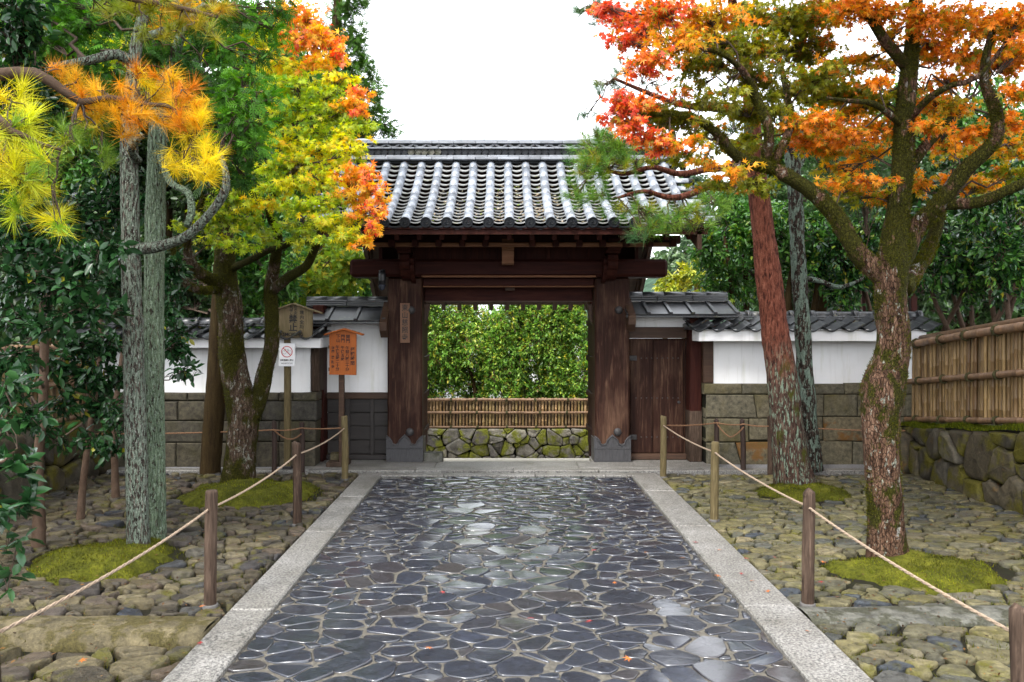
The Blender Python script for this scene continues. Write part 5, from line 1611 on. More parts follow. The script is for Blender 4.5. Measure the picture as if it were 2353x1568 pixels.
    if upper:       # the crown goes on above the picture: plainer sprays
        UP, UT, UN, US, UC = [], [], [], [], []
        for c, rad, pal, cov, area, _ in upper:
            N = int(cov * 3.4 * area / (.36 * .115 ** 2))
            u = NR.normal(0, 1, (N, 3)); u /= np.linalg.norm(u, axis=1, keepdims=True); u *= NR.random((N, 1)) ** .45
            UP.append(c + u * rad); UT.append(NR.normal(0, 1, (N, 3))); n_ = NR.normal(0, .6, (N, 3)); n_[:, 2] += 1; UN.append(n_)
            US.append(NR.uniform(.08, .13, N)); UC.append(mix_cols(pal, N, .2))
        scatter('upper_crown', 'diamond', np.concatenate(UP), np.concatenate(UT), np.concatenate(UN), np.concatenate(US), np.concatenate(UC), lmat, root)
    scatter(crown_name, shape, np.concatenate(LP), np.concatenate(LT), np.concatenate(LN), np.concatenate(LS), np.concatenate(LC), lmat, root)
    return root

def high(n, x, y, z, r, pal, cov, seed):
    """sprays of a crown above the picture: n flat clumps inside the box x, y, z"""
    rg = random.Random(seed); out = []
    for _ in range(n):
        c = np.array([rg.uniform(*x), rg.uniform(*y), rg.uniform(*z)])
        if c[2] < CAM_H + (VPY + 40) / FPX * c[1] + r * .4: c[2] = CAM_H + (VPY + 40) / FPX * c[1] + r * .4
        rr = r * rg.uniform(.8, 1.25)
        out.append((c, np.array([rr, rr, rr * .4]), pal, cov, math.pi * rr * rr, FPX))
    return out

def limb(pxs, Y, rpx):
    """limb from photo points: [(px, py, Y or None)], radii in pixels"""
    pts, rad = [], []
    for (a, r) in zip(pxs, rpx):
        y = a[2] if len(a) > 2 else Y
        pts.append(P(a[0], a[1], y)); rad.append(r / FPX * y)
    return pts, rad

# palettes (own colours of the leaves)
RED = [(4, (.66, .10, .06)), (3, (.72, .17, .05)), (1, (.55, .13, .09)), (1, (.45, .30, .04))]
ORD = [(4, (0.748, 0.187, 0.033)), (2, (0.66, 0.088, 0.044)), (2, (0.792, 0.297, 0.033)), (1.5, (0.33, 0.264, 0.022))]
ORG = [(5, (0.732, 0.232, 0.0171)), (3, (0.634, 0.165, 0.0146)), (3, (0.781, 0.342, 0.0244)), (1.6, (0.366, 0.293, 0.0195)), (1, (0.244, 0.244, 0.0171))]
ORO = [(3, (0.781, 0.281, 0.0183)), (2, (0.512, 0.329, 0.0183)), (2, (0.305, 0.268, 0.0183)), (1, (0.854, 0.366, 0.0244))]
OLV = [(5, (0.213, 0.225, 0.015)), (3, (0.3, 0.275, 0.0163)), (2, (0.138, 0.175, 0.015)), (.6, (0.688, 0.225, 0.0187))]
OLD = [(5, (.12, .13, .010)), (3, (.18, .17, .012)), (1, (.45, .14, .02))]
YGR = [(4, (0.478, 0.58, 0.0362)), (3, (0.334, 0.478, 0.0435)), (2, (0.725, 0.696, 0.0362)), (1.5, (0.217, 0.362, 0.0435))]
YEL = [(5, (0.754, 0.676, 0.026)), (3, (0.546, 0.585, 0.0325)), (2, (0.884, 0.572, 0.026)), (2.5, (0.338, 0.442, 0.039))]
YOR = [(4, (0.828, 0.368, 0.0172)), (3, (0.759, 0.506, 0.023)), (2, (0.874, 0.23, 0.023)), (1, (0.483, 0.414, 0.023))]
LOR = [(4, (0.821, 0.324, 0.054)), (2, (0.842, 0.216, 0.0648)), (3, (0.799, 0.475, 0.0432)), (1, (0.734, 0.0972, 0.054))]
GYL = [(4, (0.28, 0.35, 0.0252)), (3, (0.182, 0.28, 0.0252)), (2, (0.476, 0.476, 0.028))]
CAM = [(5, (0.0169, 0.0546, 0.0169)), (3, (0.0286, 0.0884, 0.0234)), (2, (0.0117, 0.0364, 0.013)), (.15, (0.26, 0.26, 0.026))]
EVG = [(5, (0.054, 0.155, 0.027)), (3, (0.101, 0.243, 0.0351)), (2, (0.0297, 0.0878, 0.0216)), (.6, (0.243, 0.338, 0.0405))]
EVD = [(5, (0.0286, 0.0624, 0.0182)), (3, (0.0442, 0.091, 0.0234)), (1, (0.0182, 0.039, 0.013))]
LGT = [(5, (0.195, 0.312, 0.0325)), (3, (0.312, 0.39, 0.039)), (2, (0.117, 0.208, 0.026)), (1.4, (0.546, 0.468, 0.039))]
HDG = [(5, (.17, .34, .05)), (3, (.27, .44, .07)), (3, (.06, .14, .022)), (1.6, (.46, .54, .08)), (.6, (.55, .50, .06)), (.4, (.20, .13, .05))]
FRD = [(5, (.085, .24, .022)), (3, (.13, .32, .03)), (2, (.05, .14, .018))]
FRDD = [(5, (.042, .125, .018)), (3, (.065, .17, .02)), (1, (.03, .07, .014))]
CEDX = 0
CED = [(5, (.055, .13, .018)), (3, (.085, .18, .025)), (2, (.035, .08, .014))]
PNG = [(5, (.11, .24, .03)), (3, (.17, .29, .03)), (2, (.30, .29, .02)), (1, (.07, .17, .04))]
PNT = [(5, (.055, .13, .045)), (3, (.075, .15, .05)), (1, (.16, .17, .03))]
GLD = [(5, (.80, .38, .012)), (3, (.84, .52, .015)), (2, (.66, .25, .012))]
GLY = [(5, (.84, .62, .015)), (3, (.76, .58, .018)), (2, (.80, .44, .012))]
YLG = [(5, (.62, .58, .015)), (3, (.44, .50, .02)), (2, (.74, .60, .015)), (1, (.20, .34, .02))]
GRN = [(5, (.16, .27, .02)), (3, (.30, .34, .02)), (1, (.45, .34, .02))]

# ---------------- right maple, close by the path
Yb = 5.41
base = P(2040, 1290, Yb)
lims = [limb([(2042, 1300), (2038, 1270), (2034, 1180), (2022, 1020), (2028, 900), (2052, 800), (2046, 700), (2052, 600), (2066, 480), (2076, 350), (2086, 200), (2100, 60), (2108, -60)], Yb, [54, 45, 40, 38, 47, 37, 34, 36, 25, 24, 21, 16, 13]),
        limb([(2040, 640), (1975, 585), (1915, 490), (1850, 430), (1800, 400), (1762, 372), (1768, 300, 5.3), (1735, 220, 5.3), (1708, 165, 5.2), (1650, 120, 5.1), (1560, 112, 5.0)], Yb, [28, 22, 19, 16, 16, 14, 11, 10, 8, 6, 3]),
        limb([(1775, 385), (1700, 365, 5.3), (1650, 310, 5.2), (1600, 275, 5.1), (1540, 262, 5.0), (1470, 270, 5.0)], Yb, [15, 13, 10, 8, 6, 3]),
        limb([(1775, 380), (1800, 330), (1818, 280, 5.6), (1805, 200, 5.7), (1790, 110, 5.8), (1820, 20, 5.8)], Yb, [11, 9, 8, 7, 5, 4]),
        limb([(2062, 610), (2110, 520), (2160, 470, 5.3), (2215, 395, 5.2), (2285, 325, 5.1), (2290, 260, 5.1), (2262, 190, 5.1), (2270, 110, 5.0), (2300, 20, 5.0)], Yb, [27, 23, 20, 18, 16, 14, 11, 8, 5]),
        limb([(2075, 665), (2120, 600, 5.6), (2150, 530, 5.7), (2168, 450, 5.7)], Yb, [20, 17, 14, 9]),
        limb([(2175, 470, 5.3), (2250, 465, 5.1), (2310, 440, 5.0), (2400, 400, 4.9)], Yb, [14, 13, 12, 10]),
        limb([(2080, 400), (2140, 320, 5.5), (2200, 262, 5.6), (2215, 235, 5.6)], Yb, [14, 12, 10, 6]),
        limb([(2082, 285), (2135, 225, 5.2), (2190, 195, 5.1), (2250, 175, 5.0), (2340, 60, 4.9)], Yb, [9, 8, 7, 6, 4]),
        limb([(2080, 150), (2030, 90, 5.3), (1995, 30, 5.2), (1960, -40, 5.2)], Yb, [15, 12, 10, 8]),
        limb([(2075, 290), (2010, 150 + 90, 5.2), (1950, 232, 5.1), (1900, 225, 5.0)], Yb, [8, 7, 5, 3])]
C = []
def add(l, px, py, Y, rx, ry, pal, cov=1.5): l.append(clump(px, py, Y, rx * 1.1, ry * .85, pal, cov * .85))
for a in [(1392, 18, 5.0, 34, 26, RED), (1430, 40, 5.0, 50, 32, RED), (1480, 70, 5.0, 62, 36, RED), (1530, 30, 5.1, 70, 36, ORD), (1440, 96, 5.0, 50, 26, RED), (1500, 128, 4.9, 60, 28, ORD), (1475, 170, 4.9, 44, 22, ORD, 1.1), (1570, 95, 5.0, 70, 36, ORO), (1580, 150, 5.0, 60, 26, OLV),
          (1640, 40, 5.2, 80, 40, ORO), (1650, 100, 5.1, 74, 36, OLV), (1660, 150, 5.1, 66, 26, OLD, 1.3), (1730, 40, 5.5, 80, 42, OLV), (1740, 110, 5.5, 80, 42, OLV), (1735, 175, 5.4, 66, 34, OLD), (1810, 50, 5.6, 78, 44, OLV), (1830, 120, 5.6, 80, 42, OLD), (1880, 40, 5.5, 76, 38, ORO), (1890, 20, 5.3, 70, 34, ORG), (1870, 180, 5.5, 78, 40, OLV), (1815, 215, 5.5, 66, 36, OLV),
          (1600, 200, 5.1, 70, 18, OLV, .7), (1660, 215, 5.2, 60, 26, OLV, .8), (1560, 215, 5.1, 50, 18, ORD, .6), (1700, 260, 5.4, 56, 40, OLV, 1.1), (1760, 250, 5.5, 54, 40, OLV, 1.2), (1620, 235, 5.1, 60, 24, OLD, .8),
          (1425, 232, 5.0, 40, 26, RED, 1.2), (1420, 262, 5.0, 44, 20, RED), (1470, 240, 5.0, 52, 28, ORD), (1450, 290, 5.0, 52, 24, ORD), (1515, 262, 5.0, 60, 34, OLD), (1575, 275, 5.1, 62, 34, OLD), (1490, 320, 5.0, 52, 20, ORD), (1540, 335, 5.0, 60, 22, ORD), (1590, 330, 5.0, 44, 18, ORO, 1.0), (1560, 360, 5.1, 60, 18, OLV, 1.1), (1630, 300, 5.2, 40, 22, OLV, .9), (1680, 340, 5.2, 44, 30, OLV, 1.1), (1620, 375, 5.1, 50, 16, ORO, 1.1), (1690, 395, 5.1, 56, 20, ORO, 1.1), (1735, 425, 5.0, 62, 24, OLV), (1650, 425, 5.1, 60, 16, OLV, 1.1), (1720, 330, 5.3, 36, 26, OLV),
          (1840, 285, 5.2, 50, 26, ORG), (1900, 280, 5.2, 66, 30, ORG), (1960, 262, 5.2, 66, 30, ORO), (1930, 320, 5.1, 84, 26, ORG), (1870, 325, 5.1, 60, 24, ORG), (2010, 300, 5.2, 56, 30, ORG), (1985, 350, 5.1, 60, 20, ORO), (1905, 350, 5.1, 50, 18, ORO, 1.1), (1930, 385, 5.1, 50, 16, ORO, .9), (1945, 425, 5.0, 62, 18, ORO), (2000, 420, 5.0, 56, 18, ORG), (1975, 455, 5.0, 70, 16, OLV, 1.1), (2025, 455, 5.1, 36, 20, ORO),
          (1905, 225, 5.3, 70, 34, OLV), (1965, 215, 5.3, 70, 30, OLV), (2025, 230, 5.2, 50, 28, OLV), (1920, 160, 5.4, 56, 30, ORO), (1985, 140, 5.3, 50, 26, ORO, 1.1), (1960, 20, 5.2, 70, 34, ORG), (2030, 25, 5.2, 66, 36, ORG), (2040, 90, 5.2, 44, 26, ORO, 1.2), (1900, 95, 5.3, 40, 26, ORG, 1.0), (2035, 150, 5.3, 44, 28, ORO, .9), (2020, 185, 5.3, 50, 22, ORG, 1.0),
          (2140, 40, 5.2, 60, 44, ORG), (2150, 110, 5.2, 50, 40, ORG), (2200, 50, 5.0, 66, 46, ORG), (2210, 130, 5.0, 60, 40, ORG), (2270, 60, 4.9, 60, 50, ORG), (2330, 60, 4.9, 50, 60, ORG), (2320, 140, 4.9, 50, 44, ORG), (2260, 150, 5.0, 50, 36, ORG), (2170, 190, 5.2, 50, 34, ORG), (2140, 240, 5.3, 44, 30, ORG), (2130, 290, 5.3, 40, 26, ORG), (2200, 250, 5.2, 40, 24, ORO), (2340, 210, 4.9, 40, 30, ORG), (2230, 310, 5.1, 50, 30, ORG), (2320, 280, 4.9, 50, 36, ORG, 1.2), (2330, 340, 4.9, 44, 26, ORO), (2260, 350, 5.1, 40, 24, ORO, 1.1), (2190, 350, 5.3, 40, 24, ORO, .8),
          (2110, 420, 5.4, 36, 30, ORO), (2200, 410, 5.3, 44, 20, ORG), (2250, 425, 5.1, 50, 20, ORO), (2320, 400, 4.9, 50, 18, OLV), (2160, 330, 5.3, 30, 24, ORG, .9), (2345, 110, 4.8, 40, 40, ORG)]:
    a = list(a)
    if a[0] > 1780 and NR.random() < .75: a[2] += NR.uniform(.3, .9)      # most sprays hang behind the limbs
    elif a[0] <= 1780 and NR.random() < .5: a[2] += NR.uniform(.1, .5)
    add(C, *a)
U = high(44, (1.7, 5.8), (2.6, 8.2), (4.0, 6.6), .62, ORG, .5, 1) + high(14, (1.4, 3.2), (3.0, 6.5), (4.2, 5.6), .55, OLV, .5, 2)
tree('maple_tree', 'mossy-trunked maple with orange and red leaves, closest tree right of the path', 'tree', 'maple trees', base, lims, M['bark_maple_r'], C, 'maple', .045, M['maple_leaf'], nrand=.75, droop=.45, trunk_seg=36, trunk_rough=.15, conn_r=.006, twig_r=.0018, fuzz=(42000, 6, .28), per=12, upper=U)

# ---------------- left maple
Yb = 8.0
base = P(545, 1115, Yb)
lims = [limb([(548, 1125), (548, 1100), (556, 1030), (562, 960), (548, 890), (532, 800), (527, 700), (518, 640), (516, 560), (512, 470), (520, 380), (540, 260), (560, 140)], Yb, [46, 38, 33, 34, 33, 28, 28, 26, 20, 16, 13, 10, 6]),
        limb([(575, 960), (596, 910), (610, 850), (625, 790), (624, 720), (622, 660), (632, 600, 7.9), (640, 540, 7.7), (618, 490, 7.5), (640, 430, 7.3), (690, 380, 7.1)], Yb, [24, 19, 17, 17, 16, 15, 12, 9, 8, 7, 4]),
        limb([(520, 655), (480, 640, 7.8), (450, 620, 7.7), (430, 570, 7.6), (440, 520, 7.5), (470, 450, 7.5)], Yb, [17, 15, 13, 10, 8, 5]),
        limb([(505, 665), (470, 668, 7.6), (430, 655, 7.5), (405, 600, 7.4), (395, 560, 7.4)], Yb, [9, 9, 8, 7, 5]),
        limb([(624, 670), (660, 640, 7.8), (705, 610, 7.6), (730, 560, 7.5), (770, 540, 7.3), (820, 520, 7.1)], Yb, [13, 12, 10, 9, 6, 4]),
        limb([(528, 620), (570, 600, 7.8), (620, 575, 7.6), (665, 560, 7.4), (700, 510, 7.3)], Yb, [9, 8, 7, 6, 4]),
        limb([(520, 420), (580, 360, 7.8), (640, 320, 7.6), (680, 285, 7.4), (730, 270, 7.2)], Yb, [10, 9, 8, 6, 4]),
        limb([(535, 300), (600, 240, 7.8), (670, 190, 7.6), (730, 120, 7.4)], Yb, [9, 8, 6, 4])]
C = []
for a in [(650, 30, 7.4, 56, 26, YOR), (705, 45, 7.3, 48, 34, LOR), (745, 90, 7.2, 42, 34, LOR), (690, 95, 7.3, 52, 32, LOR), (640, 90, 7.5, 46, 34, YEL), (770, 130, 7.1, 34, 26, LOR), (720, 145, 7.2, 54, 28, YOR), (660, 150, 7.4, 54, 30, YEL), (780, 180, 7.1, 40, 24, YEL), (830, 215, 7.0, 26, 18, LOR), (810, 240, 7.0, 40, 24, YOR), (600, 170, 7.6, 46, 34, YEL), (680, 200, 7.3, 60, 30, YGR), (750, 215, 7.2, 56, 30, YGR), (620, 225, 7.5, 50, 30, YEL), (690, 250, 7.3, 60, 30, YGR), (760, 265, 7.1, 56, 30, GYL), (815, 285, 7.0, 40, 26, YGR), (830, 255, 6.9, 26, 18, LOR), (640, 275, 7.4, 50, 28, YGR),
          (720, 305, 7.2, 60, 26, YGR), (790, 320, 7.0, 50, 26, YEL), (660, 330, 7.3, 56, 26, YEL), (740, 345, 7.1, 60, 24, YEL), (810, 350, 6.9, 36, 22, YEL), (690, 370, 7.2, 60, 22, YEL), (760, 385, 7.0, 56, 20, YEL), (820, 385, 6.8, 34, 18, LOR, 1.2), (640, 385, 7.3, 46, 26, YGR), (850, 400, 6.7, 28, 22, LOR, 1.2), (800, 410, 6.8, 46, 22, YOR), (845, 430, 6.7, 34, 22, LOR), (870, 460, 6.6, 22, 24, LOR, 1.2), (740, 425, 7.0, 54, 22, YEL), (680, 425, 7.1, 54, 24, YEL), (810, 450, 6.7, 46, 22, YOR), (750, 465, 6.9, 56, 22, YGR), (690, 475, 7.0, 56, 24, YGR), (850, 490, 6.6, 36, 24, LOR), (800, 500, 6.7, 50, 22, YEL), (740, 510, 6.8, 56, 22, YEL), (860, 525, 6.5, 28, 18, LOR), (810, 540, 6.6, 46, 20, YEL), (760, 550, 6.7, 44, 16, YGR), (690, 520, 6.9, 50, 24, GYL), (640, 470, 7.2, 40, 26, YEL), (630, 430, 7.2, 40, 24, YGR), (840, 560, 6.5, 26, 16, YOR), (700, 555, 6.9, 40, 18, GYL, 1.1),
          (580, 410, 7.5, 46, 30, YGR), (540, 450, 7.5, 48, 28, GYL), (590, 470, 7.4, 46, 24, YEL), (520, 500, 7.4, 52, 26, GYL), (580, 520, 7.3, 46, 24, GYL), (480, 480, 7.5, 50, 28, GYL), (440, 520, 7.4, 44, 26, GYL, 1.1), (500, 555, 7.3, 50, 20, GYL, 1.1), (555, 560, 7.3, 44, 20, YGR, 1.1), (620, 545, 7.2, 40, 20, GYL, 1.1),
          (420, 20, 7.6, 60, 30, YOR, 1.1), (500, 60, 7.7, 60, 40, YGR, 1.2), (350, 60, 7.7, 60, 30, YOR, .9), (440, 110, 7.7, 50, 30, YEL, .9), (270, 110, 7.6, 60, 40, YGR, 1.0), (560, 60, 7.6, 50, 40, YGR), (590, 110, 7.6, 44, 30, YEL)]:
    add(C, *a)
C = [(c_, r_, p_, v_ * .8, a_, y_) for c_, r_, p_, v_, a_, y_ in C]
U = high(12, (-5.2, -2.6), (6.2, 9.2), (4.6, 7.0), .62, YGR, .4, 3)
tree('maple_tree', 'forked maple with yellow-green and orange leaves reaching over the roof', 'tree', 'maple trees', base, lims, M['bark_maple_l'], C, 'maple', .057, M['maple_leaf'], nrand=.75, droop=.45, trunk_seg=32, trunk_rough=.15, conn_r=.006, twig_r=.0022, fuzz=(26000, 4, .15), per=11, upper=U)

# ---------------- twin straight trunks, pollarded cypress
Yb = 5.57
lims = [limb([(318, 1285), (317, 1200), (312, 1000), (305, 750), (299, 500), (297, 320), (304, 200), (312, 110), (330, 20), (335, -80)], Yb, [27, 24, 24, 22, 20, 19, 16, 14, 11, 8]),
        limb([(306, 572), (350, 570, 5.5), (420, 548, 5.4), (470, 505, 5.35), (512, 450, 5.3), (520, 405, 5.3), (505, 350, 5.4)], Yb, [14, 13, 11, 10, 10, 8, 5]),
        limb([(310, 150), (270, 125, 5.5), (200, 140, 5.4), (130, 150, 5.3)], Yb, [13, 12, 10, 6]),
        limb([(318, 370), (300, 345, 5.4), (325, 310, 5.3)], Yb, [10, 9, 7]),
        limb([(322, 90), (400, 60, 5.6), (470, 10, 5.7)], Yb, [10, 8, 6])]
C = []
for a in [(570, 180, 5.6, 60, 30, FRD), (600, 230, 5.5, 52, 30, FRD), (540, 230, 5.6, 58, 36, FRD), (575, 280, 5.5, 60, 34, FRD), (520, 300, 5.6, 56, 36, FRD), (590, 330, 5.5, 40, 24, FRD), (540, 350, 5.6, 50, 36, FRDD), (520, 400, 5.7, 44, 34, FRDD), (560, 410, 5.7, 40, 30, FRDD), (490, 230, 5.8, 44, 40, FRDD), (480, 160, 5.8, 50, 30, FRDD), (430, 190, 5.9, 40, 40, FRDD),
          (590, 130, 5.7, 50, 26, FRDD), (620, 60, 5.8, 40, 40, FRD), (560, 40, 5.9, 50, 40, FRDD), (520, 110, 5.9, 50, 30, FRD), (460, 60, 5.9, 50, 40, FRDD), (640, 20, 5.8, 40, 26, FRDD), (400, 130, 5.9, 40, 40, FRDD),
          (180, 60, 5.8, 60, 40, FRD), (120, 100, 5.9, 50, 36, FRD), (230, 110, 5.8, 50, 30, FRD), (60, 140, 5.9, 60, 40, FRDD), (160, 20, 5.8, 70, 30, FRD), (90, 40, 5.9, 60, 40, FRDD), (250, 40, 5.9, 50, 40, FRDD), (210, 180, 5.9, 40, 30, FRDD)]:
    add(C, *a)
U = high(22, (-5.0, -2.7), (3.4, 7.2), (4.0, 7.2), .6, FRDD, .45, 4)
tree('cypress_tree', 'straight pale-barked cypress with one side branch, front trunk of the twin pair', 'tree', 'cypress trees', P(317, 1275, Yb), lims, M['bark_pale'], C, 'frond', .105, M['frond'], nrand=.6, droop=.35, trunk_seg=22, trunk_rough=.07, conn_r=.006, twig_r=.0025, per=7, upper=U)
Yb = 5.9
lims = [limb([(359, 1255), (358, 1150), (355, 950), (354, 700), (357, 480), (362, 330), (368, 220), (395, 150), (420, 60), (440, -60)], Yb, [23, 22, 22, 22, 22, 21, 16, 12, 10, 8]),
        limb([(366, 250), (420, 180, 6.0), (460, 130, 6.1)], Yb, [12, 10, 7]),
        limb([(362, 345), (392, 420, 5.7), (432, 442, 5.6), (440, 490, 5.5), (430, 520, 5.45)], Yb, [8, 8, 8, 9, 8])]
C = [clump(430, 260, 6.3, 60, 50, FRDD), clump(440, 340, 6.3, 50, 50, FRDD, 1.3), clump(390, 200, 6.3, 50, 40, FRD, 1.2), clump(480, 100, 6.4, 60, 40, FRDD), clump(360, 120, 6.5, 60, 40, FRDD), clump(300, 250, 6.5, 60, 50, FRDD, 1.3), clump(240, 300, 6.6, 60, 50, FRDD, 1.2), clump(500, 20, 6.4, 60, 40, FRDD), clump(300, 30, 6.5, 60, 40, FRDD)]
tree('cypress_tree', 'straight green-barked cypress, rear trunk of the twin pair', 'tree', 'cypress trees', P(358, 1245, Yb), lims, M['bark_green'], C, 'frond', .105, M['frond'], nrand=.6, droop=.35, trunk_seg=22, trunk_rough=.06, conn_r=.006, twig_r=.0025, per=7)

# ---------------- plain brown trunk before the left wall
Yb = 8.55
lims = [limb([(483, 1092), (488, 1000), (497, 880), (503, 760), (508, 640), (512, 520), (520, 380), (530, 240)], Yb, [23, 23, 22, 20, 18, 15, 12, 8])]
C = [clump(x, y, Yy, 70, 50, EVD, 1.4) for x, y, Yy in ((470, 420, 8.8), (560, 360, 8.9), (430, 330, 9.0), (600, 260, 9.0), (500, 240, 9.0), (420, 640, 9.2), (440, 700, 9.4))]
tree('evergreen_tree', 'bare dark brown trunk standing just left of the yellow maple', 'tree', 'evergreen trees', P(484, 1090, Yb), lims, M['bark_brown'], C, 'ellip', .08, M['shrub_leaf'], trunk_rough=.1, conn_r=.006, twig_r=.003)

# ---------------- red pine on the right
Yb = 7.8
lims = [limb([(1832, 1138), (1822, 1080), (1808, 980), (1795, 860), (1778, 740), (1762, 600), (1748, 480), (1736, 380), (1730, 310), (1722, 200), (1700, 90), (1670, -60)], Yb, [49, 41, 36, 33, 30, 28, 25, 22, 20, 16, 12, 9]),
        limb([(1735, 400), (1690, 430, 7.6), (1640, 425, 7.4), (1590, 445, 7.2), (1540, 455, 7.0), (1480, 440, 6.9), (1420, 455, 6.8)], Yb, [12, 10, 9, 8, 7, 5, 3]),
        limb([(1732, 330), (1680, 380, 7.6), (1620, 390, 7.4), (1560, 400, 7.2), (1500, 385, 7.0), (1430, 400, 6.9), (1370, 380, 6.8)], Yb, [10, 9, 8, 7, 6, 5, 3]),
        limb([(1728, 260), (1640, 250, 7.4), (1560, 240, 7.2), (1480, 210, 7.1), (1410, 180, 7.0)], Yb, [10, 8, 7, 5, 3]),
        limb([(1705, 110), (1600, 70, 7.4), (1480, 40, 7.2), (1380, 20, 7.1)], Yb, [9, 7, 5, 3])]
C = []
for a in [(1345, 390, 6.8, 34, 34, PNG), (1330, 440, 6.8, 26, 40, PNG, 1.1), (1370, 345, 6.8, 44, 34, PNG, 1.7), (1420, 330, 6.8, 44, 34, PNG, 1.7), (1400, 385, 6.8, 46, 30, PNG, 1.3), (1460, 370, 6.9, 40, 26, PNG, 1.0), (1380, 450, 6.8, 36, 34, PNG, .6), (1430, 470, 6.8, 44, 30, PNG, .8), (1480, 490, 6.8, 44, 30, PNG, 1.0), (1530, 505, 6.9, 40, 26, PNG, .9), (1470, 540, 6.7, 24, 16, PNT, 1.3), (1490, 520, 6.7, 26, 18, PNG), (1570, 490, 7.0, 40, 30, PNG, .8), (1610, 500, 7.1, 36, 26, PNG, 1.1), (1640, 470, 7.2, 34, 30, PNG, 1.0), (1590, 520, 7.0, 36, 16, PNG, 1.1),
          (1375, 310, 6.9, 34, 24, PNT, 1.1), (1350, 260, 7.0, 28, 24, PNT, .6), (1400, 190, 7.1, 44, 26, PNT, .8), (1440, 165, 7.1, 40, 26, PNT, .7), (1420, 225, 7.1, 44, 20, PNT, .5), (1350, 18, 7.1, 26, 24, PNT, 1.6), (1385, 40, 7.1, 30, 26, PNT, 1.3), (1480, 30, 7.2, 50, 30, PNT, 1.2), (1500, 190, 7.2, 40, 24, PNT, .5), (1630, 330, 7.4, 40, 26, PNT, .5), (1690, 300, 7.5, 40, 30, PNT, .8)]:
    add(C, *a)
U = high(14, (1.8, 4.6), (6.2, 9.0), (5.0, 7.4), .6, PNT, .6, 5)
tree('pine_tree', 'red-barked pine whose needles hang in front of the gate roof', 'tree', 'pine trees', P(1828, 1128, Yb), lims, M['bark_pine'], C, 'needle', .115, M['needle'], needles=60, trunk_seg=36, trunk_rough=.12, conn_r=.008, twig_r=.0035, tuft_up=.5, upper=U)

# ---------------- slim lichened trunk behind the pine
Yb = 8.5
lims = [limb([(1868, 1082), (1862, 1010), (1852, 900), (1846, 780), (1838, 660), (1832, 560), (1828, 460), (1820, 370), (1808, 300), (1790, 240)], Yb, [24, 20, 19, 18, 17, 17, 16, 15, 12, 8]),
        limb([(1824, 400), (1850, 340, 8.6), (1842, 280, 8.6)], Yb, [10, 9, 6]),
        limb([(1836, 640), (1880, 645, 8.5), (1930, 660, 8.5), (1985, 640, 8.6)], Yb, [7, 6, 5, 3])]
C = [clump(x, y, Yy, 50, 36, PNT, c) for x, y, Yy, c in ((1860, 300, 8.8, 1.0), (1910, 300, 8.9, 1.0), (1960, 330, 8.9, 1.0), (1900, 390, 8.8, 1.2), (1960, 400, 8.8, 1.2), (2010, 380, 8.9, 1.1), (1880, 440, 8.8, 1.0), (1930, 460, 8.8, 1.0), (1990, 460, 8.8, 1.0))]
tree('pine_tree', 'slim grey-green lichened trunk right behind the red pine', 'tree', 'pine trees', P(1866, 1076, Yb), lims, M['bark_slim'], C, 'needle', .12, M['needle'], needles=40, trunk_seg=16, trunk_rough=.16, conn_r=.008, twig_r=.0035)

# ---------------- golden pine, trunk just outside the picture on the left
k1 = .3335
def tf(lst): return [(x * k1, y * k1) for x, y in lst]
GT = tf([(410, 500), (550, 540), (470, 600), (700, 620), (940, 520), (880, 600), (1000, 660), (1090, 540), (1200, 550), (1240, 610), (1300, 650), (1120, 650), (1240, 720), (1330, 750), (760, 760), (640, 770), (550, 730), (860, 800), (1000, 770), (1100, 810), (1020, 860), (1180, 830), (1280, 860), (1340, 900), (1400, 890), (780, 850), (940, 740), (700, 720), (620, 690)])
YT = tf([(1420, 1000), (1330, 950), (1230, 1060), (1180, 1150), (1450, 1120), (1510, 1110), (1380, 1200), (1450, 1240), (1330, 1130), (1360, 700), (1380, 820), (1000, 560)])
GG = tf([(530, 970), (600, 900), (650, 1070), (430, 1170), (480, 900)])
NRR = tf([(180, 1000), (100, 930), (50, 800), (150, 830), (60, 680), (20, 620), (50, 1060), (120, 1140), (200, 1210), (80, 1240), (30, 1320), (150, 1330), (250, 1240), (300, 1480), (380, 1540), (60, 1420), (20, 980), (10, 1180), (130, 1240), (330, 1090)])
TP = tf([(650, 30), (800, 60), (900, 90), (1050, 80), (1150, 60), (1290, 110), (1440, 260), (1200, 180), (1380, 40), (1520, 40), (1000, 190), (1100, 210), (860, 20), (1000, 10), (1240, 20), (1350, 180)])
base = Vector((-3.75, 4.35, 0))
lims = [([base, base + Vector((.05, .05, .9)), base + Vector((-.1, .1, 1.9)), base + Vector((.1, 0, 2.8)), base + Vector((.2, .1, 4.2))], [.17, .14, .12, .10, .06]),
        ([base + Vector((-.03, .06, 2.4)), P(-120, 190, 4.3), P(0, 172, 4.5), P(80, 168, 4.55), P(140, 205, 4.6), P(185, 235, 4.65), P(250, 225, 4.7), P(330, 240, 4.75), P(400, 250, 4.75), P(440, 330, 4.75)], [.055, .045, .036, .030, .026, .022, .018, .015, .011, .007]),
        ([base + Vector((-.05, .06, 2.0)), P(-60, 300, 3.6), P(20, 300, 3.55), P(90, 330, 3.6), P(140, 345, 3.7)], [.04, .028, .018, .010, .006]),
        ([base + Vector((.1, 0, 2.9)), P(60, -60, 4.6), P(200, -30, 4.7), P(320, 0, 4.8), P(420, 20, 4.85), P(500, 40, 4.9)], [.05, .04, .03, .022, .015, .008])]
C = []
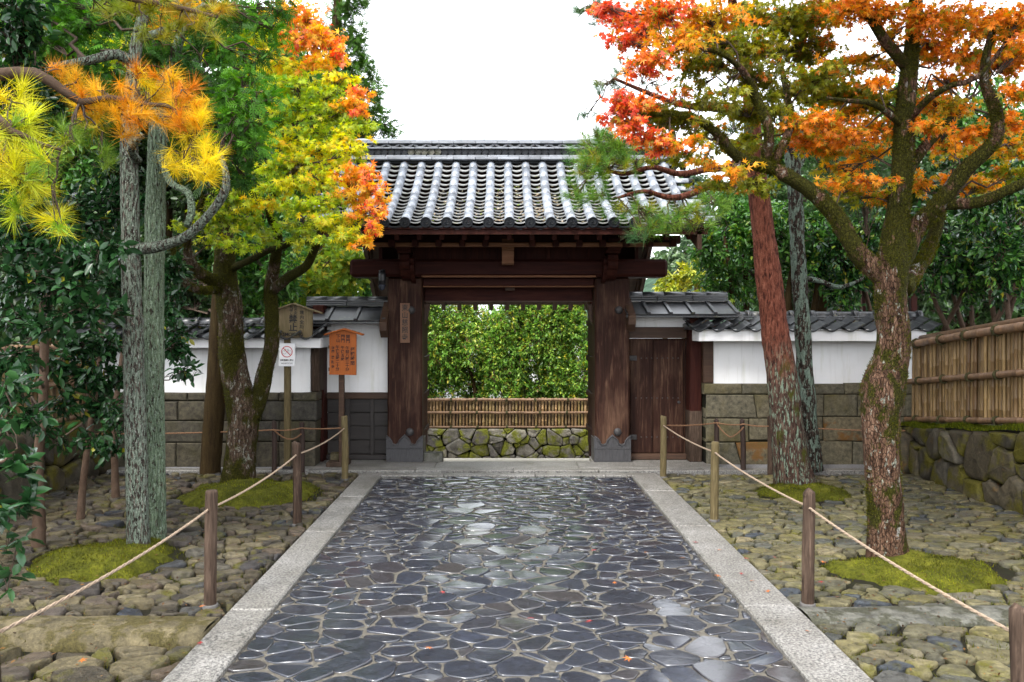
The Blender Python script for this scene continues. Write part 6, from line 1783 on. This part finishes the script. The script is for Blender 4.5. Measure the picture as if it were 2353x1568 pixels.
for lst, Y, pal, r in ((GT, 4.75, GLD, 15), (YT, 4.75, GLY, 14), (GG, 4.6, GRN, 15), (NRR, 3.6, YLG, 18), (TP, 4.85, [(3, (.34, .30, .012)), (2, (.22, .26, .02)), (2, (.48, .28, .012))], 16)):
    for x, y in lst: C.append((np.array(P(x, y, Y)) + NR.normal(0, .04, 3) * [0, 1.5, 0], np.array([.055, .10, .05]), pal, 1.0, 1.0, Y))
tree('pine_tree', 'pine branch with golden and yellow-green needle tufts reaching in from the left', 'tree', 'pine trees', base, lims, M['bark_thin'], C, 'needle', .118, M['needle'], needles=110, trunk_seg=14, conn_r=.006, twig_r=.003, tuft_up=.45)

# ---------------- camellias on the left
cam_stems = [(88, 1262, 5.73, [(88, 1265), (90, 1180), (88, 1060), (98, 940), (102, 800), (98, 680), (70, 580), (45, 480), (30, 330)], [17, 13, 11, 10, 10, 9, 8, 6, 4], 'camellia with dark glossy leaves and a smooth stem closest to the left edge'),
             (185, 1205, 6.5, [(184, 1210), (190, 1120), (205, 1000), (222, 880), (232, 760), (225, 640), (235, 500)], [10, 8, 7, 6, 6, 5, 3], 'camellia with a thin leaning stem, second one from the left edge'),
             (265, 1150, 7.3, [(266, 1155), (264, 1080), (262, 980), (272, 880), (290, 760), (300, 640)], [10, 8, 7, 6, 5, 3], 'camellia with a thin stem directly left of the twin trunks')]
reg = [[(40, 540, 5.2, 70, 44), (120, 560, 5.2, 66, 40), (190, 600, 5.1, 60, 34), (60, 640, 5.1, 70, 36), (150, 660, 5.1, 66, 34), (230, 590, 5.0, 50, 22), (270, 570, 4.95, 34, 16), (40, 730, 5.1, 66, 36), (130, 740, 5.0, 66, 32), (210, 710, 5.0, 60, 26), (265, 715, 4.95, 36, 16), (60, 480, 5.3, 70, 40), (20, 400, 5.3, 50, 50), (60, 300, 5.4, 60, 50), (30, 200, 5.4, 60, 50), (100, 230, 5.5, 50, 40), (40, 100, 5.4, 60, 50), (40, 30, 5.3, 60, 40), (30, 820, 5.0, 50, 36), (30, 900, 4.9, 44, 40), (60, 960, 4.9, 50, 30)],
       [(190, 800, 6.1, 56, 32), (250, 790, 6.1, 40, 34), (120, 840, 5.9, 56, 34), (200, 870, 6.0, 52, 30), (260, 870, 6.1, 36, 30), (150, 920, 5.9, 50, 30), (230, 940, 6.0, 40, 24), (190, 520, 6.3, 56, 40), (250, 470, 6.4, 50, 40), (250, 650, 6.3, 40, 30), (160, 480, 6.3, 50, 40), (120, 1000, 5.8, 50, 26, .8), (200, 1010, 5.9, 40, 22, .7)],
       [(400, 800, 7.0, 30, 36), (420, 855, 7.0, 26, 18), (405, 760, 7.1, 34, 22), (395, 700, 7.2, 30, 36), (270, 960, 7.0, 30, 40, .9), (250, 560, 7.2, 50, 40), (270, 400, 7.3, 50, 50), (395, 620, 7.2, 30, 40), (240, 1030, 7.0, 40, 30, .7), (300, 480, 7.3, 40, 40)]]
for (bx, by, Yb, pts, rad, lb), rg_ in zip(cam_stems, reg):
    C = [clump(*q[:5], CAM, (q[5] if len(q) > 5 else 1.25) * 1.4) for q in rg_]
    tree('camellia_tree', lb, 'tree', 'camellias left of the path', P(bx, by, Yb), [limb(pts, Yb, rad)], M['bark_thin'], C, 'ellip', .088, M['camellia_leaf'], nrand=.65, droop=.25, trunk_seg=12, trunk_rough=.06, conn_r=.005, twig_r=.0028, per=7)
# the nearest camellia, mostly outside the picture
base = Vector((-2.75, 3.05, -.06))
lims = [([base, base + Vector((.03, .05, .5)), base + Vector((-.05, .05, 1.1)), base + Vector((0, .1, 1.7))], [.03, .024, .02, .012]),
        ([base + Vector((.02, .05, .45)), P(-40, 1200, 3.15), P(20, 1190, 3.2), P(60, 1160, 3.25)], [.012, .009, .006, .003]),
        ([base + Vector((.02, .05, .55)), P(-60, 1080, 3.15), P(10, 1060, 3.2), P(40, 1030, 3.2)], [.012, .009, .006, .003])]
C = [clump(20, 1180, 3.2, 34, 30, CAM, .9), clump(60, 1160, 3.25, 26, 18, CAM, .8), clump(15, 1260, 3.1, 28, 34, CAM, 1.0), clump(20, 1330, 3.1, 26, 30, CAM, .9), clump(20, 1060, 3.2, 34, 40, CAM, .9), clump(70, 1060, 3.3, 26, 24, CAM, .5), clump(10, 980, 3.2, 30, 36, CAM, .9), clump(-60, 1150, 3.0, 50, 80, CAM, .8), clump(5, 880, 3.3, 24, 30, CAM, .7)]
tree('camellia_tree', 'camellia sprays with big glossy leaves at the lower left picture edge', 'tree', 'camellias left of the path', base, lims, M['bark_thin'], C, 'ellip', .088, M['camellia_leaf'], nrand=.65, droop=.2, trunk_seg=10, conn_r=.004, twig_r=.0022, per=6)

# ---------------- trees and shrubs beyond the walls
def bg(name, label, group, px, py, Y, rx, ry, pal, cov, size, shape='lens', lmat='shrub_leaf', n=14, trunk_px=None, bark='bark_brown', r=.07, seed=0, stems=1, base_z=None, rd=None, sub=.42):
    rg = random.Random(seed)
    zb = ground_z(Y) if base_z is None else base_z
    c = P(px, py, Y)
    b = Vector(((c.x if trunk_px is None else P(trunk_px, py, Y).x), Y, zb))
    lims = []
    for s in range(stems):
        o = Vector((rg.uniform(-.25, .25) * s, rg.uniform(-.2, .2) * s, 0)); q = c + Vector((rg.uniform(-.5, .5) * rx / FPX * Y, 0, .3 * ry / FPX * Y))
        m1 = (b + o).lerp(q, .35) + Vector((rg.uniform(-.15, .15), rg.uniform(-.1, .1), 0)); m2 = (b + o).lerp(q, .7) + Vector((rg.uniform(-.2, .2), rg.uniform(-.1, .1), 0))
        lims.append(([b + o, m1, m2, q], [r, r * .8, r * .6, r * .25]))
    C = []
    for i in range(n):
        a = rg.uniform(0, 6.283); d = math.sqrt(rg.random()) * .8
        C.append(clump(px + math.cos(a) * d * rx, py + math.sin(a) * d * ry, Y + rg.uniform(-.5, .5) * (rd or 1.0), rx * sub * rg.uniform(.7, 1.2), ry * sub * rg.uniform(.7, 1.2), pal, cov * rg.uniform(.75, 1.2)))
    return tree(name, label, 'tree' if 'tree' in name else 'shrub', group, b, lims, M[bark], C, shape, size, M[lmat], nrand=.7, droop=.25, trunk_seg=10, trunk_rough=.08, conn_r=.012, twig_r=.005, per=14, fine_twigs=False)

gB = 'evergreens behind the left wall'
bg('evergreen_tree', 'broad glossy evergreen above the left wall, behind the forked maple', gB, 560, 650, 10.6, 150, 130, EVG, 1.3, .09, n=18, seed=1, stems=2)
bg('evergreen_tree', 'feathery light green tree with yellow tips between left wall and gate roof', gB, 740, 630, 11.4, 100, 95, LGT, 1.5, .12, 'frond', 'frond', n=16, seed=2)
bg('evergreen_tree', 'pale-leaved evergreen at the left end of the gate beam', gB, 820, 660, 12.6, 60, 70, EVG, 1.3, .09, n=10, seed=3)
bg('evergreen_tree', 'dark shrubby evergreen behind the left wall beside the twin trunks', gB, 430, 640, 10.2, 90, 110, EVD + [(1.2, (.30, .26, .02))], 1.4, .09, n=14, seed=4, stems=2)
bg('evergreen_tree', 'tall dark evergreen filling the upper left corner', gB, 110, 200, 9.5, 200, 230, EVG, 1.2, .10, n=26, seed=5, stems=2, base_z=.6)
bg('evergreen_tree', 'tall shaded evergreen behind the twin trunks', gB, 380, 330, 10.5, 160, 200, EVD, 1.2, .10, n=24, seed=6, stems=2)
bg('evergreen_tree', 'shaded evergreen behind the camellias and cane fence', gB, 160, 620, 9.4, 200, 180, EVD, 1.2, .10, n=24, seed=7, stems=3, base_z=.6)
bg('evergreen_tree', 'big evergreen standing behind the orange maple crown', gB, 640, 280, 13.5, 150, 260, EVG, 1.2, .13, n=26, seed=8)
bg('evergreen_tree', 'deep shaded tree far behind the left wall', gB, 300, 450, 15, 330, 330, EVD, .9, .19, 'diamond', n=34, seed=9, r=.15, rd=3)
bg('evergreen_tree', 'tall far tree behind the upper left foliage', gB, 250, 60, 15, 300, 180, EVD, .9, .19, 'diamond', n=26, seed=10, r=.15, rd=3)
bg('evergreen_tree', 'far shaded tree low behind the left wall roof', gB, 620, 560, 15.5, 200, 200, EVD, 1.0, .19, 'diamond', n=26, seed=11, r=.12, rd=2)

# tall cedar behind the roof, left of the open sky
Yc = 16.5
C = [clump(*q) for q in [(800, 20, Yc, 34, 40, CED, 1.6), (770, 70, Yc, 50, 44, CED, 1.6), (815, 95, Yc, 30, 34, CED, 1.6), (790, 150, Yc, 50, 40, CED, 1.6), (840, 150, Yc, 26, 26, CED, 1.5), (810, 200, Yc, 56, 36, CED, 1.6), (855, 205, Yc, 24, 26, CED, 1.6), (800, 260, Yc, 60, 40, CED, 1.5), (858, 255, Yc, 30, 28, CED, 1.6), (884, 290, Yc, 26, 26, CED, 1.6), (840, 310, Yc, 50, 30, CED, 1.6), (900, 312, Yc, 14, 16, CED, 1.4), (760, 350, Yc, 90, 60, CED, 1.3), (700, 200, Yc + 1, 90, 120, CED, 1.3), (820, -10, Yc, 30, 30, CED, 1.3)]]
tree('cedar_tree', 'tall green cedar behind the left end of the gate roof, against the sky', 'tree', 'evergreen trees', Vector((P(760, 0, Yc).x, Yc, -.63)), [limb([(745, 860), (750, 500), (760, 250), (775, 20), (785, -150)], Yc, [22, 20, 16, 10, 5])], M['bark_brown'], C, 'frond', .22, M['frond'], conn_r=.02, twig_r=.008, per=9, droop=.1)

gR = 'evergreens behind the right wall'
bg('evergreen_tree', 'dark glossy evergreen above the side door roof, behind the red pine', gR, 1690, 580, 11.2, 100, 140, EVG, 1.35, .085, n=20, seed=21, stems=2)
bg('shrub', 'yellow-green bush right of the gate beam end', gR, 1570, 655, 13.5, 70, 48, [(4, (.30, .33, .03)), (3, (.42, .40, .03)), (2, (.16, .22, .03))], 1.4, .11, n=12, seed=22)
bg('evergreen_tree', 'evergreen between the red pine and the slim trunk', gR, 1850, 560, 10.6, 110, 130, EVG, 1.3, .085, n=18, seed=23, stems=2, lmat='camellia_leaf')
bg('camellia_tree', 'pale-glinting camellia behind the wall, left of the mossy maple', gR, 1960, 570, 10.3, 110, 140, CAM + EVG, 1.3, .09, n=18, seed=24, stems=3, lmat='camellia_leaf', bark='bark_thin', r=.04)
bg('camellia_tree', 'camellia with bare bent stems above the cane fence', gR, 2170, 580, 8.9, 100, 130, CAM + EVG, 1.0, .085, n=16, seed=25, stems=4, lmat='camellia_leaf', bark='bark_thin', r=.035, base_z=.7)
bg('camellia_tree', 'dense camellia at the right edge above the cane fence', gR, 2310, 560, 8.0, 100, 170, CAM + EVG, 1.1, .085, n=18, seed=26, stems=4, lmat='camellia_leaf', bark='bark_thin', r=.035, base_z=.8)
bg('evergreen_tree', 'dark tree deep behind the cane fence', gR, 2200, 560, 12.5, 220, 200, EVD, 1.35, .13, 'diamond', n=26, seed=27, r=.1, rd=2, base_z=.7)
bg('evergreen_tree', 'dark tree deep behind the right plaster wall', gR, 1880, 520, 14.0, 230, 200, EVD, 1.35, .15, 'diamond', n=28, seed=28, r=.12, rd=2)
bg('evergreen_tree', 'rounded evergreen high behind the orange maple leaves', gR, 2080, 330, 13.0, 170, 120, EVG, 1.2, .12, n=18, seed=29)
bg('evergreen_tree', 'tall evergreen behind the maple at the right edge', gR, 2300, 350, 12.0, 120, 140, EVG, 1.0, .11, n=16, seed=30, base_z=.7)
bg('evergreen_tree', 'evergreen above the tiled wall behind the red pine crown', gR, 1820, 370, 14.0, 130, 110, EVG, 1.1, .13, n=16, seed=31)

# the wooded slope behind both walls, too dense to count
def wood(x0, x1, y0, y1, ztop, n, label):
    pos = np.empty((n, 3)); pos[:, 0] = NR.uniform(x0, x1, n); pos[:, 1] = NR.uniform(y0, y1, n)
    hh = np.array([ztop * (.75 + .35 * noise.noise(Vector((p[0] * .35, p[1] * .3, ztop)))) for p in pos])
    pos[:, 2] = -.6 + hh * NR.random(n) ** .8
    tp = NR.normal(0, 1, (n, 3)); nn = NR.normal(0, .6, (n, 3)); nn[:, 2] += 1
    o = scatter('woodland', 'diamond', pos, tp, nn, NR.uniform(.24, .42, n), mix_cols(EVD + [(2, (.04, .085, .02))], n, .3), M['shrub_leaf'], None)
    tag(o, label, 'woodland', None, 'stuff')
wood(-20, -4.7, 17.5, 23, 9.5, 42000, 'dense dark woodland filling the distance behind the left wall')
wood(6.2, 20, 16.5, 22, 7.8, 44000, 'dense dark woodland filling the distance behind the right wall')

# hedge trees seen through the gateway
for i, (px, py, rx, ry, c, lb) in enumerate([(960, 800, 100, 130, 1.15, 'leafy evergreen behind the golden fence, at the left side of the gateway'), (1090, 810, 90, 130, .95, 'leafy evergreen behind the golden fence, left of the gateway middle'), (1200, 800, 90, 140, .95, 'leafy evergreen behind the golden fence, right of the gateway middle'), (1320, 800, 100, 140, 1.1, 'leafy evergreen behind the golden fence, at the right side of the gateway')]):
    bg('evergreen_tree', lb, 'evergreens seen through the gateway', px, py - 4, 14.4, rx, ry * 1.25, HDG, c * .78, .068, n=40, shape='diamond', lmat='hedge_leaf', seed=50 + i, stems=2, base_z=-.2, r=.045, rd=.8, sub=.36)
gw = thing('garden_wall', (.2, 18.2, -.63), 'pale plaster garden wall glimpsed through the leaves behind the gateway', 'wall')
box('plaster_panel', -5, 5.4, 18.0, 18.3, -.63, 1.5, M['plaster'], gw)
box('coping', -5.1, 5.5, 17.85, 18.45, 1.5, 1.6, M['tile_wall'], gw, .02)

# roofed shrine shelter with a mossy roof, behind the right wall
sx = P(1975, 690, 11.2)
sh_ = thing('garden_shelter', (sx.x, 11.2, -.3), 'small shelter with a mossy sloping roof behind the right plaster wall', 'shelter')
a = P(1930, 672, 11.2); b = P(2010, 628, 11.2); c_ = P(2090, 672, 11.2)
for p, q in ((a, b), (b, c_)):
    d = (q - p); nn = Vector((-d.z, 0, d.x)).normalized()
    v, f = box_geo(0, 1, 0, 1, 0, 1)
    vv = [p + d * x[0] + Vector((0, -.5 + 1.0 * x[1], 0)) + nn * (x[2] * .07) for x in v]
    obj('roof_slope', vv, f, M['rail_wood'], sh_)
    n = 2600; t = NR.random((n, 1)); yy = NR.uniform(-.5, .5, (n, 1))
    pos = np.array(p)[None] + t * np.array(d)[None] + np.concatenate([np.zeros((n, 1)), yy, np.zeros((n, 1))], 1) + np.array(nn)[None] * .07
    tp = NR.normal(0, .5, (n, 3)); tp[:, 2] += .8
    o = scatter('roof_moss', 'blade', pos, tp, NR.normal(0, 1, (n, 3)), NR.uniform(.03, .07, n), mix_cols([(3, (.22, .22, .02)), (2, (.12, .14, .015))], n), M['moss_fuzz'], sh_); o["kind"] = "stuff"
for dx in (-.35, .35):
    for dy in (-.35, .35): box('post', sx.x + .22 + dx - .04, sx.x + .22 + dx + .04, 11.2 + dy - .04, 11.2 + dy + .04, -.3, a.z + .1, W, sh_, .005)
box('tie_beam', sx.x - .25, sx.x + .7, 10.82, 10.9, a.z - .02, a.z + .08, M['rail_wood'], sh_, .005)

# far wooded hill
hv = []; nxh, nyh = 40, 8
for j in range(nyh):
    for i in range(nxh):
        x = -140 + 280 * i / (nxh - 1); y = 70 + 60 * j / (nyh - 1)
        hv.append((x, y, -1 + (4 + 16 * j / (nyh - 1)) * max(0, min(1, (x - 4) / 40)) * (1 + .2 * noise.noise(Vector((x * .05, y * .05, 1))))))
hf = [(j * nxh + i, j * nxh + i + 1, (j + 1) * nxh + i + 1, (j + 1) * nxh + i) for j in range(nyh - 1) for i in range(nxh - 1)]
o = obj('hill', hv, hf, M['hill_wood'], None, True); o["kind"] = "structure"
for i, (px, py, Y, rx, ry, lb) in enumerate([(1575, 590, 38, 46, 42, 'round-topped far tree seen past the right end of the gate beam'), (1625, 560, 46, 50, 50, 'far bluish tree beyond the gate roof corner'), (1540, 620, 42, 40, 40, 'far tree low beside the right end of the gate beam'), (1600, 430, 60, 60, 34, 'hazy far tree past the gate roof edge')]):
    bg('far_tree', lb, 'far trees on the slope', px, py, Y, rx, ry, [(3, (.075, .125, .055)), (2, (.10, .16, .06)), (2, (.05, .09, .05))], 1.8, .42, 'diamond', n=16, seed=70 + i, r=.25, base_z=-.6, rd=2)

# ------------------------------------------------------------------ fallen maple leaves
def fallen():
    sv, sf = SH['maple']
    cols = {'red': (.22, .018, .016), 'orange': (.36, .10, .014), 'brown': (.10, .045, .02)}
    ms = {}
    for k, c in cols.items():
        t = NT('fallen_' + k + '_leaf'); n_ = t.noise(t.coords(), 40, 3); m = t.set(t.ramp(n_, [(.3, tuple(x * .7 for x in c)), (.7, tuple(min(1, x * 1.25) for x in c))]), .5, .4)
        ms[k] = [me_from('fallen_leaf', [(x, y - .3, z * cur + .01) for x, y, z in sv], sf, m) for cur in (.3, .9, -.7)]
    rg = random.Random(99)
    spots = [(2390, 2390, 'orange'), (1795, 2352 - 0, 'x')]
    pts = []
    for cx_, cy_, cw, ch, n in ((2470, 2400, 500, 300, 10), (2900, 2330, 120, 240, 5), (3330, 2060, 500, 260, 8), (3500, 2400, 450, 260, 8), (1560, 2450, 400, 200, 2), (700, 2500, 500, 200, 3)):
        for _ in range(n): pts.append((cx_ + rg.uniform(-cw, cw), cy_ + rg.uniform(-ch, ch)))
    for px, py in pts:
        px *= .5745; py *= .5745
        if py < VPY + 300 or py > 1560 or px > 2345 or px < 8: continue
        Y = CAM_H * FPX / (py - VPY); X = (px - VPX) / FPX * Y
        if skip_side(Vector((X, Y, 0))): continue
        on = 'dark path stones' if KL1 < X < KR0 else ('pale granite kerb' if KL0 < X < KR1 else ('olive cobbles' if X > 0 else 'brown cobbles'))
        z = .03 if KL1 < X < KR0 else (.03 if KL0 < X < KR1 else (.032 if X > 0 else .05))
        if X < KL0 and Y < 4.2: z = .0
        k = rg.choices(['red', 'orange', 'brown'], [4, 5, 2])[0]
        o = inst('fallen_leaf', rg.choice(ms[k]), None, (X, Y, z + .004), (rg.uniform(-.25, .25), rg.uniform(-.25, .25), rg.uniform(0, 6.28)), [rg.uniform(.026, .042)] * 3)
        tag(o, 'fallen %s maple leaf lying on the %s' % (k, on), 'leaf', 'fallen %s leaves on %s' % (k, on))
fallen()
